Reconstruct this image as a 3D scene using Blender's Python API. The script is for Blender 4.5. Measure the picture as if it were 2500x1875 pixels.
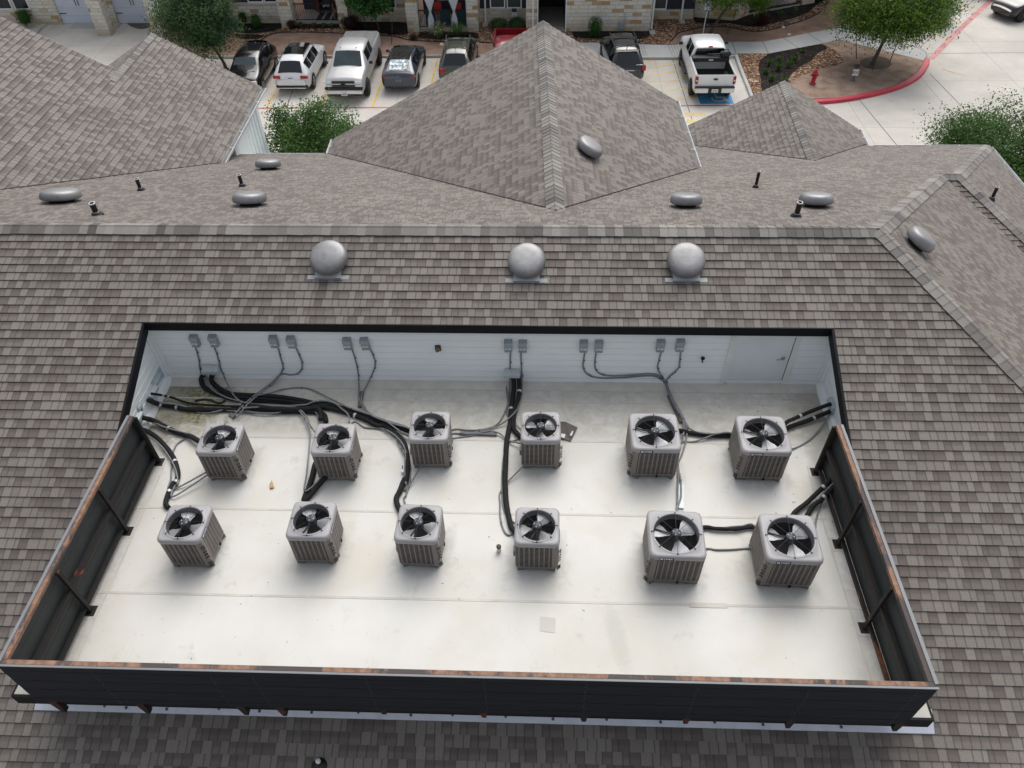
import bpy, bmesh, math, random
from mathutils import Vector, Matrix
random.seed(7)
for o in list(bpy.data.objects): bpy.data.objects.remove(o)
SC = bpy.context.scene
COL = SC.collection
V = Vector

# ------------------------------------------------------------------ camera
CAM = V((6.497, -9.206, 9.283)); FPX = 1841.15
_p, _y, _r = math.radians(45.335), math.radians(-2.822), math.radians(-1.370)
FW = V((math.sin(_y)*math.cos(_p), math.cos(_y)*math.cos(_p), -math.sin(_p)))
_rt = V((math.cos(_y), -math.sin(_y), 0)); _up = _rt.cross(FW)
RT = math.cos(_r)*_rt + math.sin(_r)*_up; UP = -math.sin(_r)*_rt + math.cos(_r)*_up
cd = bpy.data.cameras.new('camera'); cam = bpy.data.objects.new('camera', cd); COL.objects.link(cam)
cam.matrix_world = Matrix(((RT.x, UP.x, -FW.x, CAM.x), (RT.y, UP.y, -FW.y, CAM.y), (RT.z, UP.z, -FW.z, CAM.z), (0, 0, 0, 1)))
cd.sensor_width = 36.0; cd.lens = FPX/2500*36.0; cd.clip_start = .1; cd.clip_end = 2000
SC.camera = cam
# ------------------------------------------------------------------ light: overcast, soft sun high in the north
w = bpy.data.worlds.new('World'); SC.world = w; w.use_nodes = True
nt = w.node_tree; nt.nodes.clear()
sky = nt.nodes.new('ShaderNodeTexSky'); sky.sky_type = 'NISHITA'; sky.sun_disc = False
SUN_EL, SUN_AZ = math.radians(55), math.radians(14)
sky.sun_elevation = SUN_EL; sky.sun_rotation = SUN_AZ; sky.air_density = 1.2; sky.dust_density = 4.0; sky.ozone_density = 1.0
hs = nt.nodes.new('ShaderNodeHueSaturation'); hs.inputs['Saturation'].default_value = .36
bg = nt.nodes.new('ShaderNodeBackground'); bg.inputs['Strength'].default_value = .146
wo = nt.nodes.new('ShaderNodeOutputWorld')
nt.links.new(sky.outputs[0], hs.inputs['Color']); nt.links.new(hs.outputs[0], bg.inputs[0]); nt.links.new(bg.outputs[0], wo.inputs[0])
sd = bpy.data.lights.new('sun', 'SUN'); sd.energy = 1.35; sd.angle = math.radians(52); sd.color = (1, .975, .94)
sun = bpy.data.objects.new('sun', sd); COL.objects.link(sun)
_d = V((math.sin(SUN_AZ)*math.cos(SUN_EL), math.cos(SUN_AZ)*math.cos(SUN_EL), math.sin(SUN_EL)))
sun.rotation_mode = 'QUATERNION'; sun.rotation_quaternion = _d.to_track_quat('Z', 'Y'); sun.location = (0, 20, 40)
SC.view_settings.view_transform = 'Standard'; SC.view_settings.look = 'None'
SC.view_settings.exposure = 0.15; SC.view_settings.gamma = 1.0
SC.render.engine = 'CYCLES'

# ------------------------------------------------------------------ survey helpers: photo pixel -> point on a real plane
def ray(px, py): return FW + RT*((px-1250)/FPX) - UP*((py-937.5)/FPX)
def on(px, py, n, d0):
    n = V(n); d = ray(px, py); return CAM + d*((d0-n.dot(CAM))/n.dot(d))
def bz(px, py, z=0.): return on(px, py, (0, 0, 1), z)
def by(px, py, y): return on(px, py, (0, 1, 0), y)
def bx(px, py, x): return on(px, py, (1, 0, 0), x)
def zc(x0, y0, s):
    return lambda pts: [(x0+a*s, y0+b*s) for a, b in pts]
Z1 = zc(300, 760, .27125); Z2 = zc(850, 760, .27125); Z3 = zc(1400, 760, .31646)
Z4 = zc(300, 1150, .27125); Z5 = zc(850, 1150, .27125); Z6 = zc(1400, 1150, .31646)
Z7 = zc(300, 900, .18079); Z8 = zc(600, 880, .18083)

# ------------------------------------------------------------------ object helpers
def tag(o, label=None, cat=None, group=None, kind=None):
    if label: o['label'] = label
    if cat: o['category'] = cat
    if group: o['group'] = group
    if kind: o['kind'] = kind
    return o
MW = {}
def thing(name, label, cat, loc=(0, 0, 0), rz=0, group=None, mat=None):
    o = bpy.data.objects.new(name, None); COL.objects.link(o); o.empty_display_size = .2
    m = mat if mat is not None else Matrix.Translation(V(loc)) @ Matrix.Rotation(rz, 4, 'Z')
    o.matrix_world = m; MW[o.name] = m.copy()
    return tag(o, label, cat, group)
def dup(root, m, label=None, group=None):
    def cp(o, par):
        c = o.copy(); COL.objects.link(c)
        if par: c.parent = par; c.matrix_parent_inverse = Matrix()
        for ch in o.children: cp(ch, c)
        return c
    r = cp(root, None); r.matrix_world = m; MW[r.name] = m.copy()
    if label: r['label'] = label
    if group: r['group'] = group
    return r

class MB:
    def __init__(s): s.v = []; s.f = []; s.m = []; s.uv = {}; s.sm = []
    def add(s, vs, fs, mi=0, smooth=False):
        b = len(s.v); s.v += [V(q) for q in vs]
        for f in fs: s.f.append([i+b for i in f]); s.m.append(mi); s.sm.append(smooth)
        return s
    def box(s, a, b, mi=0, M=None):
        (x0, y0, z0), (x1, y1, z1) = a, b
        vs = [V(q) for q in ((x0,y0,z0),(x1,y0,z0),(x1,y1,z0),(x0,y1,z0),(x0,y0,z1),(x1,y0,z1),(x1,y1,z1),(x0,y1,z1))]
        if M is not None: vs = [M @ q for q in vs]
        return s.add(vs, [(0,3,2,1),(4,5,6,7),(0,1,5,4),(1,2,6,5),(2,3,7,6),(3,0,4,7)], mi)
    def beam(s, p, q, w, h, mi=0, up=(0, 0, 1)):
        p, q = V(p), V(q); d = (q-p).normalized(); u = V(up)
        if abs(d.dot(u)) > .98: u = V((0, 1, 0))
        r = d.cross(u).normalized(); u = r.cross(d).normalized()
        vs = []
        for e in (p, q):
            for a, b in ((-1,-1),(1,-1),(1,1),(-1,1)): vs.append(e + r*a*w/2 + u*b*h/2)
        return s.add(vs, [(0,1,2,3),(7,6,5,4),(0,4,5,1),(1,5,6,2),(2,6,7,3),(3,7,4,0)], mi)
    def tube(s, pts, r, n=8, mi=0, caps=True):
        pts = [V(p) for p in pts]; rs = r if isinstance(r, (list, tuple)) else [r]*len(pts)
        rings = []; prev = None
        for i, p in enumerate(pts):
            t = (pts[min(i+1, len(pts)-1)] - pts[max(i-1, 0)])
            if t.length < 1e-9: t = V((0, 0, 1))
            t.normalize()
            if prev is None:
                a = V((0, 0, 1)) if abs(t.z) < .9 else V((1, 0, 0))
                u = t.cross(a).normalized()
            else:
                u = (prev - t*prev.dot(t)); u = u.normalized() if u.length > 1e-6 else t.orthogonal().normalized()
            prev = u; w_ = t.cross(u)
            rings.append([p + (u*math.cos(2*math.pi*k/n) + w_*math.sin(2*math.pi*k/n))*rs[i] for k in range(n)])
        vs = [q for rg in rings for q in rg]; fs = []
        for i in range(len(pts)-1):
            for k in range(n): fs.append((i*n+k, i*n+(k+1) % n, (i+1)*n+(k+1) % n, (i+1)*n+k))
        s.add(vs, fs, mi, True)
        if caps:
            s.add(rings[0], [tuple(range(n))[::-1]], mi); s.add(rings[-1], [tuple(range(n))], mi)
        return s
    def lathe(s, prof, n=24, mi=0, M=None, smooth=True):
        vs = []; fs = []
        for r, z in prof:
            for k in range(n):
                a = 2*math.pi*k/n; q = V((r*math.cos(a), r*math.sin(a), z)); vs.append(M @ q if M is not None else q)
        for i in range(len(prof)-1):
            for k in range(n): fs.append((i*n+k, i*n+(k+1) % n, (i+1)*n+(k+1) % n, (i+1)*n+k))
        return s.add(vs, fs, mi, smooth)
    def prism(s, poly, z0, z1, mi=0, M=None):
        n = len(poly); vs = [V((a, b, z0)) for a, b in poly] + [V((a, b, z1)) for a, b in poly]
        if M is not None: vs = [M @ q for q in vs]
        ar = sum(poly[i][0]*poly[(i+1) % n][1]-poly[(i+1) % n][0]*poly[i][1] for i in range(n))
        fs = [tuple(range(n))[::-1], tuple(range(n, 2*n))] + [(i, (i+1) % n, (i+1) % n+n, i+n) for i in range(n)]
        if ar < 0: fs = [f[::-1] for f in fs]
        return s.add(vs, fs, mi)
    def mesh(s, name, mats, inv=None):
        me = bpy.data.meshes.new(name)
        vs = [inv @ q for q in s.v] if inv is not None else s.v
        me.from_pydata([tuple(q) for q in vs], [], s.f)
        for m in mats: me.materials.append(m)
        me.polygons.foreach_set('material_index', s.m); me.polygons.foreach_set('use_smooth', s.sm)
        me.update(); return me
    def build(s, name, mats, parent=None, world=False, bevel=0):
        if not isinstance(mats, (list, tuple)): mats = [mats]
        inv = MW[parent.name].inverted() if (world and parent is not None) else None
        me = s.mesh(name, mats, inv)
        if bevel:
            bm = bmesh.new(); bm.from_mesh(me); bmesh.ops.remove_doubles(bm, verts=bm.verts, dist=1e-5)
            es = [e for e in bm.edges if len(e.link_faces) == 2 and e.calc_face_angle(0) > .6]
            bmesh.ops.bevel(bm, geom=es, offset=bevel, segments=2, affect='EDGES', clamp_overlap=True)
            bm.to_mesh(me); bm.free()
        o = bpy.data.objects.new(name, me); COL.objects.link(o)
        if parent is not None:
            o.parent = parent; o.matrix_parent_inverse = Matrix()
            MW[o.name] = MW[parent.name].copy()
        else: MW[o.name] = Matrix()
        return o
def recalc(o):
    bm = bmesh.new(); bm.from_mesh(o.data); bmesh.ops.recalc_face_normals(bm, faces=bm.faces); bm.to_mesh(o.data); bm.free(); return o

def text_mesh(txt, size, depth=.002, bold=.0, space=1.):
    c = bpy.data.curves.new('lettering', 'FONT'); c.body = txt; c.size = size; c.extrude = depth; c.offset = bold
    c.space_character = space; c.align_x = 'CENTER'; c.align_y = 'CENTER'; c.resolution_u = 2
    o = bpy.data.objects.new('lettering', c); COL.objects.link(o)
    bpy.context.view_layer.update()
    me = bpy.data.meshes.new_from_object(o.evaluated_get(bpy.context.evaluated_depsgraph_get()))
    bpy.data.objects.remove(o); bpy.data.curves.remove(c)
    return me
def put_text(name, txt, size, mat, parent, M, depth=.002, bold=0., space=1.):
    me = text_mesh(txt, size, depth, bold, space); me.transform(M); me.materials.clear(); me.materials.append(mat)
    o = bpy.data.objects.new(name, me); COL.objects.link(o); o.parent = parent; o.matrix_parent_inverse = Matrix()
    MW[o.name] = MW[parent.name].copy(); return o
def frame(o, x, y):     # matrix with origin o, x axis, y axis
    x = V(x).normalized(); z = x.cross(V(y)).normalized(); y = z.cross(x)
    return Matrix(((x.x, y.x, z.x, o[0]), (x.y, y.y, z.y, o[1]), (x.z, y.z, z.z, o[2]), (0, 0, 0, 1)))

# ------------------------------------------------------------------ materials
class NT:
    def __init__(s, name):
        s.mat = bpy.data.materials.new(name); s.mat.use_nodes = True; s.t = s.mat.node_tree
        s.b = s.t.nodes['Principled BSDF']
    def n(s, t, **k):
        q = s.t.nodes.new(t)
        for a, b in k.items(): setattr(q, a, b)
        return q
    def l(s, a, b): s.t.links.new(a, b)
    def math(s, op, a, b=None, c=None, clamp=False):
        q = s.n('ShaderNodeMath', operation=op, use_clamp=clamp)
        for i, x in enumerate((a, b, c)):
            if x is None: continue
            if isinstance(x, (int, float)): q.inputs[i].default_value = x
            else: s.l(x, q.inputs[i])
        return q.outputs[0]
    def mix(s, f, a, b, mode='MIX'):
        q = s.n('ShaderNodeMix', data_type='RGBA', blend_type=mode)
        for i, x in ((0, f), (6, a), (7, b)):
            if isinstance(x, (int, float)): q.inputs[i].default_value = x
            elif isinstance(x, tuple): q.inputs[i].default_value = (*x[:3], 1)
            else: s.l(x, q.inputs[i])
        return q.outputs[2]
    def ramp(s, x, stops, interp='LINEAR'):
        q = s.n('ShaderNodeValToRGB'); q.color_ramp.interpolation = interp
        e = q.color_ramp.elements
        while len(e) < len(stops): e.new(.5)
        for i, (p, c) in enumerate(stops):
            e[i].position = p; e[i].color = (*(c if isinstance(c, tuple) else (c, c, c)), 1)
        s.l(x, q.inputs[0]); return q.outputs[0]
    def obj(s): return s.n('ShaderNodeTexCoord').outputs['Object']
    def pos(s): return s.n('ShaderNodeNewGeometry').outputs['Position']
    def noise(s, vec, scale, detail=4, rough=.55, dist=0):
        q = s.n('ShaderNodeTexNoise'); q.inputs['Scale'].default_value = scale; q.inputs['Detail'].default_value = detail
        q.inputs['Roughness'].default_value = rough; q.inputs['Distortion'].default_value = dist
        if vec is not None: s.l(vec, q.inputs['Vector'])
        return q.outputs[0]
    def scale(s, vec, xyz):
        q = s.n('ShaderNodeMapping'); q.inputs['Scale'].default_value = xyz; s.l(vec, q.inputs[0]); return q.outputs[0]
    def sep(s, vec):
        q = s.n('ShaderNodeSeparateXYZ'); s.l(vec, q.inputs[0]); return q.outputs
    def bump(s, h, st=.3, dist=.01):
        q = s.n('ShaderNodeBump'); q.inputs['Strength'].default_value = st; q.inputs['Distance'].default_value = dist
        s.l(h, q.inputs['Height']); s.l(q.outputs[0], s.b.inputs['Normal'])
    def out(s, col=None, rough=None, metal=None, spec=None, **k):
        for nm, x in (('Base Color', col), ('Roughness', rough), ('Metallic', metal), ('Specular IOR Level', spec)):
            if x is None: continue
            if isinstance(x, (int, float)): s.b.inputs[nm].default_value = x
            elif isinstance(x, tuple): s.b.inputs[nm].default_value = (*x[:3], 1)
            else: s.l(x, s.b.inputs[nm])
        for a, b in k.items(): s.b.inputs[a].default_value = b
        return s.mat
def mottled(name, c, amt=.18, scale=6., rough=.7, metal=0., c2=None, fine=80., bump=0., spec=.5, stretch=(1, 1, 1), **k):
    m = NT(name); p = m.scale(m.pos(), stretch) if stretch != (1, 1, 1) else m.pos()
    a = m.noise(p, scale, 5); b = m.noise(p, fine, 2)
    lo = tuple(x*(1-amt) for x in c); hi = tuple(min(1, x*(1+amt)) for x in (c2 or c))
    col = m.mix(m.math('ADD', m.math('MULTIPLY', a, .7), m.math('MULTIPLY', b, .3)), lo, hi)
    q = m.t.nodes[-1]
    r = m.ramp(m.math('ADD', m.math('MULTIPLY', a, .7), m.math('MULTIPLY', b, .3)), [(.32, lo), (.68, hi)])
    if bump: m.bump(b, bump, .01)
    return m.out(r, rough, metal, spec, **k)

def shingle_mat(name, lo, hi, cap=False):
    m = NT(name); uv = m.n('ShaderNodeUVMap').outputs[0]; s = m.sep(uv); u, v = s[0], s[1]
    row = m.math('FLOOR', v); fr = m.math('FRACT', v)
    wn = m.n('ShaderNodeTexWhiteNoise', noise_dimensions='1D'); m.l(row, wn.inputs['W'])
    if cap:
        w3 = m.n('ShaderNodeTexWhiteNoise', noise_dimensions='1D'); m.l(m.math('FLOOR', m.math('DIVIDE', v, 3.)), w3.inputs['W'])
        rnd = m.math('ADD', m.math('MULTIPLY', wn.outputs[0], .6), m.math('MULTIPLY', w3.outputs[0], .4)); tabedge = None
    else:
        wv = m.math('ADD', m.math('MULTIPLY', u, 8.2), m.math('MULTIPLY', wn.outputs[0], 917.0))
        vo = m.n('ShaderNodeTexVoronoi', voronoi_dimensions='1D', feature='F1'); m.l(wv, vo.inputs['W']); vo.inputs['Scale'].default_value = 1
        ve = m.n('ShaderNodeTexVoronoi', voronoi_dimensions='1D', feature='DISTANCE_TO_EDGE'); m.l(wv, ve.inputs['W']); ve.inputs['Scale'].default_value = 1
        rnd = m.sep(vo.outputs['Color'])[0]; rnd2 = m.sep(vo.outputs['Color'])[1]; tabedge = ve.outputs[0]
    base = m.ramp(rnd, [(0., lo), (.35, tuple(.6*a+.4*b for a, b in zip(lo, hi))), (.6, tuple(.3*a+.7*b for a, b in zip(lo, hi))), (1., hi)])
    g = m.noise(m.pos(), 150., 2, .8); big = m.noise(m.pos(), .8, 3)
    col = m.mix(.75, base, m.ramp(g, [(.3, .22), (.7, .78)]), 'OVERLAY')
    col = m.mix(1., col, m.ramp(big, [(.3, .9), (.7, 1.1)]), 'MULTIPLY')
    if not cap:
        # laminated tabs: the printed darker blend band at the head of the cut-out tabs, and the joints
        band = m.math('MULTIPLY', m.ramp(m.math('ADD', fr, m.math('MULTIPLY', m.math('SUBTRACT', g, .5), .3)), [(.38, 0.), (.60, 1.)]), m.math('LESS_THAN', rnd, .5))
        col = m.mix(m.math('MULTIPLY', band, .5), col, (.075, .066, .060))
        j = m.math('LESS_THAN', tabedge, .075)
        col = m.mix(m.math('MULTIPLY', j, .55), col, (.04, .036, .034))
    m.bump(g, .35, .004)
    return m.out(col, .72, 0., .5)

LO = (.122, .098, .086); HI = (.215, .193, .170)
M_SH = shingle_mat('asphalt_shingle', LO, HI)
M_CAP = shingle_mat('ridge_shingle', (.075, .064, .064), (.29, .275, .25), True)
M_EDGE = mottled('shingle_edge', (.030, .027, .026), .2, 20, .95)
M_TRIM = mottled('black_trim', (.006, .007, .010), .2, 3, .6, spec=.2)
def siding_mat():
    m = NT('white_siding'); p = m.pos(); n = m.noise(p, 1.6, 4); f = m.noise(m.scale(p, (1, 1, 6)), 3., 3)
    c = m.mix(m.ramp(n, [(.35, 0.), (.7, 1.)]), (.83, .875, .885), (.88, .91, .92))
    c = m.mix(m.math('MULTIPLY', m.ramp(f, [(.6, 0.), (.75, 1.)]), .12), c, (.5, .52, .5))
    return m.out(c, .5)
M_SID = siding_mat()
UNIT_SPOTS = [(1.68, -3.45, .585), (3.41, -3.36, .585), (4.88, -3.38, .585), (6.50, -3.40, .585), (8.36, -3.49, .72), (9.86, -3.52, .72), (1.70, -1.93, .585), (3.42, -1.90, .585), (4.85, -1.63, .585), (6.54, -1.61, .585), (8.26, -1.69, .72), (9.87, -1.71, .72)]
def membrane_mat():
    m = NT('white_membrane'); p = m.pos(); s = m.sep(p)
    n = m.noise(p, .55, 5, .6); n2 = m.noise(p, 3.5, 6, .7, 1.2); n3 = m.noise(m.scale(p, (1, .25, 1)), 1.3, 4)
    clean = m.mix(m.ramp(n, [(.35, 0.), (.65, 1.)]), (.62, .605, .55), (.71, .70, .668))
    clean = m.mix(m.math('MULTIPLY', m.ramp(n3, [(.55, 0.), (.75, 1.)]), .45), clean, (.68, .63, .53))
    dirty = m.mix(m.ramp(n2, [(.35, 0.), (.65, 1.)]), (.47, .44, .38), (.64, .62, .56))
    # dirt washes back to the wall end of the deck
    k = m.math('ADD', s[1], m.math('MULTIPLY', m.math('SUBTRACT', n2, .5), .35))
    back = m.ramp(m.math('MULTIPLY', m.math('ADD', k, 1.8), .55), [(.22, 0.), (.34, .85), (.8, .9), (.97, .55)])
    col = m.mix(back, clean, dirty)
    # algae stain in the left rear corner
    dx = m.math('SUBTRACT', s[0], .25); dy = m.math('ADD', s[1], .55)
    d = m.math('SQRT', m.math('ADD', m.math('POWER', m.math('MULTIPLY', dx, .75), 2.), m.math('POWER', m.math('MULTIPLY', dy, 1.), 2.)))
    a = m.math('ADD', d, m.math('MULTIPLY', m.math('SUBTRACT', n2, .5), 1.6))
    al = m.ramp(a, [(.45, .95), (1.35, 0.)])
    col = m.mix(al, col, m.mix(m.ramp(m.noise(p, 14., 5, .7), [(.4, 0.), (.6, 1.)]), (.085, .078, .045), (.34, .31, .17)))
    # grime at the foot of the side screens
    e = m.math('MINIMUM', m.math('SUBTRACT', s[0], .43), m.math('SUBTRACT', 10.87, s[0]))
    ge = m.ramp(m.math('ADD', e, m.math('MULTIPLY', m.math('SUBTRACT', n2, .5), .45)), [(0.02, .55), (.22, 0.)])
    col = m.mix(ge, col, (.30, .28, .24))
    # drip grime with contact shade painted in round the units, and one scuffed streak
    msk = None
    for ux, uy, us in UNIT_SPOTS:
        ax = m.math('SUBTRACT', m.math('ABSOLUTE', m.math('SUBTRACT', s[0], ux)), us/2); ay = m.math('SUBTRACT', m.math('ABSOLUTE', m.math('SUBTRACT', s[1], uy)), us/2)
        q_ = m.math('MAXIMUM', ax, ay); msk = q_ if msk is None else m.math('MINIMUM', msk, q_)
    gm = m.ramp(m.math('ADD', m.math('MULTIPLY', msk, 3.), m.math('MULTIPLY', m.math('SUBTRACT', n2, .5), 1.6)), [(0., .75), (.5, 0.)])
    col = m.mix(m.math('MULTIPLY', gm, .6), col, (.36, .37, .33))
    ex = m.math('DIVIDE', m.math('SUBTRACT', s[0], m.math('ADD', 7.55, m.math('MULTIPLY', m.math('ADD', s[1], 4.6), -.18))), .16); ey = m.math('DIVIDE', m.math('ADD', s[1], 4.65), .62)
    el = m.math('ADD', m.math('ADD', m.math('MULTIPLY', ex, ex), m.math('MULTIPLY', ey, ey)), m.math('MULTIPLY', m.math('SUBTRACT', n2, .5), 2.))
    col = m.mix(m.ramp(el, [(.2, .55), (.9, 0.)]), col, (.50, .49, .45))
    n4 = m.noise(p, 1.0, 3, .5, .5)
    col = m.mix(m.ramp(n4, [(.55, 0.), (.68, .38)]), col, (.62, .57, .47))
    n5 = m.noise(p, 2.1, 5, .7)
    col = m.mix(m.ramp(n5, [(.60, 0.), (.68, .35)]), col, (.45, .45, .41))
    sp = m.ramp(m.noise(p, 22., 2, .4), [(.72, 0.), (.76, 1.)])
    col = m.mix(m.math('MULTIPLY', sp, .35), col, (.25, .22, .18))
    m.bump(m.noise(p, 2.5, 3), .12, .02)
    return m.out(col, .55, 0., .35)
M_MEM = membrane_mat()
M_SEAM = mottled('seam_weld', (.57, .545, .49), .12, 4, .6)
M_PATCH = mottled('membrane_patch', (.56, .535, .49), .05, 4, .6)
def painted_steel(name, base, rust, amt=.5, sc=3.):
    m = NT(name); p = m.pos(); n = m.noise(m.scale(p, (1, .45, 1)), sc, 6, .72, .6)
    k = m.ramp(n, [(amt, 0.), (amt+.06, 1.)])
    n2 = m.noise(p, 11., 5); r = m.mix(m.ramp(n2, [(.35, 0.), (.65, 1.)]), rust, tuple(x*.55 for x in rust))
    return m.out(m.mix(k, base, r), .7, 0., .4)
M_RAIL = painted_steel('weathered_top_steel', (.075, .06, .057), (.33, .185, .12), .45, 1.8)
M_STEEL = painted_steel('peeling_black_steel', (.018, .016, .015), (.36, .075, .04), .59, 2.)
M_STEELR = painted_steel('rusty_black_steel', (.022, .019, .016), (.20, .075, .03), .6, 2.)
M_RED = painted_steel('red_primer_steel', (.014, .010, .010), (.16, .02, .018), .54, 4)
M_PANEL = mottled('dark_panel', (.013, .016, .023), .25, 5, .7, spec=.2, stretch=(.3, .3, 3))
M_PANELI = mottled('dark_panel_inner', (.026, .031, .032), .2, 4, .65)
M_PCAP = mottled('panel_edge_grey', (.20, .21, .22), .1, 4, .5)
M_GALV = mottled('galvanised_flashing', (.58, .62, .69), .12, 5, .4, .15)
M_DOME = mottled('weathered_aluminium', (.27, .27, .275), .24, 1.8, .45, .5, fine=12)
M_BLKP = mottled('black_pipe', (.010, .010, .011), .2, 10, .5)
M_WHT = mottled('white_paint', (.75, .76, .75), .06, 5, .5)
M_GUT = mottled('gutter_white', (.74, .76, .77), .12, 5, .4)
M_AC = mottled('unit_cover_grey', (.345, .335, .34), .05, 2, .42, fine=160)
M_ACB = mottled('unit_cabinet_taupe', (.215, .19, .172), .08, 4, .5)
M_COIL = mottled('condenser_coil', (.020, .017, .016), .25, 40, .6)
M_SHROUD = mottled('fan_shroud_grey', (.19, .195, .205), .1, 4, .5)
M_DARK = mottled('dark_void', (.006, .006, .007), .1, 5, .8)
M_HUB = mottled('motor_cap', (.030, .037, .045), .1, 4, .45)
M_BLADE = mottled('fan_blade_aluminium', (.42, .43, .45), .06, 9, .35, .2)
M_WIRE = mottled('guard_wire', (.012, .013, .015), .1, 4, .45)
M_BADGE = mottled('badge_navy', (.008, .018, .05), .1, 4, .35)
M_LETTER = mottled('badge_letter', (.7, .75, .8), .05, 4, .4)
M_PAD = mottled('grey_support_pad', (.16, .165, .175), .15, 12, .7)
M_INS = mottled('black_foam_insulation', (.009, .009, .009), .4, 12, .85)
M_CON = mottled('grey_conduit', (.20, .205, .215), .15, 9, .5)
M_TAPE = mottled('silver_tape', (.55, .56, .58), .15, 20, .4, .3)
M_BOX = mottled('disconnect_grey', (.30, .345, .375), .08, 6, .45, .1)
M_STICK = mottled('white_sticker', (.65, .66, .66), .05, 6, .5)
M_HOOD = mottled('pipe_hood_metal', (.50, .56, .58), .12, 6, .4, .1)
M_WOOD = mottled('weathered_wood', (.155, .13, .115), .3, 9, .85, stretch=(3, 1, 1))
M_BRASS = mottled('dull_brass', (.16, .13, .085), .25, 20, .4, .4)
M_CHROME = mottled('door_metal', (.35, .34, .32), .2, 20, .3, .7)
# ------------------------------------------------------------------ roof geometry of the near building
EXPO = .1527
TS, TN, TE = .42, .406, .59
ZF = 1.393; YR = 1.609; ZR = ZF + TS*YR; XR = 12.13
NN, ND = (0, TN, 1), ZR + TN*YR
def N(px, py): return on(px, py, NN, ND)
def zN(y): return ZR - TN*(y-YR)
def zS(y): return ZF + TS*y
near = thing('apartment_building', 'brown shingled apartment block in the foreground with a white rooftop equipment well', 'building', (5.65, 3, -8.1))

def roof_face(poly, name='roof_slope', parent=near, shm=None):
    poly = [V(p) for p in poly]
    n = V((0, 0, 0))
    for i in range(len(poly)): n += poly[i].cross(poly[(i+1) % len(poly)])
    n.normalize()
    if n.z < 0: n = -n; poly = poly[::-1]
    u = V((0, 0, 1)).cross(n).normalized(); v = n.cross(u)
    if v.z < 0: v = -v; u = -u
    h0 = poly[0].dot(n)
    P2 = [(p.dot(u), p.dot(v)) for p in poly]
    ar = sum(P2[i][0]*P2[(i+1) % len(P2)][1]-P2[(i+1) % len(P2)][0]*P2[i][1] for i in range(len(P2)))
    if ar < 0: P2 = P2[::-1]
    umin, umax = min(p[0] for p in P2)-.1, max(p[0] for p in P2)+.1
    k0, k1 = math.floor(min(p[1] for p in P2)/EXPO)-1, math.ceil(max(p[1] for p in P2)/EXPO)+1
    bm = bmesh.new(); uvl = bm.loops.layers.uv.new('UVMap')
    rnd = random.Random(int(abs(umin*100+k0)))
    for k in range(k0, k1):
        v0, v1 = k*EXPO, (k+1)*EXPO
        # butt line wanders by a few mm along the course, like hand-laid shingles
        nseg = max(1, int((umax-umin)/1.0)); us = [umin+(umax-umin)*i/nseg for i in range(nseg+1)]
        jit = [rnd.uniform(-.0035, .0035) for _ in us]; lift = [rnd.uniform(.014, .018) for _ in us]
        lo = [bm.verts.new((us[i], v0+jit[i], lift[i])) for i in range(nseg+1)]
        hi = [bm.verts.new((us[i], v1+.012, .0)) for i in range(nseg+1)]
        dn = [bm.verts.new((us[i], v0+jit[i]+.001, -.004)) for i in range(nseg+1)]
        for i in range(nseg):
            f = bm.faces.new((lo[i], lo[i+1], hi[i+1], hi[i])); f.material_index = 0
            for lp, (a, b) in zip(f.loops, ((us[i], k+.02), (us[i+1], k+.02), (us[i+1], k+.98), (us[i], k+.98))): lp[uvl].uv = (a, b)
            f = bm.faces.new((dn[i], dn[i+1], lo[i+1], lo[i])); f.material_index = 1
    for i in range(len(P2)):
        a, b = P2[i], P2[(i+1) % len(P2)]
        no = V((b[1]-a[1], a[0]-b[0], 0))
        if no.length < 1e-6: continue
        bmesh.ops.bisect_plane(bm, geom=bm.verts[:]+bm.edges[:]+bm.faces[:], plane_co=(a[0], a[1], 0), plane_no=no.normalized(), clear_outer=True)
    M = Matrix(((u.x, v.x, n.x, n.x*h0), (u.y, v.y, n.y, n.y*h0), (u.z, v.z, n.z, n.z*h0), (0, 0, 0, 1)))
    bm.transform(MW[parent.name].inverted() @ M)
    me = bpy.data.meshes.new(name); bm.to_mesh(me); bm.free()
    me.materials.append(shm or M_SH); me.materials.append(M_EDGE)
    o = bpy.data.objects.new(name, me); COL.objects.link(o); o.parent = parent; o.matrix_parent_inverse = Matrix(); MW[o.name] = MW[parent.name].copy()
    return o
_ck = [0]; M_CAPE = mottled('cap_edge', (.095, .084, .08), .2, 20, .95)
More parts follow.
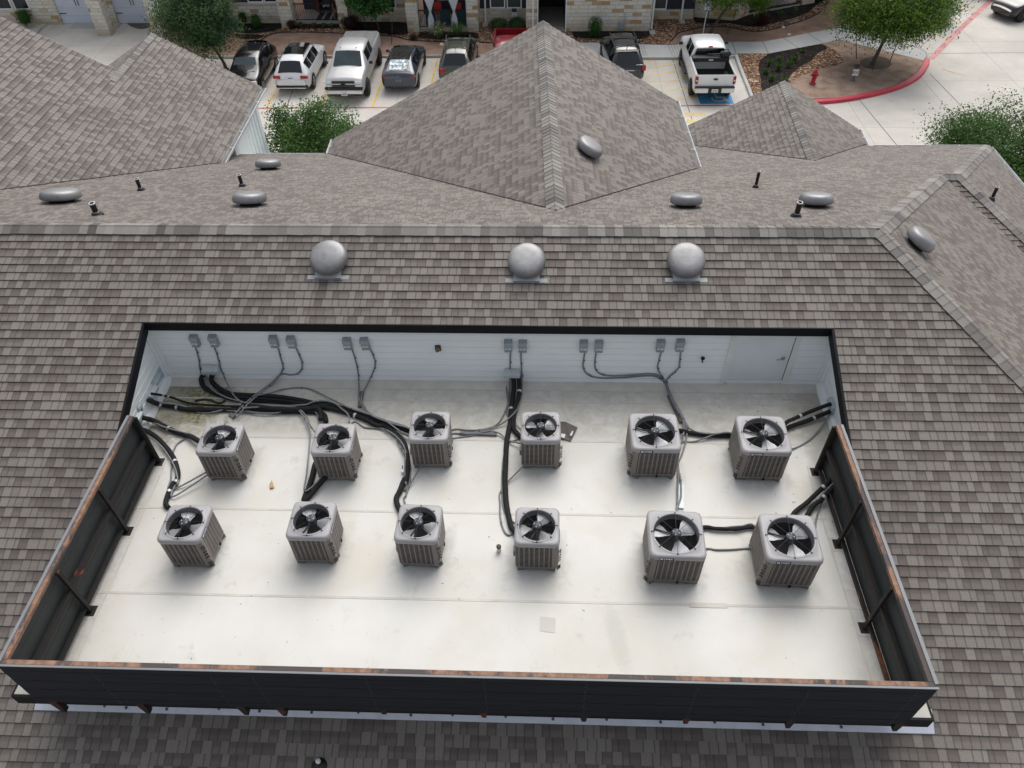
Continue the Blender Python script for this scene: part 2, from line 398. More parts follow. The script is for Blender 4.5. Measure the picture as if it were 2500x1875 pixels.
def ridge_cap(A, B, n1, n2, w=.165, parent=near):
    """overlapping folded cap shingles from A up/along to B; n1, n2: normals of the two roof planes"""
    A, B = V(A), V(B); d = (B-A).normalized(); L = (B-A).length
    n1, n2 = V(n1).normalized(), V(n2).normalized(); nm = (n1+n2).normalized()
    s1 = d.cross(n1).normalized(); s2 = d.cross(n2).normalized()
    if s1.dot(n2) > 0: s1 = -s1      # flap on plane 1 points away from plane 2's side
    if s2.dot(n1) > 0: s2 = -s2
    bm = bmesh.new(); uvl = bm.loops.layers.uv.new('UVMap'); e = .15; n = int(L/e)+1; _ck[0] += 1000
    rnd = random.Random(_ck[0])
    for i in range(n):
        a = A + d*min(L, i*e); b = A + d*min(L, (i+1)*e+.01)
        if (b-a).length < .02: continue
        h0 = .036+rnd.uniform(0, .003); h1 = .029; ww = w+rnd.uniform(-.004, .004)
        q = [a+s1*ww+n1*(h0-.004), a+s1*.03+nm*(h0+.002)-nm*.006, a+nm*(h0+.004), a+s2*.03+nm*(h0+.002)-nm*.006, a+s2*ww+n2*(h0-.004)]
        r = [b+s1*ww+n1*(h1-.004), b+s1*.03+nm*(h1+.002)-nm*.006, b+nm*(h1+.004), b+s2*.03+nm*(h1+.002)-nm*.006, b+s2*ww+n2*(h1-.004)]
        lo = [a+s1*ww-n1*.003, a+nm*.0, a+s2*ww-n2*.003]
        lr = [b+s1*ww-n1*.003, b+s2*ww-n2*.003]
        Q = [bm.verts.new(x) for x in q]; R = [bm.verts.new(x) for x in r]; Lo = [bm.verts.new(x) for x in lo]; Lr = [bm.verts.new(x) for x in lr]
        fs = []
        for k in range(4): fs.append((bm.faces.new((Q[k], R[k], R[k+1], Q[k+1])), 0))
        fs.append((bm.faces.new((Q[0], Q[1], Q[2], Q[3], Q[4], Lo[2], Lo[1], Lo[0])), 1))
        fs.append((bm.faces.new((Q[0], Lo[0], Lr[0], R[0])), 1)); fs.append((bm.faces.new((Q[4], R[4], Lr[1], Lo[2])), 1))
        for f, mi in fs:
            f.material_index = mi
            for lp in f.loops: lp[uvl].uv = (.5, _ck[0]+i+.5)
    bmesh.ops.recalc_face_normals(bm, faces=bm.faces)
    bm.transform(MW[parent.name].inverted()); me = bpy.data.meshes.new('ridge_cap'); bm.to_mesh(me); bm.free()
    me.materials.append(M_CAP); me.materials.append(M_CAPE)
    o = bpy.data.objects.new('ridge_cap', me); COL.objects.link(o); o.parent = parent; o.matrix_parent_inverse = Matrix(); MW[o.name] = MW[parent.name].copy()
    return o
nS, nN_, nE = V((0, -TS, 1)), V((0, TN, 1)), V((TE, 0, 1))
YF = -9.0
def S3(x, y): return V((x, y, zS(y)))
def N3(x, y): return V((x, y, zN(y)))
def E3(x, y): return V((x, y, ZR-TE*(x-XR)))
hx = lambda y: XR + (YR-y)*TS/TE            # south-east hip
XL = -9.5
# main front slope, four pieces round the well and its curb
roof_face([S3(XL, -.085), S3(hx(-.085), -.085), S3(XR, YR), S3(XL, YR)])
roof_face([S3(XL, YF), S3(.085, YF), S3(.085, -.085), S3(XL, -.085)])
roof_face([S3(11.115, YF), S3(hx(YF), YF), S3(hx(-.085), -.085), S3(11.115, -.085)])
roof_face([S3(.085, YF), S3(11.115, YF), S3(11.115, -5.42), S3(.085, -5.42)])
# second ridge end and east side
q1 = N(2312, 428); Q1 = V((XR+(ZR-q1.z)/TE, q1.y, q1.z)); q2 = N(2350, 427); Q2 = V((Q1.x+(q2.x-q1.x), Q1.y, Q1.z))
K_ = N(2425, 357); K = V((Q2.x+(K_.y-Q2.y)*TN/TE, K_.y, K_.z))
t = (Q1.z-K.z)/TE; V2 = Q1 + V((t, -t*TE/TS, -t*TE)); V3 = V2 + (Q2-Q1)
roof_face([V((XR, YR, ZR)), E3(hx(YF), YF), E3(V2.x, YF), V2, Q1])
roof_face([Q1, V2, V3, Q2])
roof_face([Q2, V3, V((K.x, V3.y, K.z)), K])
# rear slope
roof_face([N3(XL, YR), N3(10.4, YR), N3(10.4, 11.58), N3(XL, 11.58)])
roof_face([N3(10.4, YR), N3(XR, YR), Q1, N3(10.4, Q1.y)])
roof_face([N3(10.4, Q1.y), Q1, Q2, K, N3(10.4, K.y)])
# centre gable
CA = N(1357, 515); CB = bz(1326, 52, CA.z); CL = by(817, 338, CB.y); CR = by(1648, 245, CB.y)
cd_ = (CB-CA).normalized()
def along_to_N(p, d):
    # where the line p - s*d meets the rear slope
    n = V(NN); return p + d*((ND - n.dot(p))/n.dot(d))
CLn = along_to_N(CL, cd_); CRn = along_to_N(CR, cd_)
roof_face([CA, CB, CL, CLn]); roof_face([CA, CRn, CR, CB])
def pn(a, b, c):
    n = (b-a).cross(c-a).normalized(); return n if n.z > 0 else -n
nCL, nCR = pn(CA, CB, CL), pn(CA, CB, CR)
# right-hand small gable
GA_ = N(1990, 393); GB_ = bz(1915, 198, GA_.z); GL = by(1672, 310, GB_.y); GR = by(2095, 315, GB_.y); gd = (GB_-GA_).normalized()
GLn = along_to_N(GL, gd); GRn = along_to_N(GR, gd)
roof_face([GA_, GB_, GL, GLn]); roof_face([GA_, GRn, GR, GB_])
nGL, nGR = pn(GA_, GB_, GL), pn(GA_, GB_, GR)
# left wing
LA = N(538, 399); LB = bz(640, 213, LA.z); PK = by(370, 82, LB.y); ld = (LB-LA).normalized()
nL = pn(LA, LB, PK); dL = nL.dot(LA)
Lp = lambda px, py: on(px, py, nL, dL)
Y1 = Lp(265, 163).y
def L3(x, y):  return V((x, y, (dL-nL.x*x-nL.y*y)/nL.z))
def linex(A, d, y): return A + d*((y-A.y)/d.y)
lg1 = linex(LA, ld, Y1); pk1 = linex(PK, ld, Y1)
zend = L3(-8.2, YR)
xr_ = (dL-nL.y*YR-nL.z*ZR)/nL.x
roof_face([LA, lg1, L3(-13, Y1), L3(-13, YR), L3(xr_, YR)])
roof_face([lg1, LB, PK, pk1])
sl = (PK.z-LB.z)/(LB.x-PK.x)
roof_face([PK, pk1, pk1+V((-2.6, 0, -2.6*sl)), PK+V((-2.6, 0, -2.6*sl))])
nL2 = V((-sl, 0, 1)).normalized()
# caps
ridge_cap((XL, YR, ZR), (XR-.05, YR, ZR), nS, nN_)
ridge_cap(S3(hx(YF), YF), (XR, YR, ZR), nS, nE)
ridge_cap(Q1, (XR, YR, ZR), nN_, nE)
ridge_cap(Q1, Q2, nN_, nS)
ridge_cap(K, Q2, nN_, nE); ridge_cap(V3, Q2, nS, nE)
ridge_cap(CA, CB, nCL, nCR, .19); ridge_cap(GA_, GB_, nGL, nGR, .17); ridge_cap(pk1+V((0, -.6, 0)), PK, nL, nL2, .16)
# step flashing line in the valleys (dark metal edge of the upper roofs)
m = MB()
for a, b in ((CA, CLn), (CA, CRn), (GA_, GLn), (GA_, GRn), (LA, L3(xr_, YR))): m.beam(a+V((0, 0, .012)), b+V((0, 0, .012)), .03, .03)
m.build('valley_edge', M_EDGE, near, True)
# fascia boards, eaves and gutters
M_BOX_ = mottled('gutter_bed_dark', (.17, .17, .17), .3, 3, .8)  # darker strip along the inside of each gutter
def gutter(a, b, outward, end=True):
    a, b = V(a), V(b); o = V(outward).normalized(); z = V((0, 0, 1)); m = MB()
    pr = [(0, .0), (0, -.11), (.07, -.11), (.11, -.02), (.11, .005), (.122, .005), (.122, -.02), (.08, -.122), (-.01, -.122), (-.01, .0)]
    r0 = [a+o*p+z*q for p, q in pr]; r1 = [b+o*p+z*q for p, q in pr]; n = len(pr)
    m.add(r0+r1, [(i, (i+1) % n, (i+1) % n+n, i+n) for i in range(n)])
    m.add([a+o*p+z*q for p, q in ((0, 0), (0, -.115), (.075, -.115), (.115, 0))], [(0, 1, 2, 3)]); m.add([b+o*p+z*q for p, q in ((0, 0), (0, -.115), (.075, -.115), (.115, 0))], [(3, 2, 1, 0)])
    L = (b-a).length; m.add([a+o*.004-z*.03, b+o*.004-z*.03, b+o*.098-z*.045, a+o*.098-z*.045], [(0, 1, 2, 3)], 1); k = max(1, int(L/1.1))
    for i in range(1, k+1):
        c = a+(b-a)*(i/(k+1)); m.beam(c, c+o*.115, .018, .006)
    return m.build('gutter', [M_GUT, M_BOX_], near, True)
gutter(LA-ld*.05-V((0,0,.02)), LB-V((0,0,.02)), (1, 0, 0)); gutter(CLn+cd_*.1-V((0,0,.02)), CL-V((0,0,.02)), (-1, 0, 0)); gutter(CRn+cd_*.1-V((0,0,.02)), CR-V((0,0,.02)), (1, 0, 0))
gutter(GRn-V((0,0,.02)), GR-V((0,0,.02)), (1, 0, 0)); gutter(K-V((0, 0, .02)), V((K.x, V3.y, K.z-.02)), (1, 0, 0)); gutter(V((GRn.x+.1, K.y, K.z-.02)), K-V((0,0,.02)), (0, 1, 0))
gutter(N3(LA.x+.2, 11.58)-V((0,0,.02)), N3(CL.x-.1, 11.58)-V((0,0,.02)), (0, 1, 0))
def slab_wall(pts, thick, name='wall', mat=None):
    """vertical wall through the plan polyline pts=[(x,y)...] from z0 to z1"""
    m = MB()
    for (x0, y0, x1, y1, z0, z1) in pts: m.beam((x0, y0, (z0+z1)/2), (x1, y1, (z0+z1)/2), thick, z1-z0)
    return m.build(name, mat or M_SID, near, True)
G0 = -8.1
slab_wall([(LA.x-.3, 11.3, LB.x-.3, LB.y-.25, G0, LA.z-.12)], .15)
slab_wall([(LA.x-.3, 11.25, 10.2, 11.25, G0, zN(11.58)-.1)], .15)
slab_wall([(CL.x+.35, 11.3, CL.x+.35, CB.y-.3, G0, CL.z-.1), (CR.x-.35, 9., CR.x-.35, CB.y-.3, G0, CR.z-.1)], .15)
slab_wall([(GR.x-.3, K.y-.4, GR.x-.3, GB_.y-.3, G0, GR.z-.1), (GL.x+.3, K.y-.6, GL.x+.3, GB_.y-.3, G0, GL.z-.1), (10.2, K.y-.4, K.x-.4, K.y-.4, G0, K.z-.1), (K.x-.45, K.y-.4, K.x-.45, YF+.5, G0, K.z-.1)], .15)
slab_wall([(XL+.3, YF+.4, K.x-.4, YF+.4, G0, zS(YF)-.1)], .15)
# gable triangles closing the wings, and battens on the white wall below the left eave
m = MB()
for A, P, B, y in ((CL, CB, CR, CB.y-.3), (GL, GB_, GR, GB_.y-.3), (V((2*PK.x-LB.x, 0, LB.z)), PK, LB, LB.y-.25)):
    d = .18; m.add([(A.x+.3, y, G0), (B.x-.3, y, G0), (B.x-.3, y, B.z-.08), (P.x, y, P.z-.1), (A.x+.3, y, A.z-.08)], [(0, 1, 2, 3, 4)]); 
m.add([(XL-3, Y1-.2, G0), (PK.x, Y1-.2, G0), (PK.x, Y1-.2, PK.z-.1), (XL-3, Y1-.2, L3(XL-3, Y1).z-.1)], [(0, 1, 2, 3)])
m.build('gable_wall', M_SID, near, True)
m = MB()
for i in range(9):
    y = 11.5+i*.3; p = linex(LA, ld, y); m.box((p.x-.225, y-.02, G0), (p.x-.2, y+.02, LA.z-.14))
m.build('batten', mottled('batten_white', (.60, .66, .70), .06, 4, .5), near, True)
def rake(a, b, back):
    a, b, k = V(a), V(b), V(back); m = MB(); z = V((0, 0, 1))
    m.add([a-z*.004, b-z*.004, b-z*.11, a-z*.11, a-z*.004-k*.02, b-z*.004-k*.02, b-z*.11-k*.02, a-z*.11-k*.02], [(0,1,2,3),(7,6,5,4),(0,4,5,1),(1,5,6,2),(2,6,7,3),(3,7,4,0)])
    return m
m = MB()
for a, b in ((CL, CB), (CB, CR), (GL, GB_), (GB_, GR), (PK, LB), (L3(-13, Y1), pk1)):
    r = rake(V(a)+V((0, .01, 0)), V(b)+V((0, .01, 0)), (0, 1, 0)); m.add(r.v, r.f)
m.build('rake_board', M_TRIM, near, True)

# ------------------------------------------------------------------ the equipment well
W = 11.3; YD = -5.565
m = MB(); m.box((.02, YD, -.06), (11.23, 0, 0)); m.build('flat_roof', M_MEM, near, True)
m = MB()
for y in (-1.322, -2.738, -4.15): m.box((.45, y-.018, .0), (10.85, y+.018, .0035))
for x, y0, y1 in ((.62, -5.4, -1.95), (10.66, -5.4, -1.95)): m.box((x-.012, y0, 0), (x+.012, y1, .003))
m.box((8.55, -4.19, .0036), (9.05, -4.12, .0066)); m.build('membrane_seam', M_SEAM, near, True)
# tapered cricket edge and base flashing along the rear wall
m = MB(); m.add([(0, -.005, .05), (W, -.005, .05), (W, -.055, .045), (0, -.055, .045), (0, -.2, .0045), (W, -.2, .0045)], [(3, 2, 1, 0), (4, 5, 2, 3)])
m.box((.2, -.475, .0), (11.1, -.455, .004)); m.build('base_flashing', M_SEAM, near, True)
for sx in (1, -1):
    m = MB(); x = 0 if sx > 0 else W
    m.add([(x, -.02, .11), (x, -1.85, .11), (x+sx*.05, -1.85, .10), (x+sx*.05, -.02, .10), (x+sx*.07, -1.85, .05), (x+sx*.07, -.02, .05), (x+sx*.085, -1.85, .003), (x+sx*.085, -.02, .003)], [(0, 1, 2, 3), (3, 2, 4, 5), (5, 4, 6, 7)] if sx > 0 else [(3, 2, 1, 0), (5, 4, 2, 3), (7, 6, 4, 5)])
    m.build('base_flashing', M_SID, near, True)
# rear wall of lap siding with skirt board; side walls cut to the roof slope
DX0, DX1, DZ0, DZ1 = 9.695, 10.628, .145, 1.125
m = MB(); m.box((-.1, .012, -.1), (W+.1, .08, ZF-.02))
rows = [.142+.138*i for i in range(9)]
for i, z in enumerate(rows[:-1]):
    for xa, xb in ((0, DX0-.09), (DX1+.09, W)):
        m.add([(xa, -.014, z), (xb, -.014, z), (xb, -.002, z+.14), (xa, -.002, z+.14), (xa, .012, z), (xb, .012, z)], [(0, 1, 2, 3), (4, 5, 1, 0)])
m.box((0, -.012, .058), (DX0-.02, .01, .138)); m.box((DX1+.0, -.012, .058), (W, .01, .138)); m.box((DX0-.0, -.006, .04), (DX1-.0, .01, .128))
m.box((0, -.02, .048), (DX0-.02, .01, .056)); m.box((DX1+.02, -.02, .048), (W, .01, .056))
rw_ = m.build('rear_wall', M_SID, near, True)
M_LAP = mottled('lap_shadow_grey', (.66, .72, .74), .15, 3, .8); m = MB()  # grey strips paint in the shadow line under each siding lap
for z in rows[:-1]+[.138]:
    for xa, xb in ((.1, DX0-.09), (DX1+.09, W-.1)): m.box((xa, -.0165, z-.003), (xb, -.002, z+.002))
m.build('lap_shadow_lines', M_LAP, rw_, True)
for sx in (1, -1):
    m = MB()
    x = 0 if sx > 0 else W; a, b = (x-.06, x) if sx > 0 else (x, x+.06)
    yb = -3.2
    pr = [(-.005, -.1), (-.005, zS(0)-.03), (yb, zS(yb)-.03), (yb, -.1)]
    vs = [V((a, p, q)) for p, q in pr]+[V((b, p, q)) for p, q in pr]
    m.add(vs, [(0, 1, 2, 3), (7, 6, 5, 4), (0, 4, 5, 1), (1, 5, 6, 2), (2, 6, 7, 3)])
    for i in range(1, 9):
        z = .142+.138*i; y = (z-ZF)/TS
        if y < -.05: m.beam((x+sx*.004, -.02, z), (x+sx*.004, max(y+.05, -3.1) , z), .008, .010)
    m.build('side_wall', M_SID, near, True)
for x, x2 in ((.045, .01), (W-.045, W-.01)):
    MB().box((x-.045, -.028, .14), (x+.045, -.014, 1.2)).box((x2-.006, -.1, .12), (x2+.006, -.03, 1.15)).build('corner_trim', M_SID, near, True)
# black drip trim round the well
m = MB(); m.box((.06, -.105, 1.215), (11.14, -.088, 1.378))
for x0, x1 in ((.06, .10), (11.10, 11.14)):
    yb = -3.3; pr = [(-.1, zS(-.1)+.026), (yb, zS(yb)+.026), (yb, zS(yb)-.13), (-.1, zS(-.1)-.165)]
    vs = [V((x0, p, q)) for p, q in pr]+[V((x1, p, q)) for p, q in pr]
    m.add(vs, [(0, 1, 2, 3), (7, 6, 5, 4), (0, 4, 5, 1), (1, 5, 6, 2), (2, 6, 7, 3), (3, 7, 4, 0)])
recalc(m.build('black_fascia', M_TRIM, near, True))
# deck edge: black fascia, curb wall and bright flashing on the front roof
m = MB(); m.box((.0, YD-.03, -.20), (11.25, YD, .012)); m.box((-.005, YD, -.20), (.018, -3.2, .006)); m.box((11.232, YD, -.20), (11.255, -3.2, .006))
m.build('deck_fascia', M_TRIM, near, True)
m = MB(); m.box((.05, -5.22, -1.1), (11.2, -5.18, -.07)); m.box((.06, -5.18, -1.1), (.10, -3, -.07)); m.box((11.13, -5.18, -1.1), (11.17, -3, -.07)); m.build('curb_wall', M_TRIM, near, True)
def fz(y): return zS(y)+.026
m = MB(); m.add([(-.2, -5.425, fz(-5.425)), (11.64, -5.425, fz(-5.425)), (11.64, -5.17, fz(-5.17)+.04), (-.2, -5.17, fz(-5.17)+.04), (-.2, -5.425, zS(-5.425)), (11.64, -5.425, zS(-5.425))], [(0, 1, 2, 3), (4, 5, 1, 0)])
fl = m.build('metal_flashing', M_GALV, near, True)
m = MB(); rr = random.Random(4); x = .2
while x < 11.4:
    m.lathe([(.0, .006), (.014, .005), (.02, 0)], 8, 0, frame((x, -5.37+rr.uniform(-.015, .015), fz(-5.37)+.012), (1, 0, 0), (0, 1, TS))); x += rr.choice((.55, .62, .7, .3))
m.build('screw_head', mottled('sealant_grey', (.07, .08, .10), .2, 9, .6), fl, True)
m = MB()
for x, w_ in ((4.3, .012), (8.2, .012), (9.4, .5), (10.3, .3)): m.add([(x, -5.36, fz(-5.36)+.013), (x+w_, -5.36, fz(-5.36)+.013), (x+w_, -5.33, fz(-5.33)+.017), (x, -5.33, fz(-5.33)+.017)], [(0, 1, 2, 3)])
m.build('sealant_streak', M_TRIM, fl, True)

# access door
door = MB().box((DX0, -.018, DZ0), (DX1, .011, DZ1)).build('door', mottled('door_white', (.70, .745, .76), .05, 2, .45), near, True, bevel=.002)
m = MB()
m.box((DX0-.09, -.036, .10), (DX0-.003, .011, 1.13)); m.box((DX1+.010, -.036, .10), (DX1+.095, .011, 1.235)); m.box((DX0-.09, -.030, 1.13), (DX1+.010, .011, 1.225))
m.build('door_frame', M_WHT, near, True, bevel=.002)
MB().box((DX1+.0005, -.0185, DZ0), (DX1+.0095, -.012, DZ1-.02)).build('door_gap', M_DARK, door, True)
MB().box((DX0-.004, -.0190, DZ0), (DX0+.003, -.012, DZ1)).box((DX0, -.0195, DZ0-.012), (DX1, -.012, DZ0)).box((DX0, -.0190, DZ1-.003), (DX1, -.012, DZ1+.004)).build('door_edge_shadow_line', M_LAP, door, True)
m = MB(); hp = by(1915, 874, -.02); Mh = frame((hp.x-.02, -.018, hp.z), (1, 0, 0), (0, 0, 1))
m.lathe([(0, .02), (.03, .018), (.034, .0)], 16, 0, Mh); m.lathe([(.01, .045), (.01, 0)], 10, 0, Mh); m.tube([(hp.x-.02, -.062, hp.z), (hp.x-.13, -.062, hp.z-.005)], .009, 8)
m.box((DX1-.004, -.021, hp.z-.02), (DX1+.012, -.016, hp.z+.03)); m.build('door_handle', M_CHROME, door, True)
# weld stain and small cover plates on the left wall
m = MB(); a = [bx(*q, .004) for q in Z1([(330, 490), (385, 570), (300, 690), (248, 650)])]; m.add(a, [(3, 2, 1, 0)]); m.build('wall_patch', mottled('stained_patch', (.45, .53, .56), .5, 5, .5), near, True)

# ------------------------------------------------------------------ wall fittings
def fitting(name, label, cat, loc, group=None): return thing(name, label, cat, loc, 0, group)
hood_lab = {0: 'metal pipe hood at the left end of the rear wall, two black pipes coming out', 1: 'metal pipe hood low on the middle of the rear white wall'}
for i, q in enumerate(((512.5, 893), (1250, 903))):
    p = by(*q, -.06); h = fitting('pipe_hood', hood_lab[i], 'pipe hood', (p.x, -.03, p.z-.1), 'metal hoods over the pipe openings'); m = MB()
    wd = .135
    m.add([(-wd, 0, .09), (wd, 0, .09), (wd, -.13, .06), (-wd, -.13, .06), (-wd, -.13, .0), (wd, -.13, .0), (-wd, 0, -.06), (wd, 0, -.06)], [(0, 1, 2, 3)[::-1], (3, 2, 5, 4)[::-1], (0, 3, 4, 6), (1, 7, 5, 2)])
    m.build('hood', M_HOOD, h); MB().box((-wd+.01, -.004, -.08), (wd-.01, -.001, .06)).build('opening', M_DARK, h)
side_hoods = [((376, 962), 'metal pipe hood on the left white wall nearest the corner'), ((345, 998), 'square metal cover box on the left white wall between the two pipe hoods'), ((342, 1022), 'metal pipe hood on the left white wall beside the rusty screen')]
for (q, lab), dd in zip(side_hoods, ((.13, .07), (.06, .03), (.10, .06))):
    p = bx(*q, .03); h = fitting('pipe_hood', lab, 'pipe hood', (.005, p.y, max(.16, p.z)), 'metal hoods over the pipe openings'); a, b = dd; m = MB()
    m.add([(0, -a, .10), (0, a, .10), (b, a, .06), (b, -a, .06), (b, -a, .0), (b, a, .0), (0, -a, -.08), (0, a, -.08)], [(3, 2, 1, 0), (4, 5, 2, 3), (0, 6, 4, 3), (1, 2, 5, 7)])
    m.build('hood', M_HOOD, h); MB().box((.001, -a+.01, -.08), (.004, a-.01, .07)).build('opening', M_DARK, h)
p = bx(2026, 985, W-.06); h = fitting('pipe_hood', 'metal pipe hood on the right white wall', 'pipe hood', (W-.005, p.y, .18), 'metal hoods over the pipe openings'); m = MB(); a, b = .12, .06
m.add([(0, -a, .12), (0, a, .12), (-b, a, .08), (-b, -a, .08), (-b, -a, .0), (-b, a, .0), (0, -a, -.08), (0, a, -.08)], [(0, 1, 2, 3), (3, 2, 5, 4), (3, 4, 6, 0), (7, 5, 2, 1)])
m.build('hood', M_HOOD, h); MB().box((-.004, -a+.01, -.08), (-.001, a-.01, .08)).build('opening', M_DARK, h)

# electrical disconnects
BX = [(475.5, 831), (521.5, 831), (668.5, 833), (711.5, 834), (848, 838), (891, 838), (1241, 843), (1276, 844), (1425, 844), (1462, 844.5), (1612.7, 843), (1660.4, 842)]
pos_lab = ['leftmost disconnect box on the rear white wall', 'second disconnect box from the left on the white wall, above the hooded pipes', 'third disconnect box from the left, conduit bending toward the pipes', 'fourth disconnect box from the left, its conduit curling back left', 'fifth disconnect box from the left on the white wall',
 'disconnect box with its cover swung crooked, sixth from the left', 'left box of the middle pair of disconnects, above the central pipe hood', 'right box of the middle pair of disconnects, above the central pipe hood', 'first disconnect box right of the middle pair', 'disconnect box with a dark gap under its top, tenth from the left',
 'eleventh disconnect box from the left, before the hose bib', 'rightmost disconnect box, nearest the white access door']
proto = None
for i, q in enumerate(BX):
    p = by(*q, -.05); M = Matrix.Translation((p.x, -.014, p.z-.02))
    if i == 5: M = M @ Matrix.Rotation(math.radians(-5), 4, 'Y')
    if proto is None:
        proto = thing('disconnect_box', pos_lab[0], 'disconnect box', group='grey electrical disconnects on the white wall', mat=M)
        MB().box((-.065, -.085, -.10), (.065, 0, .10)).build('enclosure', M_BOX, proto, bevel=.006)
        MB().add([(-.068, -.088, .105), (.068, -.088, .105), (.068, 0, .125), (-.068, 0, .125), (-.068, -.1, .06), (.068, -.1, .06), (-.068, 0, .09), (.068, 0, .09)], [(0, 1, 2, 3), (0, 4, 5, 1), (3, 6, 4, 0), (1, 5, 7, 2)]).build('hinged_lid', M_BOX, proto)
        l_ = MB().box((-.05, -.093, -.035), (.05, -.086, -.005)).build('sticker', M_STICK, proto); MB().box((-.015, -.096, -.025), (-.003, -.093, -.013)).build('hasp', M_DARK, proto)
        MB().box((-.04, -.091, -.09), (.04, -.085, -.05)).build('pull_cover', M_BOX, proto, bevel=.003)
    else: dup(proto, M, pos_lab[i])
p = by(1069, 851, -.03); h = fitting('wall_light', 'small tarnished brass wall light on the white rear wall', 'wall light', (p.x, -.012, p.z), None)
MB().box((-.05, -.018, -.07), (.05, 0, .07)).build('back_plate', M_BRASS, h, bevel=.01); MB().lathe([(0, .09), (.028, .085), (.035, .03), (.02, .0)], 14, 0, frame((0, -.018, .02), (1, 0, 0), (0, 0, 1))).build('lamp_head', M_BRASS, h)
p = by(1714, 876, -.03); h = fitting('hose_bib', 'small dark hose tap on the white wall left of the door', 'tap', (p.x, -.01, p.z), None)
MB().tube([(0, 0, 0), (0, -.06, 0), (0, -.09, -.03)], .014, 8).build('spout', M_BRASS, h); MB().lathe([(0, .012), (.035, .010), (.035, 0), (0, -.001)], 12, 0, frame((0, -.06, .045), (1, 0, 0), (0, 1, .3))).build('handwheel', M_DARK, h)

# ------------------------------------------------------------------ equipment screen
XA, XB, YA, YBk, ST = .468, 10.815, -5.625, -1.865, 1.083
scr = thing('equipment_screen', 'dark panelled steel screen with a rust-brown top rail round three sides of the white deck', 'screen', (5.6, YA, 0))
def hbeam(m, p, q, w, h): m.beam(p, q, w, h)
m = MB(); m.beam((XA-.03, YA, ST-.025), (XB+.03, YA, ST-.025), .052, .05); m.build('top_rail', M_RAIL, scr, True)
for x, mt in ((XA, M_RAIL), (XB, M_RAIL)): MB().beam((x, YA+.031, ST-.0255), (x, YBk, ST-.0255), .06, .05).build('top_rail', mt, scr, True)
m = MB(); m.beam((XA+.03, YA+.02, .56), (XB-.03, YA+.02, .56), .05, .05); m.build('middle_rail', M_STEEL, scr, True)
m = MB(); m.beam((XA+.03, YA+.02, .12), (XB-.03, YA+.02, .12), .05, .05); m.build('bottom_rail', M_STEEL, scr, True)
for sx, x, mt in ((1, XA, M_STEEL), (-1, XB, M_STEELR)):
    MB().beam((x+sx*.005, YA+.05, .56), (x+sx*.005, YBk, .56), .06, .075).build('middle_rail', mt, scr, True)
    MB().beam((x+sx*.012, YA+.05, .11), (x+sx*.012, YBk, .11), .05, .05).build('bottom_rail', mt, scr, True)
    for k, y in enumerate((YBk-.01, -3.165, -4.43)):
        MB().beam((x+sx*.045, y, .012), (x+sx*.035, y, ST-.055), .045, .05, 0, (0, 1, 0)).build('post', M_STEEL if sx > 0 else M_STEELR, scr, True)
        b = MB().box((x-.05 if sx > 0 else x-.11, y-.075, .004), (x+.11 if sx > 0 else x+.05, y+.075, .012)).build('base_plate', M_RED if sx < 0 else M_STEEL, scr, True)
        MB().box((x-.08 if sx > 0 else x-.15, y-.115, .0005), (x+.15 if sx > 0 else x+.08, y+.115, .004)).build('flashing_pad', M_PATCH, scr, True)
    MB().box((min(x-sx*.05, x+sx*.07), YBk-.02, .02), (max(x-sx*.05, x+sx*.07), YBk+.012, 1.05)).build('end_plate', M_STEEL if sx > 0 else M_STEELR, scr, True)
    # inner skin of the side panel: three boards with open joints
    m = MB(); o_ = x-sx*.040
    for z0, z1 in ((.10 if sx < 0 else .03, .36), (.366, .60), (.606, .84), (.846, 1.03)): m.box((o_-.008, YA+.02, z0), (o_+.008, YBk-.02, z1))
    m.build('side_panel', M_PANELI, scr, True)
    m = MB(); m.box((o_-.02-.006, YA+.0, 1.035), (o_+.02-.006, YBk-.0, ST+.012)) if sx > 0 else m.box((o_-.014, YA, 1.035), (o_+.026, YBk, ST+.012)); m.build('panel_edge', M_PCAP, scr, True)
m = MB()
PB = .085
for i in range(8): m.box((XA-.05, YA-.052+(.0015 if i % 2 else 0), PB+i*.1247), (XB+.05, YA-.034, PB+(i+1)*.1247-.004))
fp = m.build('front_panel', M_PANEL, scr, True)
MB().box((XA-.055, YA-.056, 1.078), (XB+.055, YA-.032, 1.088)).build('panel_edge', M_PCAP, scr, True)
m = MB(); rr = random.Random(3)
cols = [by(x, 1690, YA-.05).x for x in (270, 540, 640, 905, 1185, 1430, 1700, 1975, 2240)]
for x in cols:
    for i in range(16):
        z = PB+.02+i*.057; m.lathe([(0, .0025), (.0035, .002), (.004, 0)], 6, 0, frame((x+rr.uniform(-.012, .012), YA-.0525, z), (1, 0, 0), (0, 0, 1)))
tag(m.build('screw', mottled('dull_screw', (.16, .17, .18), .1, 5, .5), fp, True), kind='stuff')
m = MB()
for q in ((125, 1733), (365, 1737), (604, 1741), (697, 1743), (939, 1739), (1182, 1747), (1424, 1757), (1671, 1762), (1920, 1773), (2180, 1780)):
    p = by(*q, -5.60); x = max(p.x, XA+.06)
    m = MB(); zb_ = p.z+.01
    m.add([(x-.02, -5.63, zb_), (x+.03, -5.63, zb_), (x+.03, -5.56, zb_), (x-.02, -5.56, zb_), (x-.085, -5.64, .12), (x+.055, -5.64, .12), (x+.055, -5.56, .12), (x-.085, -5.56, .12)],
          [(3, 2, 1, 0), (0, 1, 5, 4), (1, 2, 6, 5), (2, 3, 7, 6), (3, 0, 4, 7), (4, 5, 6, 7)])
    recalc(m.build('bracket', M_RED, scr, True))
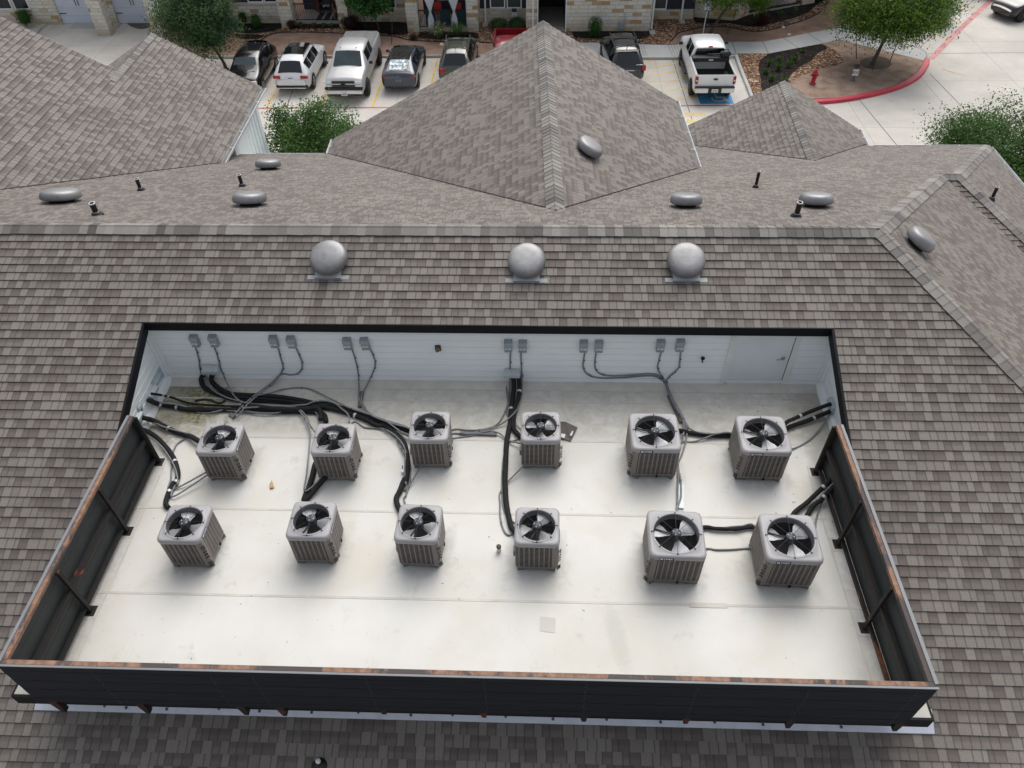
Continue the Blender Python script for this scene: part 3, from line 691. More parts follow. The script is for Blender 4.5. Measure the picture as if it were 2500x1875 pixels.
# recalc(m.build('bracket', M_RED, scr, True))
# ------------------------------------------------------------------ condensing units
def rrect(w, d, r, n=6):
    pts = []
    for cx, cy, a0 in ((w/2-r, d/2-r, 0), (-w/2+r, d/2-r, 90), (-w/2+r, -d/2+r, 180), (w/2-r, -d/2+r, 270)):
        for i in range(n+1):
            a = math.radians(a0+90*i/n); pts.append((cx+r*math.cos(a), cy+r*math.sin(a)))
    return pts
def ac_unit(s, H, lab, fanrot, mat):
    """s: cabinet side, H: overall height above deck; badge on local -y, lettered corner at (-x,-y)"""
    t = thing('condensing_unit', lab, 'air conditioner', group='grey condensing units on the white deck', mat=mat)
    z0, zc_ = .075, H-.095; h = s/2
    MB().prism(rrect(s-.01, s-.01, .05), z0, z0+.03).build('base_pan', M_ACB, t)
    ck = MB(); rp_ = rrect(s-.05, s-.05, .05); nk = len(rp_)
    ck.add([V((a, b, z0+.03)) for a, b in rp_]+[V((a, b, zc_)) for a, b in rp_], [(i, (i+1) % nk, (i+1) % nk+nk, i+nk) for i in range(nk)]+[tuple(range(nk))]); ck.build('coil', M_COIL, t)
    # louvred cabinet: horizontal slats wrapped round, vertical ribs
    m = MB(); per = rrect(s, s, .055, 4); perI = rrect(s-.012, s-.012, .05, 4); n = len(per); nr = int((zc_-z0-.05)/.029)
    for k in range(nr+1):
        za = z0+.035+k*(zc_-z0-.05)/nr; zb = za+.0095
        vs = [V((a, b, za)) for a, b in per]+[V((a, b, zb)) for a, b in per]+[V((a, b, za)) for a, b in perI]+[V((a, b, zb)) for a, b in perI]
        fs = []
        for i in range(n):
            j = (i+1) % n; fs += [(i, j, j+n, i+n), (i+n, j+n, j+3*n, i+3*n), (j, i, i+2*n, j+2*n)]
        m.add(vs, fs)
    m.prism(per, z0, z0+.04); 
    nrib = 7 if s < .65 else 9
    for side in range(4):
        R = Matrix.Rotation(side*math.pi/2, 4, 'Z')
        for k in range(nrib+1):
            x = -h+.055+(s-.11)*k/nrib; m.box((x-.0085, -h+.0003, z0), (x+.0085, -h+.008, zc_), 0, R)
    m.build('louvred_cabinet', M_ACB, t)
    # lettered corner strip
    c = .075; st = MB()
    st.add([(-h-.003, -h+c+.01, z0), (-h-.003, -h+.03, z0), (-h+.03, -h-.003, z0), (-h+c+.02, -h-.003, z0), (-h-.003, -h+c+.01, zc_), (-h-.003, -h+.03, zc_), (-h+.03, -h-.003, zc_), (-h+c+.02, -h-.003, zc_)],
           [(1, 0, 4, 5), (2, 1, 5, 6), (3, 2, 6, 7)][::1])
    for f in range(len(st.f)): st.f[f] = st.f[f]
    cs = recalc(st.build('corner_panel', M_ACB, t))
    o = V((-h+.002, -h+.002, 0)); dg = V((-1, -1, 0)).normalized(); zmid = z0+(zc_-z0)*.56
    me_o = put_text('corner_lettering', 'YORK', .074, M_DARK, cs, frame(o+dg*.022+V((0, 0, zmid+.04)), (0, 0, -1), V((1, -1, 0))), .0012, .003, 1.45)
    m = MB()
    tg = V((1, -1, 0)).normalized()
    for zz in [z0+.035+i*.021 for i in range(5)]+[zc_-.035, zc_-.06]:
        m.beam(o+dg*.021-tg*.032+V((0, 0, zz)), o+dg*.021+tg*.032+V((0, 0, zz)), .004, .010)
    m.build('vent_slot', M_DARK, cs)
    # top cover with fan opening
    R_ = h*.85; nn = 56; m = MB(); zt = H-.012
    def ang_pts(fn): return [fn(2*math.pi*k/nn+math.pi/nn) for k in range(nn)]
    def sq(a, e, r=.07):
        hw = h+e; x, y = math.cos(a), math.sin(a); q = max(abs(x), abs(y)); px, py = x/q*hw, y/q*hw
        cx, cy = hw-r, hw-r
        if abs(px) > cx and abs(py) > cy:
            # project onto the rounded corner along the same ray
            sx, sy = math.copysign(cx, px), math.copysign(cy, py); b = x*sx+y*sy; cc = sx*sx+sy*sy-r*r; tt = b+math.sqrt(max(0, b*b-cc)); px, py = x*tt, y*tt
        return px, py
    rings = [[(*sq(2*math.pi*k/nn, e), z) for k in range(nn)] for e, z in ((.004, zc_), (.010, zc_+.004), (.010, zt-.03), (.004, zt-.012), (-.014, zt-.001), (-.03, zt+.001))]
    for rad, z in ((R_+.022, zt+.002), (R_+.014, zt+.009), (R_+.002, zt+.010), (R_-.006, zt+.002), (R_-.010, zt-.03), (R_-.012, zt-.10)):
        rings.append([(rad*math.cos(2*math.pi*k/nn), rad*math.sin(2*math.pi*k/nn), z) for k in range(nn)])
    vs = [q for r in rings for q in r]; fs = []
    for i in range(len(rings)-1):
        for k in range(nn): fs.append((i*nn+k, i*nn+(k+1) % nn, (i+1)*nn+(k+1) % nn, (i+1)*nn+k))
    m.add(vs, fs, 0, True); top = m.build('top_cover', M_AC, t)
    MB().lathe([(R_-.0145, zt-.09), (R_-.015, zt-.30)], 40).build('fan_shroud', M_DARK, t)
    sh = MB().lathe([(R_-.009, zt-.005), (R_-.0135, zt-.075)], 56).build('shroud_ring', M_SHROUD, t)
    # guard
    m = MB(); ng = 15
    for i in range(ng):
        r = .095+(R_-.10)*i/(ng-1); cp = [(r*math.cos(2*math.pi*k/40), r*math.sin(2*math.pi*k/40), zt+.016) for k in range(41)]; m.tube(cp, .0011, 3, 0, False)
    for k in range(8):
        a = math.radians(k*45+ (90 if s < .65 else 88)); m.tube([(.07*math.cos(a), .07*math.sin(a), zt+.018), ((R_+.016)*math.cos(a), (R_+.016)*math.sin(a), zt+.018)], .0034, 5)
        m.lathe([(0, .006), (.010, .004), (.012, 0)], 6, 0, Matrix.Translation(((R_+.018)*math.cos(a), (R_+.018)*math.sin(a), zt+.008)))
    m.build('fan_guard', M_WIRE, t)
    hub = MB().lathe([(0, zt+.026), (.060, zt+.024), (.067, zt+.016), (.067, zt-.06), (.05, zt-.12), (0, zt-.12)], 24).build('motor', M_HUB, t)
    m = MB()
    for k in range(4):
        a = math.radians(70+90*k); m.lathe([(0, .006), (.006, .005), (.0075, 0)], 8, 0, Matrix.Translation((.040*math.cos(a), .040*math.sin(a), zt+.025)))
    m.build('bolt', M_STICK, hub)
    MB().tube([(-.06, .02, zt-.05), (-R_*.94, .11, zt-.07)], .012, 6).build('motor_arm', M_WIRE, t)
    m = MB()
    for k in range(3):
        a0 = math.radians(fanrot+k*120); V_ = []
        for i, rr_ in enumerate((.07, .15, R_*.72, R_*.93)):
            span = (.32, .40, .46, .42)[i]
            for jj in range(6):
                f = jj/5-.5; a = a0+f*2*span*1.05; V_.append((rr_*math.cos(a), rr_*math.sin(a), zt-.085+f*.045+ .008*math.cos(f*3)))
        fs = []
        for i in range(3):
            for jj in range(5): fs.append((i*6+jj, i*6+jj+1, (i+1)*6+jj+1, (i+1)*6+jj))
        m.add(V_, fs, 0, True)
    fan = m.build('fan_blades', M_BLADE, t)
    # badge
    bw = .085 if s < .65 else .095
    bx_ = -h*.42; bd = MB().box((bx_-bw, -h-.0145, zc_+.008), (bx_+bw, -h-.010, zc_+.058)).build('badge', M_BADGE, t)
    put_text('badge_lettering', 'YORK', .044, M_LETTER, bd, frame((bx_+.020, -h-.0148, zc_+.033), (1, 0, 0), (0, 0, 1)), .0008, .0012)
    MB().box((bx_-bw+.012, -h-.0158, zc_+.018), (bx_-bw+.047, -h-.0146, zc_+.048)).build('badge_mark', M_LETTER, bd)
    # pads
    rr = random.Random(int(fanrot*7+H*100))
    for sx, sy in ((-1, -1), (1, -1), (-1, 1), (1, 1)):
        M_ = Matrix.Translation((sx*(h-.10), sy*(h-.075), 0)) @ Matrix.Rotation(rr.uniform(-.8, .8), 4, 'Z')
        MB().box((-.085, -.05, .0), (.085, .05, .075), 0, M_).build('support_pad', M_PAD, t)
    for x in (.0,): MB().box((x+.05, -h-.012, z0-.03), (x+.08, -h+.01, z0+.02)).build('hold_down', M_DARK, t)
    MB().box((-h+.10, h+.002, .22), (-h+.20, h+.03, .34)).build('service_box', M_ACB, t)
    return t
Hs, Hl = .70, .715
names_r = {1: 'front-row', 2: 'back-row'}
units = [ # x, y(front), size, H, rotation deg, fan, label
 (1.680, -3.745, .585, Hs, 90, 10, 'small unit at the left end of the front row, beside the rusty left screen'),
 (3.412, -3.652, .585, Hs, 90, 25, 'small unit second from the left in the front row'),
 (4.880, -3.675, .585, Hs, 88, 20, 'small unit third from the left in the front row'),
 (6.503, -3.693, .585, Hs, 89.5, 95, 'small unit fourth from the left in the front row, right of the little pipe stub'),
 (8.350, -3.855, .720, Hl, -1.5, 40, 'large unit fifth in the front row, badge facing forward'),
 (9.850, -3.880, .720, Hl, -1.5, 160, 'large unit at the right end of the front row, beside the right screen'),
 (1.700, -2.224, .585, Hs, 90, 5, 'small unit at the left end of the back row, next to the algae stain'),
 (3.427, -2.197, .585, Hs, 91, 15, 'small unit second from the left in the back row, black pipes curling behind it'),
 (4.856, -1.921, .585, Hs, 91, 0, 'small unit third from the left in the back row'),
 (6.546, -1.900, .585, Hs, 90.5, 60, 'small unit fourth from the left in the back row, loose metal sheet behind it'),
 (8.256, -2.046, .715, Hl, 0, 170, 'large unit fifth in the back row, thick conduit at its right side'),
 (9.859, -2.071, .715, Hl, -1, 165, 'large unit at the right end of the back row, pipes running to the right wall')]
pro = {}
for x, y, s, H, rz, fan, lab in units:
    # front-bottom edge was measured at the cabinet foot
    a = math.radians(rz); th = a if s > .65 else a-math.pi/2
    c = V((x-math.sin(th)*s/2, y+math.cos(th)*s/2, 0)); M = Matrix.Translation(c) @ Matrix.Rotation(a, 4, 'Z')
    key = s > .65
    ac = ac_unit(s, H, lab, fan, M)

# ------------------------------------------------------------------ roof vents and pipes on the slopes
M_FLG = mottled('vent_flange_metal', (.36, .37, .385), .15, 5, .5, .2)
def dome(p, n, r, lab, flange=True, k=1.):
    n = V(n).normalized(); u = V((0, 0, 1)).cross(n).normalized()
    t = thing('roof_vent', lab, 'roof vent', group='round metal roof vents', mat=frame(p, u, n.cross(u)))
    k *= .92
    MB().lathe([(r*.62, .0), (r*.62, .12*k)], 28).build('throat', M_DARK, t)
    cap = [(r*.90, .07*k), (r*.985, .085*k), (r, .12*k), (r*.985, .165*k), (r*.94, .20*k), (r*.86, .226*k), (r*.74, .242*k), (r*.45, .252*k), (0, .256*k)]
    MB().lathe([(r*.7, .09*k), (r*.88, .08*k)]+cap, 40).build('cap', M_DOME, t)
    m = MB()
    for a in (25, 115, 160, 205, 335): m.lathe([(0, .006), (.010, .004), (.012, 0)], 7, 0, Matrix.Translation((r*.72*math.cos(math.radians(a)), r*.72*math.sin(math.radians(a)), .222*k)))
    m.build('rivet', M_DOME, t)
    if flange:
        MB().box((-r*1.09, -r*1.12, .010), (r*1.09, -r*.88, .018)).box((-r*.68, -r*1.1, .010), (r*.68, r*.5, .06*k)).build('flange', M_FLG, t)
    else:
        MB().box((-r*.8, -r*.8, .010), (r*.8, r*.8, .016)).build('flange', M_DOME, t)
dl = ['leftmost of the three round vents on the front slope below the ridge', 'middle one of the three round vents on the front slope', 'rightmost of the three round vents on the front slope']
for q, lab in zip(((807, 638), (1286, 645), (1672, 644)), dl):
    p = on(*q, (0, -TS, 1), ZF); dome(p, nS, .315, lab)
far = [((152, 494), .36, 'round vent farthest left on the rear slope'), ((656, 414), .31, 'round vent nearest the rear eave, between the left and centre wings'), ((612, 502), .31, 'round vent on the rear slope left of the centre gable, close to the ridge'),
       ((1674, 506), .29, 'round vent on the rear slope just right of the centre gable'), ((1990, 505), .30, 'round vent on the rear slope with a black pipe in front of it')]
for q, r, lab in far:
    p = N(q[0], q[1]); dome(p, nN_, r*1.06, lab, False, 1.15)
p = on(2232, 600, nE.normalized(), V((XR, YR, ZR)).dot(nE.normalized())); dome(p, nE, .27, 'tilted oval-looking vent on the east slope near the hip', False, 1.15)
MB_ = MB()
p = on(1432, 372, nCR, nCR.dot(CA)); dome(p, nCR, .31, 'tilted round vent on the right face of the centre gable', False, 1.15)
pp = [((345, 466), (333, 436), 'black pipe vent with white rim, third from the left edge on the rear slope', .040), ((592, 456), (586, 426), 'black pipe vent right below the vent nearest the rear eave', .040), ((238, 526), (222, 496), 'black pipe vent near the ridge at far left', .052),
      ((1844, 459), (1853, 418), 'tall thin black pipe vent on the rear slope right of the centre gable', .034), ((1943, 530), (1951, 494), 'black pipe vent standing in front of a round vent', .048)]
def pipe_vent(p, h, r, lab, sl):
    t = thing('pipe_vent', lab, 'vent pipe', tuple(p), 0, 'black pipe vents on the rear roof')
    MB().lathe([(r, -.02), (r, h)], 16).lathe([(r*.8, h), (r*.8, h-.05), (0, h-.05)], 16).build('pipe', M_BLKP, t)
    MB().lathe([(r*.8, h-.01), (r*.8, h+.004), (r*1.08, h+.004), (r*1.08, h-.012)], 16).build('rim', M_STICK, t)
    MB().lathe([(r*2.3, -.01), (r*2.1, .02), (r*1.25, .075), (r*1.05, .08)], 16).build('boot', M_BLKP, t)
    MB().lathe([(r*1.04, .078), (r*1.12, .084), (r*1.04, .09)], 16).build('sealant_ring', M_STICK, t)
for q, tq, lab, r in pp:
    p = N(*q); th = by(*tq, p.y).z-p.z; pipe_vent(p, th, r, lab, nN_)
pe = on(2420, 488, nE.normalized(), Q2.dot(nE.normalized())); pipe_vent(pe, .36, .040, 'black pipe vent on the east slope at the right edge', nE)
# pipe stub on the deck, patches, litter
p = bz(1218, 1345); t = thing('pipe_stub', 'short white pipe stub with a brown cap on the deck, left of a unit', 'pipe', tuple(p))
MB().lathe([(.034, 0), (.030, .09)], 14).build('sleeve', M_WHT, t); MB().lathe([(.033, .09), (.036, .12), (0, .125)], 14).build('cap', M_BRASS, t)
a = [bz(*q) for q in Z5([(1730, 1308), (1868, 1325), (1865, 1460), (1722, 1440)])]
m = MB(); m.add([x+V((0, 0, .003)) for x in a], [(3, 2, 1, 0)]); tag(m.build('deck_patch', M_PATCH), 'square beige repair patch on the open white deck', 'patch')
a = [bz(*q, .02) for q in Z4([(1320, 120), (1345, 90), (1362, 150), (1325, 155)])]
m = MB(); m.add([x+V((0, 0, z)) for z, x in zip((0, .03, .01, .015), a)]+[x-V((0, 0, .015)) for x in a], [(3, 2, 1, 0), (4, 5, 6, 7)]); tag(m.build('leaf_litter', mottled('dry_leaf', (.52, .36, .20), .2, 9, .8)), 'small curled tan scrap lying on the deck between the two left rows', 'scrap')
m = MB(); rr = random.Random(11)
for i in range(70):
    x, y = rr.uniform(.7, 10.6), rr.uniform(-5.3, -.3); 
    if rr.random() < .45: x = rr.uniform(9.3, 10.8); y = rr.uniform(-3, -.3)
    a = rr.uniform(0, 3.14); L = rr.uniform(.006, .03); m.beam((x, y, .004), (x+L*math.cos(a), y+L*math.sin(a), .004), rr.uniform(.002, .008), .004)
tag(m.build('roof_litter', mottled('litter', (.06, .05, .04), .3, 9, .9)), 'twigs and dark specks scattered over the white deck', 'debris', kind='stuff')
# bracket stump peeping in at the bottom edge of the picture
p = on(781, 1866, (0, -TS, 1), ZF); t = thing('pipe_vent', 'white-capped black pipe end at the bottom edge of the picture', 'vent pipe', tuple(p))
MB().lathe([(.03, 0), (.03, .10)], 14).build('pipe', M_BLKP, t); MB().lathe([(.032, .10), (.034, .14), (.02, .155), (0, .158)], 14).build('cap', M_STICK, t)
MB().lathe([(.11, 0), (.09, .02), (.04, .06), (.035, .065)], 16).build('boot', M_BLKP, t)

# ------------------------------------------------------------------ pipes and conduits
def smooth(pts, n=6):
    pts = [V(p) for p in pts]
    if len(pts) < 3: return pts
    P_ = [pts[0]*2-pts[1]]+pts+[pts[-1]*2-pts[-2]]; out = []
    for i in range(1, len(P_)-2):
        a, b, c, d = P_[i-1:i+3]
        for k in range(n):
            t = k/n; out.append(.5*((2*b)+(c-a)*t+(2*a-5*b+4*c-d)*t*t+(3*b-a-3*c+d)*t*t*t))
    out.append(pts[-1]); return out
def path(wall, deck, r, z=None, wy=None, lift=None):
    pts = [by(*q, wy if wy is not None else -r-.016) for q in wall]
    for i, q in enumerate(deck):
        zz = (z if z is not None else r+.004) + (lift[i] if lift else 0); pts.append(bz(*q, zz))
    return pts
def into_unit(pts, z):
    # both ends run on into the cabinet they serve
    pts = list(pts)
    for e in (0, -1):
        p = pts[e]
        if p.z > .35 or p.y > -.2 or p.x < .45 or p.x > 10.9: continue
        ux, uy, us = min(UNIT_SPOTS, key=lambda u: (u[0]-p.x)**2+(u[1]-p.y)**2); c = V((ux, uy, 0)); d = c-V((p.x, p.y, 0))
        if us*.35 < d.length < .95:
            q = c-d.normalized()*us*.42; q.z = max(p.z, z)
            pts = [q]+pts if e == 0 else pts+[q]
    return pts
def conduit(pts, lab, r=.0135, bands=True, wallpts=0):
    n0 = len(pts); pts = into_unit(pts, .12)
    t = thing('conduit', lab, 'conduit', tuple(pts[0]), 0, 'grey electrical conduits on wall and deck')
    sp = smooth(pts); MB().tube(sp, r, 7).build('tube', M_CON, t, True)
    m = MB()
    for k in range(1, wallpts):
        q = pts[k]; MB().box((q.x-.004, q.y-.012, q.z-.006), (q.x+.024, q.y+.01, q.z+.006)).build('strap', M_WIRE, t, True)
    if len(sp) > 40:
        for k in range(20, len(sp)-5, 23):
            q = sp[k]; d = (sp[k+1]-sp[k-1]).normalized(); MB().tube([q-d*.006, q+d*.006], r*1.25, 6).build('cable_tie', M_WIRE, t, True)
    return t
def lineset(pts, lab, r=.03, tape=(), n=6):
    pts = into_unit(pts, .11)
    t = thing('refrigerant_line', lab, 'insulated pipe', tuple(pts[0]), 0, 'black foam-wrapped refrigerant pipes')
    sp = smooth(pts, n); rr = random.Random(len(sp)); rs = [r*(1+rr.uniform(-.04, .04)) for _ in sp]
    MB().tube(sp, rs, 10).build('insulation', M_INS, t, True)
    m = MB()
    for f in tape:
        k = min(len(sp)-2, max(1, int(f*len(sp)))); q = sp[k]; d = (sp[k+1]-sp[k-1]).normalized(); m.tube([q-d*.02, q+d*.02], r*1.1, 10)
    if m.v: m.build('tape_wrap', M_TAPE, t, True)
    return t
# -- black lines
A1 = path(Z1([(738, 520)]), Z1([(712, 590), (705, 640), (760, 690), (880, 740), (1010, 770), (1150, 790), (1350, 800), (1600, 850), (1800, 900), (2000, 950)])+Z8([(1600, 790), (1850, 880), (2212, 1010)]), .04, None, -.06, None)
A1 = [by(*Z1([(738, 515)])[0], -.06)] + [bz(*q, z) for q, z in zip(Z1([(728, 560), (705, 620), (740, 690), (860, 745), (1010, 790), (1200, 800), (1450, 815), (1700, 850)])+Z8([(850, 610), (1100, 640), (1350, 700), (1600, 790), (1780, 880)])+Z2([(330, 1030), (420, 1100), (500, 1180), (530, 1300), (535, 1420), (515, 1540)])+Z5([(510, 70), (470, 170), (438, 290), (425, 400)]), [.16, .07]+[.045]*20)]
lineset(A1, 'long black insulated pipe from the left pipe hood curving across to the third front-row unit', .042, (.04, .5))
A2 = [by(*Z1([(820, 515)])[0], -.06)] + [bz(*q, z) for q, z in zip(Z1([(808, 570), (795, 620), (850, 680), (960, 740), (1120, 755), (1350, 765), (1600, 800), (1850, 860)])+Z8([(1000, 560), (1250, 630), (1500, 700), (1750, 800), (2000, 880), (2230, 960)]), [.16, .09]+[.05]*20)]
lineset(A2, 'black insulated pipe from the left pipe hood running to the third back-row unit', .042, (.05,))
A3 = [bz(*q, z) for q, z in zip(Z8([(-280, 470), (0, 500), (300, 520), (600, 550), (850, 590)]), [.10, .11, .10, .09, .05])]
lineset(A3, 'thin bare copper and black pipe lying in the middle of the left pipe bundle', .016)
B1 = [bx(*Z7([(345, 425)])[0], .06)] + [bz(*q, z) for q, z in zip(Z7([(500, 480), (700, 515), (900, 550), (1150, 555), (1400, 555), (1650, 560)])+Z8([(150, 670), (450, 690), (750, 690), (960, 700), (1060, 740), (1085, 830)]), [.09, .05]+[.04]*20)]
lineset(B1, 'black insulated pipe from the left wall hood to the second back-row unit', .042, (.09, .19))
B1b = [bz(*q, .10) for q in Z8([(-50, 600), (300, 640), (600, 660), (850, 650), (960, 640), (1010, 700), (1010, 800)])]
lineset(B1b, 'black insulated pipe looping down behind the second back-row unit', .04)
B2 = [bx(*Z7([(385, 335)])[0], .06)] + [bz(*q, z) for q, z in zip(Z7([(560, 365), (680, 395), (830, 450), (1000, 480), (1300, 500), (1600, 510)]), [.12, .09, .05, .05, .08, .09])]
lineset(B2, 'thin dark pipe leaving the left wall hood above the thicker one', .02, (.14, .26))
B3 = [bz(*q, z) for q, z in zip(Z7([(978, 436), (1080, 418), (1180, 425), (1260, 460), (1330, 462), (1385, 430)]), [.16, .19, .19, .15, .15, .17])]
lineset(B3, 'loose curved offcut of black foam sticking up from the left pipe bundle', .022)
C1 = [bx(*Z7([(250, 660)])[0], .05)] + [bz(*q, z) for q, z in zip(Z7([(380, 690), (480, 735), (600, 800), (720, 860), (850, 900), (960, 940)]), [.13, .08, .05, .05, .05, .1])]
lineset(C1, 'black insulated pipe from the left wall to the leftmost back-row unit', .04, (.45,))
C2 = [bz(*q, z) for q, z in zip(Z7([(225, 815), (330, 845), (450, 920), (560, 1030), (660, 1160), (720, 1300), (745, 1430), (715, 1540)])+Z4([(455, 110), (410, 200), (385, 290), (410, 330)]), [.12, .08]+[.045]*20)]
lineset(C2, 'black insulated pipe arching from the left wall down to the leftmost front-row unit', .038, (.42, .62, .8))
D0 = [bz(*q, .045) for q in Z1([(1740, 1360), (1705, 1480), (1670, 1600)])+Z4([(1650, 200), (1645, 260)])]
lineset(D0, 'short black pipe between the second-column back and front units', .042)
D1 = [by(*Z2([(1480, 560)])[0], -.06)] + [bz(*q, z) for q, z in zip(Z2([(1492, 660), (1480, 780), (1465, 900), (1460, 1000), (1440, 1100), (1425, 1200), (1418, 1350), (1412, 1500)])+Z5([(1410, 0), (1414, 150), (1425, 300), (1450, 430), (1480, 520)]), [.12, .06]+[.045]*20)]
lineset(D1, 'black insulated pipe from the central hood straight forward to the fourth front-row unit', .042, (.2,))
D2 = [by(*Z2([(1525, 555)])[0], -.06)] + [bz(*q, z) for q, z in zip(Z2([(1540, 650), (1535, 760), (1505, 860), (1485, 960), (1490, 1050), (1530, 1110), (1580, 1140)]), [.14, .10, .08, .06, .05, .05, .06])]
lineset(D2, 'black insulated pipe from the central hood to the fourth back-row unit', .04, (.22,))
E1_ = [bz(*q, .045) for q in Z3([(800, 925), (900, 938), (1000, 950), (1100, 958), (1230, 966)])]
lineset(E1_, 'black insulated pipe between the two large back-row units', .036)
F1 = [bx(*Z3([(1990, 712)])[0], W-.06)] + [bz(*q, z) for q, z in zip(Z3([(1900, 745), (1800, 785), (1700, 830), (1630, 870)]), [.2, .16, .14, .14])]
lineset(F1, 'upper black pipe from the right wall hood to the right back-row unit', .032, (.5,))
F2 = [bx(*Z3([(1985, 770)])[0], W-.06)] + [bz(*q, z) for q, z in zip(Z3([(1900, 805), (1800, 845), (1700, 880), (1630, 915)]), [.09, .07, .06, .06])]
lineset(F2, 'lower black pipe from the right wall hood to the right back-row unit', .036, (.3,))
H1 = [bz(*q, .05) for q in Z6([(990, 440), (1100, 445), (1250, 448), (1400, 438)])]
lineset(H1, 'black insulated pipe between the two large front-row units', .030)
I1 = [bz(*q, z) for q, z in zip(Z6([(2030, 30), (1980, 75), (1900, 150), (1800, 245), (1690, 345)]), [.30, .24, .14, .07, .07])]
lineset(I1, 'upper black pipe through the right screen down to the right front-row unit', .036, (.35,))
I2 = [bz(*q, z) for q, z in zip(Z6([(2040, 90), (1980, 150), (1910, 220), (1840, 280), (1800, 350)]), [.30, .22, .12, .06, .06])]
lineset(I2, 'lower black pipe through the right screen down to the right front-row unit', .036, (.4,))
# -- grey conduits
def C(wallq, deckq, lab, lift=None, z=None, **k):
    pts = path(wallq, deckq, .0135, z, None, lift); return conduit(pts, lab, wallpts=len(wallq), **k)
C(Z1([(650, 318), (668, 370), (685, 440), (695, 520)]), Z1([(730, 600), (800, 700), (920, 770), (1060, 810), (1250, 850), (1450, 850), (1560, 870), (1640, 970), (1680, 1080), (1675, 1250), (1655, 1450), (1645, 1620)]), 'conduit from the leftmost disconnect running right and then forward past the second column', z=.10)
C(Z1([(820, 318), (845, 380), (862, 445), (900, 560)]), Z1([(960, 690), (1020, 780), (1130, 845), (1320, 868), (1520, 862), (1600, 890), (1660, 960), (1700, 1050)]), 'conduit from the second disconnect crossing the black bundle', z=.11)
C(Z1([(1395, 322), (1412, 390), (1435, 470), (1440, 515), (1415, 565)]), Z1([(1330, 650), (1200, 745), (1080, 850), (980, 955)]), 'conduit from the third disconnect slanting left to the first back-row unit', [.05, .08, .10, .05])
C(Z1([(1555, 322), (1585, 390), (1612, 460), (1608, 520), (1570, 562), (1500, 572), (1430, 565)]), Z1([(1345, 655), (1220, 750), (1110, 850), (1030, 955)]), 'conduit from the fourth disconnect joining its neighbour on the way left', [.05, .09, .11, .05])
C(Z1([(2060, 335), (2088, 420), (2108, 500), (2120, 580)]), Z2([(97, 690), (98, 780), (130, 860), (190, 925), (300, 975), (430, 1020), (560, 1060)]), 'conduit from the fifth disconnect over a wooden block', [.02, .07, .05, .1, .12, .1, .1])
C(Z2([(195, 335), (222, 390), (242, 450), (238, 510), (205, 590)]), Z2([(150, 700), (118, 780), (145, 860), (210, 930), (330, 980), (380, 1015), (470, 1080), (560, 1120)]), 'conduit from the crooked disconnect over a wooden block', [.02, .07, .06, .1, .13, .11, .1, .1])
C([], Z8([(150, 470), (320, 440), (500, 390), (700, 368), (850, 382), (1000, 445), (1200, 545), (1400, 640), (1600, 705), (1900, 810), (2200, 910)]), 'conduit arching over the deck behind the black bundle toward the third back-row unit', [.1, .05, 0, 0, 0, .02, .05, .10, .11, .1, .1])
C([], Z8([(-50, 640), (350, 620), (780, 600), (900, 562), (1050, 545), (1180, 570), (1280, 640), (1400, 790)]), 'conduit curling round to the right side of the second back-row unit', z=.12)
C([], Z8([(-450, 700), (-150, 640), (100, 700), (400, 710), (550, 670), (750, 652), (880, 665), (960, 720), (985, 800)]), 'wavy conduit along the front edge of the left black bundle', z=.06)
C([], Z7([(420, 455), (700, 480), (900, 530), (1020, 590), (1150, 600), (1350, 565), (1600, 580), (1780, 590)]), 'wavy conduit hanging off the front of the leftmost pipes', [.12, .1, .04, 0, 0, .03, .03, .02])
C([], Z7([(245, 690), (400, 720), (560, 790), (700, 830), (850, 870), (960, 905)]), 'conduit lying on the black pipe into the leftmost back-row unit', z=.10)
C([], Z7([(830, 950), (740, 1010), (690, 1090), (665, 1180), (655, 1330), (650, 1480), (655, 1640)]), 'grey conduit looping between the two leftmost units')
C([], Z7([(290, 885), (420, 960), (540, 1070), (630, 1200), (700, 1330), (735, 1460), (735, 1560)])+Z4([(480, 110), (455, 230)]), 'conduit following the arched black pipe to the leftmost front-row unit', [.06, .06, .05, .05, .06, .06, .06, .03, .03])
C([], Z2([(40, 1000), (150, 1045), (300, 1055), (400, 1100), (480, 1180), (522, 1270), (560, 1400), (550, 1550)])+Z5([(560, 60), (545, 140), (515, 230), (505, 270)]), 'conduit from the second back-row unit along the black pipe to the third front-row unit', [0, 0, .02, .08, .08, .06, 0, 0, 0, 0, 0, 0])
C([], Z2([(460, 1090), (435, 1140), (470, 1220), (515, 1285), (510, 1400), (520, 1560)])+Z5([(530, 60), (515, 180)]), 'thin conduit crossing beside the third column pipes', [.02, 0, .04, .08, .05, .05, 0, 0])
C(Z2([(1461, 365), (1458, 460), (1457, 560)]), Z2([(1452, 700), (1440, 820), (1395, 940), (1330, 1025), (1200, 1065), (1080, 1070), (940, 1065)]), 'conduit from the left box of the middle pair sweeping left')
C(Z2([(1555, 370), (1558, 470), (1565, 580)]), Z2([(1562, 700), (1530, 860), (1455, 955), (1350, 1030), (1200, 1075), (1080, 1105), (940, 1100)]), 'conduit from the right box of the middle pair sweeping left', [.03, .06, .1, .02, .02, .02, .0])
C([], Z2([(1425, 580), (1425, 700), (1440, 830), (1440, 950)]), 'short straight conduit dropping from the central hood')
C([], Z2([(940, 1145), (1100, 1120), (1240, 1082), (1330, 1085), (1395, 1125), (1428, 1180), (1410, 1260), (1390, 1380), (1385, 1550)])+Z5([(1383, 50), (1385, 200), (1400, 340), (1450, 430), (1510, 475)]), 'conduit following the central black pipe forward to the fourth front-row unit', [0, 0, .04, .04, .02, .02, .0, 0, 0, 0, 0, 0, 0, 0])
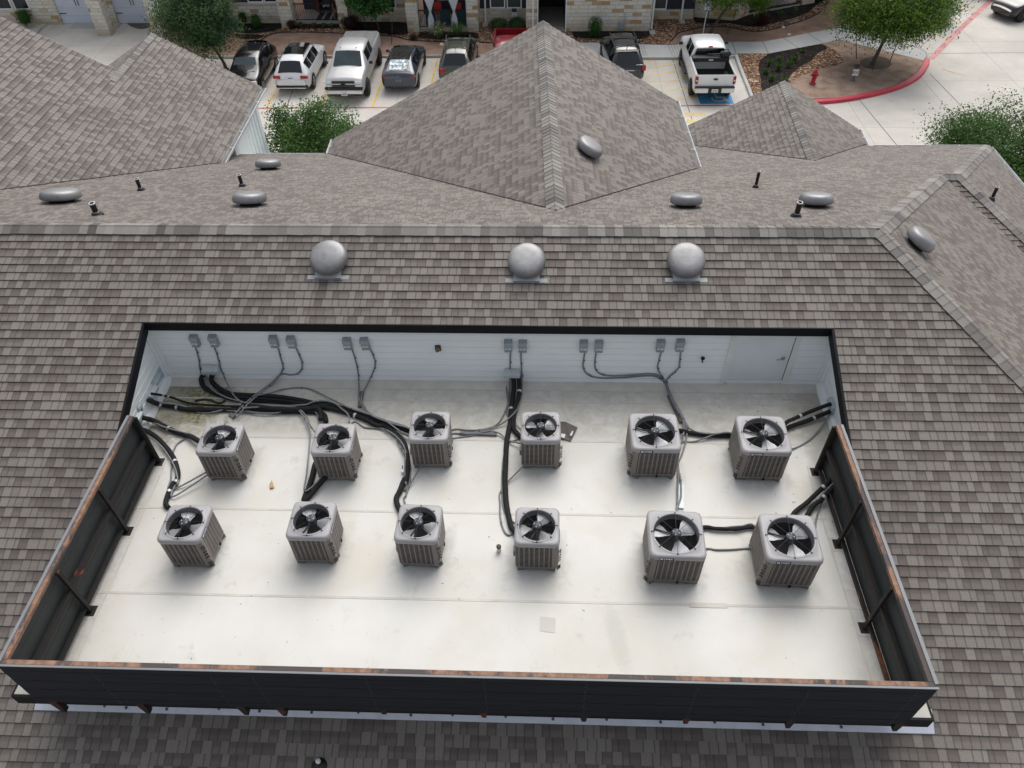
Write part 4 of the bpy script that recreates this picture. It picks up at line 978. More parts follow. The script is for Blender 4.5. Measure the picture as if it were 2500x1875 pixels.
C([], Z5([(1385, 160), (1368, 300), (1372, 430), (1400, 530), (1440, 575), (1500, 565)]), 'conduit making a wide loop into the left side of the fourth front-row unit')
C([], Z2([(1425, 1165), (1480, 1168), (1530, 1145), (1570, 1100)]), 'short conduit hooking up to the fourth back-row unit')
C([], Z2([(1570, 715), (1560, 790), (1520, 920), (1510, 1000), (1560, 1060)]), 'thin dark control cable beside the central black pipe', .0) if False else conduit([bz(*q, .01) for q in Z2([(1570, 715), (1555, 800), (1520, 920), (1512, 1010), (1565, 1065)])], 'thin dark control cable beside the central black pipe', .006)
C(Z3([(90, 312), (78, 380), (76, 440), (115, 490), (200, 514), (350, 514), (580, 498), (660, 515), (705, 555)]), Z3([(735, 630), (770, 720), (820, 800), (850, 870), (850, 940), (825, 1020)]), 'conduit from the box right of the middle pair, running low along the wall', [.03, .05, .05, .05, .03, .02])
C(Z3([(178, 312), (165, 390), (172, 450), (215, 485), (300, 498), (450, 492), (600, 482), (680, 510), (715, 550)]), Z3([(750, 640), (800, 740), (850, 830), (880, 890), (950, 930), (1060, 945), (1150, 940), (1230, 945)]), 'conduit from the gapped disconnect, running low along the wall to the large units', [.05, .07, .06, .06, .06, .08, .08, .08])
C(Z3([(680, 308), (660, 380), (650, 440), (680, 500), (712, 545)]), Z3([(742, 640), (785, 730), (840, 820), (868, 900), (872, 980), (835, 1110), (806, 1190), (810, 1380)])+Z6([(812, 20), (806, 120), (800, 290)]), 'conduit from the eleventh disconnect down to the fifth front-row unit', [.07, .08, .07, .04, .02, .0, .0, .0, 0, .03, .03])
C(Z3([(830, 308), (822, 370), (815, 430), (780, 470), (735, 510), (718, 548)]), Z3([(755, 650), (810, 750), (862, 850), (875, 920)]), 'conduit from the rightmost disconnect merging into the bundle', [.02, .03, .02, .02])
C([], Z3([(1220, 940), (1110, 945), (1020, 975), (930, 1005), (830, 1010)]), 'conduit rising between the large back-row units', [.1, .08, .04, 0, 0])
C([], Z3([(1990, 765), (1950, 840), (1890, 920), (1810, 1000), (1700, 1058)]), 'conduit sagging from the right wall hood to the right back-row unit', [.14, .06, .02, 0, 0])
C([], Z6([(800, 300), (828, 200), (830, 110), (820, 20)])+Z3([(815, 1280), (805, 1180)]), 'second strand of conduit down to the fifth front-row unit', [.03, .03, .02, 0, 0, 0])
C([], Z6([(1000, 462), (1100, 452), (1200, 432), (1300, 424), (1390, 416)]), 'conduit between the large front-row units above the black pipe', [0, .03, .05, .06, .06])
C([], Z6([(1030, 598), (1100, 606), (1220, 605), (1360, 596)]), 'lower conduit between the two large front-row units')
C([], Z6([(2010, 90), (1930, 170), (1860, 260), (1800, 330)]), 'conduit beside the upper pipe through the right screen', [.28, .16, .07, .05])
C([], Z6([(2035, 115), (1950, 190), (1900, 280), (1870, 380), (1850, 470)]), 'conduit dropping from the right screen behind the right front-row unit', [.28, .1, .02, 0, 0])
# sleepers
def block(q0, q1, w, h, lab, mat=M_WOOD, z=.0):
    a, b = bz(*q0, z), bz(*q1, z); tag(MB().beam(a+V((0, 0, h/2+.002)), b+V((0, 0, h/2+.002)), w, h).build('support_block', mat, bevel=.003), lab, 'support block', 'blocks carrying the conduits')
block(*Z2([(125, 735), (108, 870)]), .07, .05, 'weathered wooden block under the conduits of the fifth and sixth disconnects')
block(*Z3([(738, 660), (835, 865)]), .075, .05, 'long weathered block under the right-hand conduit bundle')
block(*Z2([(1005, 1105), (1338, 1118)]), .05, .045, 'long grey block under the conduits between the middle units', M_PAD)
block(*Z6([(830, 110), (826, 295)]), .085, .03, 'metal channel carrying conduit behind the fifth front-row unit', M_HOOD)
block(*Z1([(968, 935), (1010, 962)]), .07, .04, 'small grey block behind the first back-row unit', M_PAD)
a = [bz(*q, z) for q, z in zip(Z2([(1905, 990), (1960, 995), (2065, 1045), (2003, 1170), (1905, 1138)]), (.12, .14, .03, .02, .03))]
t = thing('loose_sheet', 'loose brown metal sheet with two white stickers leaning behind the fourth back-row unit', 'metal sheet', tuple(a[3]))
MB().add(a+[x-V((0, 0, .006)) for x in a], [(4, 3, 2, 1, 0), (5, 6, 7, 8, 9), (2, 3, 8, 7), (3, 4, 9, 8)]).build('sheet', mottled('brown_sheet', (.115, .10, .09), .15, 7, .5), t, True)
def lerp3(q, z): return bz(*q, z)
for st_ in ([(1998, 1066), (2028, 1080), (2012, 1122), (1982, 1110)], [(1925, 1080), (1962, 1092), (1945, 1143), (1915, 1130)]):
    b = [bz(*q, .055) for q in Z2(st_)]; MB().add(b, [(3, 2, 1, 0)]).build('sticker', M_STICK, t, True)
t = thing('cable_tag', 'small white instruction card on the deck beside the third-column pipes', 'tag', tuple(bz(*Z2([(488, 1410)])[0])))
b = [bz(*q, .06) for q in Z2([(482, 1372), (502, 1372), (500, 1448), (475, 1448)])]; MB().add(b+[x-V((0, 0, .01)) for x in b], [(3, 2, 1, 0), (4, 5, 6, 7)]).build('card', M_STICK, t, True)
b = [bz(*q, .061) for q in Z2([(486, 1385), (494, 1385), (492, 1420), (483, 1420)])]; MB().add(b, [(3, 2, 1, 0)]).build('print', M_DARK, t, True)
# ------------------------------------------------------------------ the ground: lot, drive, kerbs, beds
G = -8.1; GB = G+.13
def sheet(name, pts, z, mat, kind='structure', label=None, cat=None):
    m = MB(); m.add([(p[0], p[1], z) for p in pts], [tuple(range(len(pts)))]); me = m.mesh(name, [mat])
    bm = bmesh.new(); bm.from_mesh(me); bmesh.ops.triangulate(bm, faces=bm.faces)
    for f in bm.faces:
        if f.normal.z < 0: f.normal_flip()
    bm.to_mesh(me); bm.free()
    o = bpy.data.objects.new(name, me); COL.objects.link(o); return tag(o, label, cat, None, kind)
def spx(name, px, z, mat, kind='structure', zz=None, sm=True, label=None, cat=None):
    pts = [bz(*q, z) for q in px]
    return sheet(name, [(p.x, p.y) for p in pts], zz if zz is not None else z, mat, kind, label, cat)
def crv(px, n=5):
    return [(q.x, q.y) for q in smooth([V((a, b, 0)) for a, b in px], n)]
def concrete_mat(name, c, joints=None, stain=.25):
    m = NT(name); p = m.pos(); n = m.noise(p, .35, 6, .65); n2 = m.noise(p, 2.2, 5, .7, .8); f = m.noise(p, 35., 2)
    col = m.mix(m.ramp(n, [(.35, 0.), (.65, 1.)]), tuple(x*.86 for x in c), tuple(x*1.08 for x in c))
    col = m.mix(m.math('MULTIPLY', m.ramp(n2, [(.55, 0.), (.72, 1.)]), stain), col, tuple(x*.6 for x in c))
    col = m.mix(m.math('MULTIPLY', f, .12), col, (.2, .2, .2))
    if joints:
        s = m.sep(p)
        for ax, (off, st) in enumerate(joints):
            if not st: continue
            fr = m.math('FRACT', m.math('DIVIDE', m.math('ADD', s[ax], off+1000*st), st))
            j = m.math('LESS_THAN', fr, .022/st); col = m.mix(m.math('MULTIPLY', j, .55), col, (.12, .11, .10))
    return m.out(col, .9, 0., .3)
def gravel_mat(name, stops, sc, fine=1.):
    m = NT(name); p = m.pos(); v = m.n('ShaderNodeTexVoronoi', feature='F1'); v.inputs['Scale'].default_value = sc; m.l(p, v.inputs['Vector'])
    r = m.sep(v.outputs['Color'])[0]; col = m.ramp(r, stops); d = v.outputs['Distance']
    col = m.mix(m.ramp(d, [(.35, 0.), (.75, .85)]), col, tuple(x*.3 for x in stops[0][1]))
    n = m.noise(p, 1.2, 4); col = m.mix(1., col, m.ramp(n, [(.3, .75), (.7, 1.2)]), 'MULTIPLY')
    m.bump(m.math('SUBTRACT', 1., d), .8, .03)
    return m.out(col, .9, 0., .2)
M_CONC = concrete_mat('lot_concrete', (.60, .565, .515), ((1.0, 4.6), (.5, 5.2)))
M_WALK = concrete_mat('pavement_concrete', (.50, .51, .50), None, .12)
M_KERB = concrete_mat('kerb_concrete', (.47, .45, .42), None, .35)
M_EARTH = mottled('decomposed_granite', (.245, .155, .115), .22, 1.3, .95, c2=(.30, .205, .16), fine=25, spec=.1)
M_EARTH2 = mottled('granite_brown', (.265, .175, .13), .25, 1.6, .95, c2=(.33, .25, .20), fine=22, spec=.1)
M_GRAV = gravel_mat('river_gravel', [(0., (.10, .045, .025)), (.4, (.26, .13, .075)), (.75, (.42, .27, .17)), (1., (.66, .55, .42))], 11.)
M_MUL = gravel_mat('dark_mulch', [(0., (.008, .007, .006)), (.6, (.022, .018, .016)), (.93, (.045, .033, .026)), (1., (.15, .12, .09))], 16.)
M_YEL = mottled('yellow_paint', (.66, .40, .05), .22, 2.2, .8, c2=(.66, .46, .12), fine=14)
M_YEL2 = mottled('worn_yellow_paint', (.64, .46, .12), .2, 1.5, .85, c2=(.60, .50, .30), fine=9)
M_REDP = mottled('red_paint', (.46, .045, .055), .2, 3, .6, c2=(.50, .10, .11), fine=20)
M_PINK = mottled('faded_red_paint', (.52, .19, .19), .18, 2, .75, c2=(.56, .30, .28), fine=12)
M_BLUE = mottled('blue_paint', (.03, .21, .50), .15, 3, .7, c2=(.06, .28, .52))
sheet('ground', [(-400, -400), (400, -400), (400, 400), (-400, 400)], G-.03, M_EARTH)
sheet('road', [(-60, -40), (90, -40), (90, 90), (-60, 90)], G, M_CONC)
# planting beds and kerb behind the stalls
KY = 33.92
top_l = [(p.x, p.y) for p in (bz(*q, GB) for q in ((-100, -60), (1400, -60)))]
def slabpoly(name, pts, z0, z1, mat, kind='structure'):
    m = MB(); m.prism(pts, z0, z1); me = m.mesh(name, [mat]); bm = bmesh.new(); bm.from_mesh(me)
    bmesh.ops.triangulate(bm, faces=bm.faces); bmesh.ops.recalc_face_normals(bm, faces=bm.faces); bm.to_mesh(me); bm.free()
    o = bpy.data.objects.new(name, me); COL.objects.link(o); return tag(o, kind=kind)
slabpoly('planting_bed', [(-13.0, KY+.16), (7.3, KY+.16), (7.3, 46), (-16.5, 46), (-16.5, 37.2)], G-.02, GB, M_EARTH)
m = MB(); m.box((-12.6, KY, G-.02), (7.2, KY+.155, GB+.004)); tag(m.build('kerb', M_KERB, bevel=.02), kind='structure')
# gravel and mulch (sheets a few millimetres apart)
edge1 = crv([(632, 110), (641, 97), (656, 87), (677, 81), (714, 79), (780, 80), (842, 82), (930, 87), (965, 90), (994, 97), (1037, 101), (1140, 104), (1240, 106)])
g1 = spx('gravel', edge1+[(1330, 104), (1330, 60), (600, 40), (560, 60), (560, 100)], GB, M_GRAV, 'stuff', GB+.004, label='brown and cream river gravel along the building foot behind the parked cars', cat='gravel')
def edging(px, z, lab):
    pts = smooth([bz(*q, z) for q in px], 5); tag(MB().tube([p+V((0, 0, .02)) for p in pts], .03, 5).build('bed_edging', M_DARK), lab, 'edging', 'dark edging strips round the beds')
edging([(632, 110), (641, 97), (656, 87), (677, 81), (714, 79), (780, 80), (842, 82), (930, 87), (965, 90), (994, 97), (1037, 101), (1140, 104), (1240, 106)], GB, 'dark curved edging strip behind the row of parked cars')
mi_ = 0
for px in ([(575, 48), (690, 50), (697, 60), (680, 72), (640, 80), (575, 78)], [(727, 60), (838, 60), (838, 68), (727, 70)], [(850, 54), (992, 56), (996, 82), (960, 84), (850, 72)], [(1026, 79), (1150, 79), (1168, 90), (1150, 96), (1028, 94)], [(570, 84), (640, 86), (632, 95), (590, 95)]):
    spx('mulch', crv(px+[px[0]], 4)[:-1], GB, M_MUL, 'stuff', GB+.008+mi_*.003, label=['black mulch under the three green shrubs', 'mulch strip in front of the striped-rug patio', 'mulch behind the silver truck, below the small tree', 'mulch below the curtained patio', 'mulch patch near the edging curve'][mi_], cat='mulch'); mi_ += 1
# right side: pavement, beds, island
walk = [(1395, 104), (1480, 104), (1560, 108), (1634, 110), (1762, 102), (1860, 102), (1912, 93), (1972, 81), (2039, 69), (2075, 48), (2100, 20), (2130, 20), (2120, 60), (2143, 92), (2190, 103), (2231, 113), (2256, 123), (2262, 134), (2257, 148), (2117, 113), (2048, 96), (2010, 105), (1948, 117), (1877, 130), (1797, 130), (1766, 132), (1766, 140), (1395, 140)]
P_ = [bz(*q, G+.13) for q in walk]; slabpoly('pavement', [(p.x, p.y) for p in P_], G-.02, G+.13, M_WALK)
m = MB()
for a, b in (((1787, 102), (1797, 130)), ((1862, 102), (1876, 130)), ((1912, 93), (1950, 117)), ((1972, 81), (2010, 105)), ((2039, 70), (2048, 96)), ((2140, 93), (2117, 113)), ((1697, 106), (1711, 140))):
    p, q = bz(*a, GB), bz(*b, GB); m.beam(p+V((0, 0, .001)), q+V((0, 0, .001)), .03, .006)
for x in range(1546, 1580, 6): p, q = bz(x-6, 109, GB), bz(x+3, 136, GB); m.beam(p+V((0, 0, .001)), q+V((0, 0, .001)), .02, .006)
for x in range(1634, 1672, 7): p, q = bz(x-4, 108, GB), bz(x+8, 136, GB); m.beam(p+V((0, 0, .001)), q+V((0, 0, .001)), .02, .006)
tag(m.build('pavement_joints', mottled('joint_dark', (.12, .12, .11), .1, 4, .9)), kind='structure')
bed = [(1395, 103.9), (1395, 60), (1700, 20), (2160, -40), (2105, 20), (2075, 48), (2039, 69), (1972, 81), (1912, 93), (1860, 102), (1762, 102), (1634, 109.5), (1560, 107.5), (1480, 103.9)]
P_ = [bz(*q, G+.12) for q in bed]; slabpoly('planting_bed', [(p.x, p.y) for p in P_], G-.02, G+.12, M_EARTH)
e2 = [(1380, 104), (1480, 104), (1560, 108), (1634, 109)]+crv([(1640, 100), (1655, 82), (1680, 75), (1714, 68), (1757, 65), (1790, 69), (1835, 77), (1878, 74), (1929, 60), (1972, 46), (2003, 29), (2024, 3)])
spx('gravel', e2+[(1985, -10), (1700, 30), (1590, 50), (1590, 72), (1380, 72)], G+.12, M_GRAV, 'stuff', G+.126, label='brown river gravel sweeping along the corner apartment on the right', cat='gravel')
edging([(1640, 100), (1655, 82), (1680, 75), (1714, 68), (1757, 65), (1790, 69), (1835, 77), (1878, 74), (1929, 60), (1972, 46), (2003, 29), (2024, 3)], G+.12, 'dark curved edging strip round the corner apartment bed')
spx('mulch', crv([(1395, 77), (1590, 77), (1580, 90), (1560, 96), (1480, 95), (1402, 92)], 4), G+.12, M_MUL, 'stuff', G+.132, label='black mulch strip at the foot of the stone wall with the clipped bush', cat='mulch')
spx('mulch', [(1680, 38), (1700, 55), (1731, 58), (1783, 57), (1817, 64), (1852, 66), (1895, 55), (1938, 45), (1972, 31), (1998, 10), (2003, -5), (1960, -5), (1800, 40)], G+.12, M_MUL, 'stuff', G+.135, label='black mulch round the maroon shrub by the corner patio', cat='mulch')
isl = [(1797, 130.2), (1877, 130.2), (1948, 117.2), (2010, 105.2), (2048, 96.2), (2117, 113.2), (2257, 148.5)]+crv([(2256, 152), (2238, 178), (2200, 200), (2155, 217), (2105, 228), (2049, 237), (1980, 241), (1900, 244), (1838, 240)])
P_ = [bz(*q, G+.12) for q in isl]; slabpoly('planting_bed', [(p.x, p.y) for p in P_], G-.02, G+.12, M_EARTH2)
spx('gravel', [(1798, 131), (1877, 131), (1857, 146), (1852, 163), (1857, 192), (1866, 235), (1838, 235)], G+.12, M_GRAV, 'stuff', G+.126, label='river gravel strip beside the white kerb of the pickup stall', cat='gravel')
spx('mulch', crv([(1877, 131), (1948, 118), (2007, 108), (2018, 120), (1996, 131), (1980, 150), (1953, 165), (1930, 184), (1925, 200), (1915, 222), (1866, 234), (1857, 192), (1852, 163), (1858, 145), (1877, 131)], 3)[:-1], G+.12, M_MUL, 'stuff', G+.130, label='black mulch bed planted with grass tufts behind the hydrant', cat='mulch')
spx('gravel', crv([(2007, 108), (2034, 120), (2056, 140), (2053, 157), (1996, 170), (1942, 192), (1928, 204), (1924, 198), (1932, 182), (1955, 163), (1982, 148), (1998, 130), (2020, 119), (2007, 108)], 3)[:-1], G+.12, M_GRAV, 'stuff', G+.134, label='curved band of river gravel between mulch and hydrant', cat='gravel')
spx('tree_ring', crv([(2098, 150), (2115, 141), (2140, 137), (2168, 143), (2176, 158), (2160, 168), (2130, 169), (2106, 163), (2098, 150)], 4)[:-1], G+.12, mottled('damp_soil', (.105, .078, .06), .3, 3, .95), 'structure', G+.124)
# kerb of the island (red), its faded end, white kerb beside the pickup
def kerb(px, w, h, mat, name='kerb', z=G, n=6):
    c = smooth([bz(*q, z+h) for q in px], n); m = MB(); sec = [(-w/2, -h-.02), (-w/2, -.02), (-w/2+.03, 0), (w/2-.03, 0), (w/2, -.02), (w/2+.02, -h-.02)]
    rings = []
    for i, p in enumerate(c):
        d = (c[min(i+1, len(c)-1)]-c[max(0, i-1)]); d.z = 0; d.normalize(); r = V((d.y, -d.x, 0)); rings.append([p+r*a+V((0, 0, b)) for a, b in sec])
    k = len(sec); vs = [q for r in rings for q in r]; fs = [(i*k+j, i*k+j+1, (i+1)*k+j+1, (i+1)*k+j) for i in range(len(c)-1) for j in range(k-1)]
    m.add(vs, fs, 0, False); m.add(rings[0], [tuple(range(k))]); m.add(rings[-1], [tuple(range(k))[::-1]])
    return tag(recalc(m.build(name, mat)), kind='structure')
M_REDK = NT('red_kerb_paint'); _n = M_REDK.noise(M_REDK.pos(), 6., 5, .75)
M_REDK = M_REDK.out(M_REDK.mix(M_REDK.ramp(_n, [(.66, 0.), (.70, 1.)]), M_REDK.mix(M_REDK.noise(M_REDK.pos(), 2., 3), (.42, .018, .038), (.58, .06, .09)), (.55, .42, .38)), .55)
kerb([(1830, 242), (1905, 246), (1985, 245), (2049, 240), (2105, 231), (2158, 219), (2206, 203), (2242, 181), (2260, 156), (2264, 143)], .30, .16, M_REDK)
kerb([(2264, 142), (2264, 130), (2252, 120), (2231, 112), (2190, 101), (2143, 91), (2122, 62), (2130, 20)], .12, .15, M_KERB)
kerb([(1797, 131), (1807, 160), (1820, 192), (1832, 222), (1840, 243)], .16, .15, M_WALK); kerb([(1766, 137), (1797, 134)], .14, .14, M_WALK)
# painted lines
def line(a, b, w, mat, name, z=G+.004): m = MB(); a, b = V(a), V(b); d = (b-a).normalized(); r = V((d.y, -d.x, 0))*w/2; m.add([a+r+V((0, 0, z)), b+r+V((0, 0, z)), b-r+V((0, 0, z)), a-r+V((0, 0, z))], [(0, 1, 2, 3)]); return m
m = MB()
for x in (-10.3, -7.62, -4.83, -2.13, .60, 3.32): q = line((x, 27.75, 0), (x, KY-.3, 0), .105, None, '', G+.004); m.add(q.v, q.f)
tag(m.build('yellow_stall_lines', M_YEL), kind='structure')
m = MB()
x0, x1 = 12.15, 14.05
for y in (29.0, 30.1, 31.2, 32.3, 33.3, 34.2):
    q = line((x0, y-.95, 0), (x1+1.1, y+.30, 0), .13, None, '', G+.0045); m.add(q.v, q.f)
for y in (26.9, 26.2): m.add([(x0+.5, y-.18, G+.0045), (x1+.6, y-.18, G+.0045), (x1+.6, y+.2, G+.0045), (x0+.5, y+.2, G+.0045)], [(0, 1, 2, 3)])
tag(m.build('hatched_bay_lines', M_YEL2), kind='structure')
m = MB(); q = line((-11, 27.62, 0), (18.2, 27.9, 0), .11, None, '', G+.008); tag(MB().add(q.v, q.f).build('red_fire_lane_line', M_REDP), kind='structure')
pts = [bz(*q, 0+G) for q in ((2272, 144), (2300, 116), (2345, 70), (2390, 28), (2430, -10), (2500, -75))]
m = MB(); L_ = []; 
for i, p in enumerate(pts):
    d = (pts[min(i+1, 5)]-pts[max(0, i-1)]).normalized(); r = V((d.y, -d.x, 0)); L_ += [p+r*.16+V((0, 0, .008)), p-r*.16+V((0, 0, .008))]
m.add(L_, [(2*i, 2*i+2, 2*i+3, 2*i+1) for i in range(5)]); tag(recalc(m.build('faded_red_line', M_PINK)), kind='structure')
m = MB()
for a, b in (((2315, 95), (2225, 72)), ((2353, 58), (2290, 42)), ((2390, 24), (2325, 8))):
    q = line(bz(*a, 0+G)-V((0, 0, G)), bz(*b, 0+G)-V((0, 0, G)), .10, None, '', G+.004); m.add(q.v, q.f)
tag(recalc(m.build('yellow_stall_lines', M_YEL2)), kind='structure')
# joints that read in the photograph: a long dark line and the diagonal ones
m = MB()
for a, b in (((2266, 131), (2620, 127)), ((2095, 240), (2190, 355)), ((1640, 138), (1692, 300)), ((2250, 112), (2400, -20)), ((2270, 180), (2350, 262)), ((715, 220), (700, 262))):
    q = line(bz(*a, G)-V((0, 0, G)), bz(*b, G)-V((0, 0, G)), .035, None, '', G+.003); m.add(q.v, q.f)
tag(recalc(m.build('slab_joints', mottled('joint_line', (.10, .095, .085), .2, 3, .9))), kind='structure')
# accessible bay symbol square
c = bz(1790, 243, G); m = MB(); m.add([(13.95+.6, 28.05, G+.006), (16.25, 28.05, G+.006), (16.25, 29.45, G+.006), (13.95+.6, 29.45, G+.006)], [(0, 1, 2, 3)]); tag(m.build('accessible_bay_square', M_BLUE), kind='structure')
m = MB(); Mx = Matrix.Translation((15.55, 28.7, G+.010)); cp = [(.32*math.cos(math.radians(a)), -.05+.32*math.sin(math.radians(a)), 0) for a in range(150, 400, 20)]
for i in range(len(cp)-1): m.beam(Mx @ V(cp[i]), Mx @ V(cp[i+1]), .09, .004)
m.beam(Mx @ V((-.1, .5, 0)), Mx @ V((-.05, .1, 0)), .12, .004); m.beam(Mx @ V((-.05, .1, .0005)), Mx @ V((.3, .1, .0005)), .1, .004); m.beam(Mx @ V((.3, .1, .001)), Mx @ V((.42, -.35, .001)), .09, .004); m.beam(Mx @ V((-.1, .56, .001)), Mx @ V((-.1, .7, .001)), .13, .004)
tag(m.build('accessible_bay_symbol', M_YEL2), kind='structure')
m = MB(); 
for (a, b, w_) in (((2300, 168), (2330, 178), .12), ((2310, 172), (2360, 186), .05)): 
    q = line(bz(*a, G)-V((0, 0, G)), bz(*b, G)-V((0, 0, G)), w_, None, '', G+.002); m.add(q.v, q.f)
tag(recalc(m.build('rust_stain', mottled('rusty_concrete', (.52, .40, .22), .2, 3, .9))), kind='structure')
spx('oil_stain', crv([(306, 54), (322, 66), (345, 71), (365, 66), (372, 54), (306, 54)], 4)[:-1], G, mottled('oily_concrete', (.09, .075, .065), .35, 3, .8), 'structure', G+.006)
# driveway kerb by the garages
slabpoly('pavement', [(-22.9, 38.6), (-19.9, 38.6), (-19.9, 39.6), (-22.9, 39.6)], G-.02, G+.05, M_KERB)
kerb([(84, 80), (95, 66), (110, 56)], .25, .14, M_KERB)

# ------------------------------------------------------------------ stone apartment building across the lot
def stone_mat():
    m = NT('limestone_veneer'); p = m.pos(); s = m.sep(p)
    cb = m.n('ShaderNodeCombineXYZ'); m.l(m.math('ADD', s[0], m.math('MULTIPLY', s[1], 1.)), cb.inputs[0]); m.l(s[2], cb.inputs[1])
    b = m.n('ShaderNodeTexBrick'); m.l(cb.outputs[0], b.inputs['Vector']); b.inputs['Scale'].default_value = 1.; b.inputs['Mortar Size'].default_value = .010
    b.inputs['Brick Width'].default_value = .52; b.inputs['Row Height'].default_value = .21; b.offset = .37; b.squash = 1.3; b.squash_frequency = 3
    b.inputs['Color1'].default_value = (0, 0, 0, 1); b.inputs['Color2'].default_value = (1, 1, 1, 1); b.inputs['Mortar'].default_value = (.5, .5, .5, 1)
    r = m.sep(b.outputs['Color'])[0]; n = m.noise(p, 9., 6, .7)
    col = m.ramp(m.math('ADD', r, m.math('MULTIPLY', m.math('SUBTRACT', n, .5), .25)), [(0., (.60, .585, .53)), (.5, (.70, .685, .63)), (.78, (.66, .62, .52)), (.9, (.46, .33, .17)), (1., (.40, .25, .11))])
    col = m.mix(m.ramp(n, [(.45, 0.), (.75, .5)]), col, (.33, .28, .21))
    col = m.mix(b.outputs['Fac'], col, (.36, .35, .32))
    lowz = m.ramp(m.math('ADD', m.math('MULTIPLY', m.math('SUBTRACT', s[2], G), .8), m.math('MULTIPLY', n, .5)), [(.3, .6), (.9, 0.)])
    col = m.mix(lowz, col, (.36, .27, .17)); m.bump(m.math('ADD', m.math('MULTIPLY', n, 1.), b.outputs['Fac']), .6, .03)
    return m.out(col, .9, 0., .2)
M_STONE = stone_mat(); M_CAPST = mottled('stone_sill', (.47, .45, .42), .1, 4, .8)
M_FRAME = mottled('window_frame_white', (.72, .74, .78), .05, 4, .5); M_GLASS = mottled('window_glass', (.012, .018, .022), .2, 2, .08)
M_BLIND = mottled('window_blind_green', (.05, .065, .06), .1, 3, .3); M_DSID = mottled('dark_navy_siding', (.014, .017, .035), .15, 3, .6)
M_SLAB = mottled('slab_edge', (.36, .34, .31), .12, 4, .85); M_BLK = mottled('black_railing', (.010, .011, .013), .1, 4, .5)
M_GAR = mottled('garage_door_white', (.52, .57, .66), .04, 2, .5); M_MAR = mottled('maroon_door', (.07, .014, .014), .1, 4, .4)
far_b = thing('apartment_building', 'pale limestone apartment building with patios and garages across the parking lot', 'building', (0, 40, G))
HT = G+6.6
def fb(name, a, b, mat=M_STONE, parent=None): return MB().box(a, b).build(name, mat, parent or far_b, True)
# walls
fb('wall', (-32, 39.3, G), (-23.65, 39.6, HT)); fb('wall', (-20.9, 39.3, G), (-20.05, 39.6, HT)); fb('wall', (-17.55, 39.3, G), (-14.2, 39.6, HT))
for x0, x1, y in ((-20.55, -19.75, 37.4), (-17.2, -16.2, 37.6)): fb('pillar', (x0, y, G), (x1, y+.7, HT))
for x0, x1 in ((-23.65, -20.9), (-20.05, -17.55)):
    g_ = fb('garage_door', (x0, 39.42, G+.02), (x1, 39.5, G+2.3), M_GAR); fb('wall', (x0, 39.3, G+2.3), (x1, 39.6, HT))
    m = MB()
    for k in range(1, 5): m.box((x0, 39.412, G+.02+k*.46), (x1, 39.421, G+.035+k*.46))
    m.build('panel_line', mottled('panel_groove', (.42, .46, .54), .05, 4, .6), g_, True)
    xc = (x0+x1)/2; m = MB()
    for dx in (-.09, .09): m.beam((xc+dx, 39.40, G+1.08), (xc+dx, 39.40, G+1.5), .03, .03, 0, (0, 1, 0))
    m.build('handle', M_BLK, g_, True)
    m = MB(); m.box((x0+.02, 39.402, G+.60), (x0+.45, 39.415, G+.65)); m.box((x1-.45, 39.402, G+.60), (x1-.02, 39.415, G+.65)); m.build('strap_hinge', M_BLK, g_, True)
fb('wall', (-14.2, 37.9, G), (-12.5, 39.6, HT)); fb('wall', (-12.5, 38.95, G), (-9.4, 39.25, HT)); fb('pillar', (-9.38, 38.2, G), (-8.62, 39.2, HT)); fb('pillar', (-5.82, 38.2, G), (-5.2, 39.2, HT))
fb('wall', (-5.2, 39.1, G), (-1.55, 39.35, HT)); fb('pillar', (-1.55, 37.42, G), (-.86, 38.3, HT)); fb('pillar', (2.02, 37.45, G), (2.70, 38.4, HT))
fb('wall', (2.70, 39.0, G), (5.55, 39.3, HT)); fb('wall', (5.55, 37.5, G), (6.22, 39.3, HT)); fb('wall', (7.90, 37.42, G), (12.88, 37.75, HT)); fb('wall', (12.58, 37.75, G), (12.88, 39.3, HT)); fb('wall', (12.9, 39.3, G), (15.7, 39.6, HT))
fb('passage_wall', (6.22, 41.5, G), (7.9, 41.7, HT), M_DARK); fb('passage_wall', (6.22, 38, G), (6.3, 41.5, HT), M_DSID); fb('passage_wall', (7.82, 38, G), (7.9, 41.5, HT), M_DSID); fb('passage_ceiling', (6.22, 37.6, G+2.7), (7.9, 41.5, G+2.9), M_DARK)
fb('jamb_trim', (6.2, 37.40, G), (6.26, 37.55, G+2.7), M_FRAME); fb('jamb_trim', (7.86, 37.36, G), (7.92, 37.55, G+2.7), M_FRAME)
fb('passage_floor', (6.3, 37.5, G+.1), (7.82, 41.5, G+.134), M_SLAB)
# second skin of siding above the stone bases, sills and windows
def window(x0, x1, z0, z1, y, blind=False):
    w_ = fb('window', (x0, y-.03, z0), (x1, y, z1), M_BLIND if blind else M_GLASS)
    m = MB(); t = .07; m.box((x0-t, y-.06, z0-t), (x1+t, y-.001, z0)); m.box((x0-t, y-.06, z1), (x1+t, y-.001, z1+t)); m.box((x0-t, y-.06, z0), (x0, y-.001, z1)); m.box((x1, y-.06, z0), (x1+t, y-.001, z1)); m.build('frame', M_FRAME, w_, True)
def xz(px, py, y): p = by(px, py, y); return p.x, p.z
for (xa, xb, sy, y, bl) in ((-10, 30, 20, 39.3, False), (40, 72, 20, 39.3, False), (608, 641, 3, 38.95, False), (648, 681, 3, 38.95, False), (870, 965, 18, 39.1, False), (1199, 1231, 17, 39.0, True), (1240, 1271, 17, 39.0, True), (1598, 1624, 20, 39.3, True)):
    a = xz(xa, sy, y); b = xz(xb, sy, y); window(a[0], b[0], a[1], a[1]+1.5, y, bl)
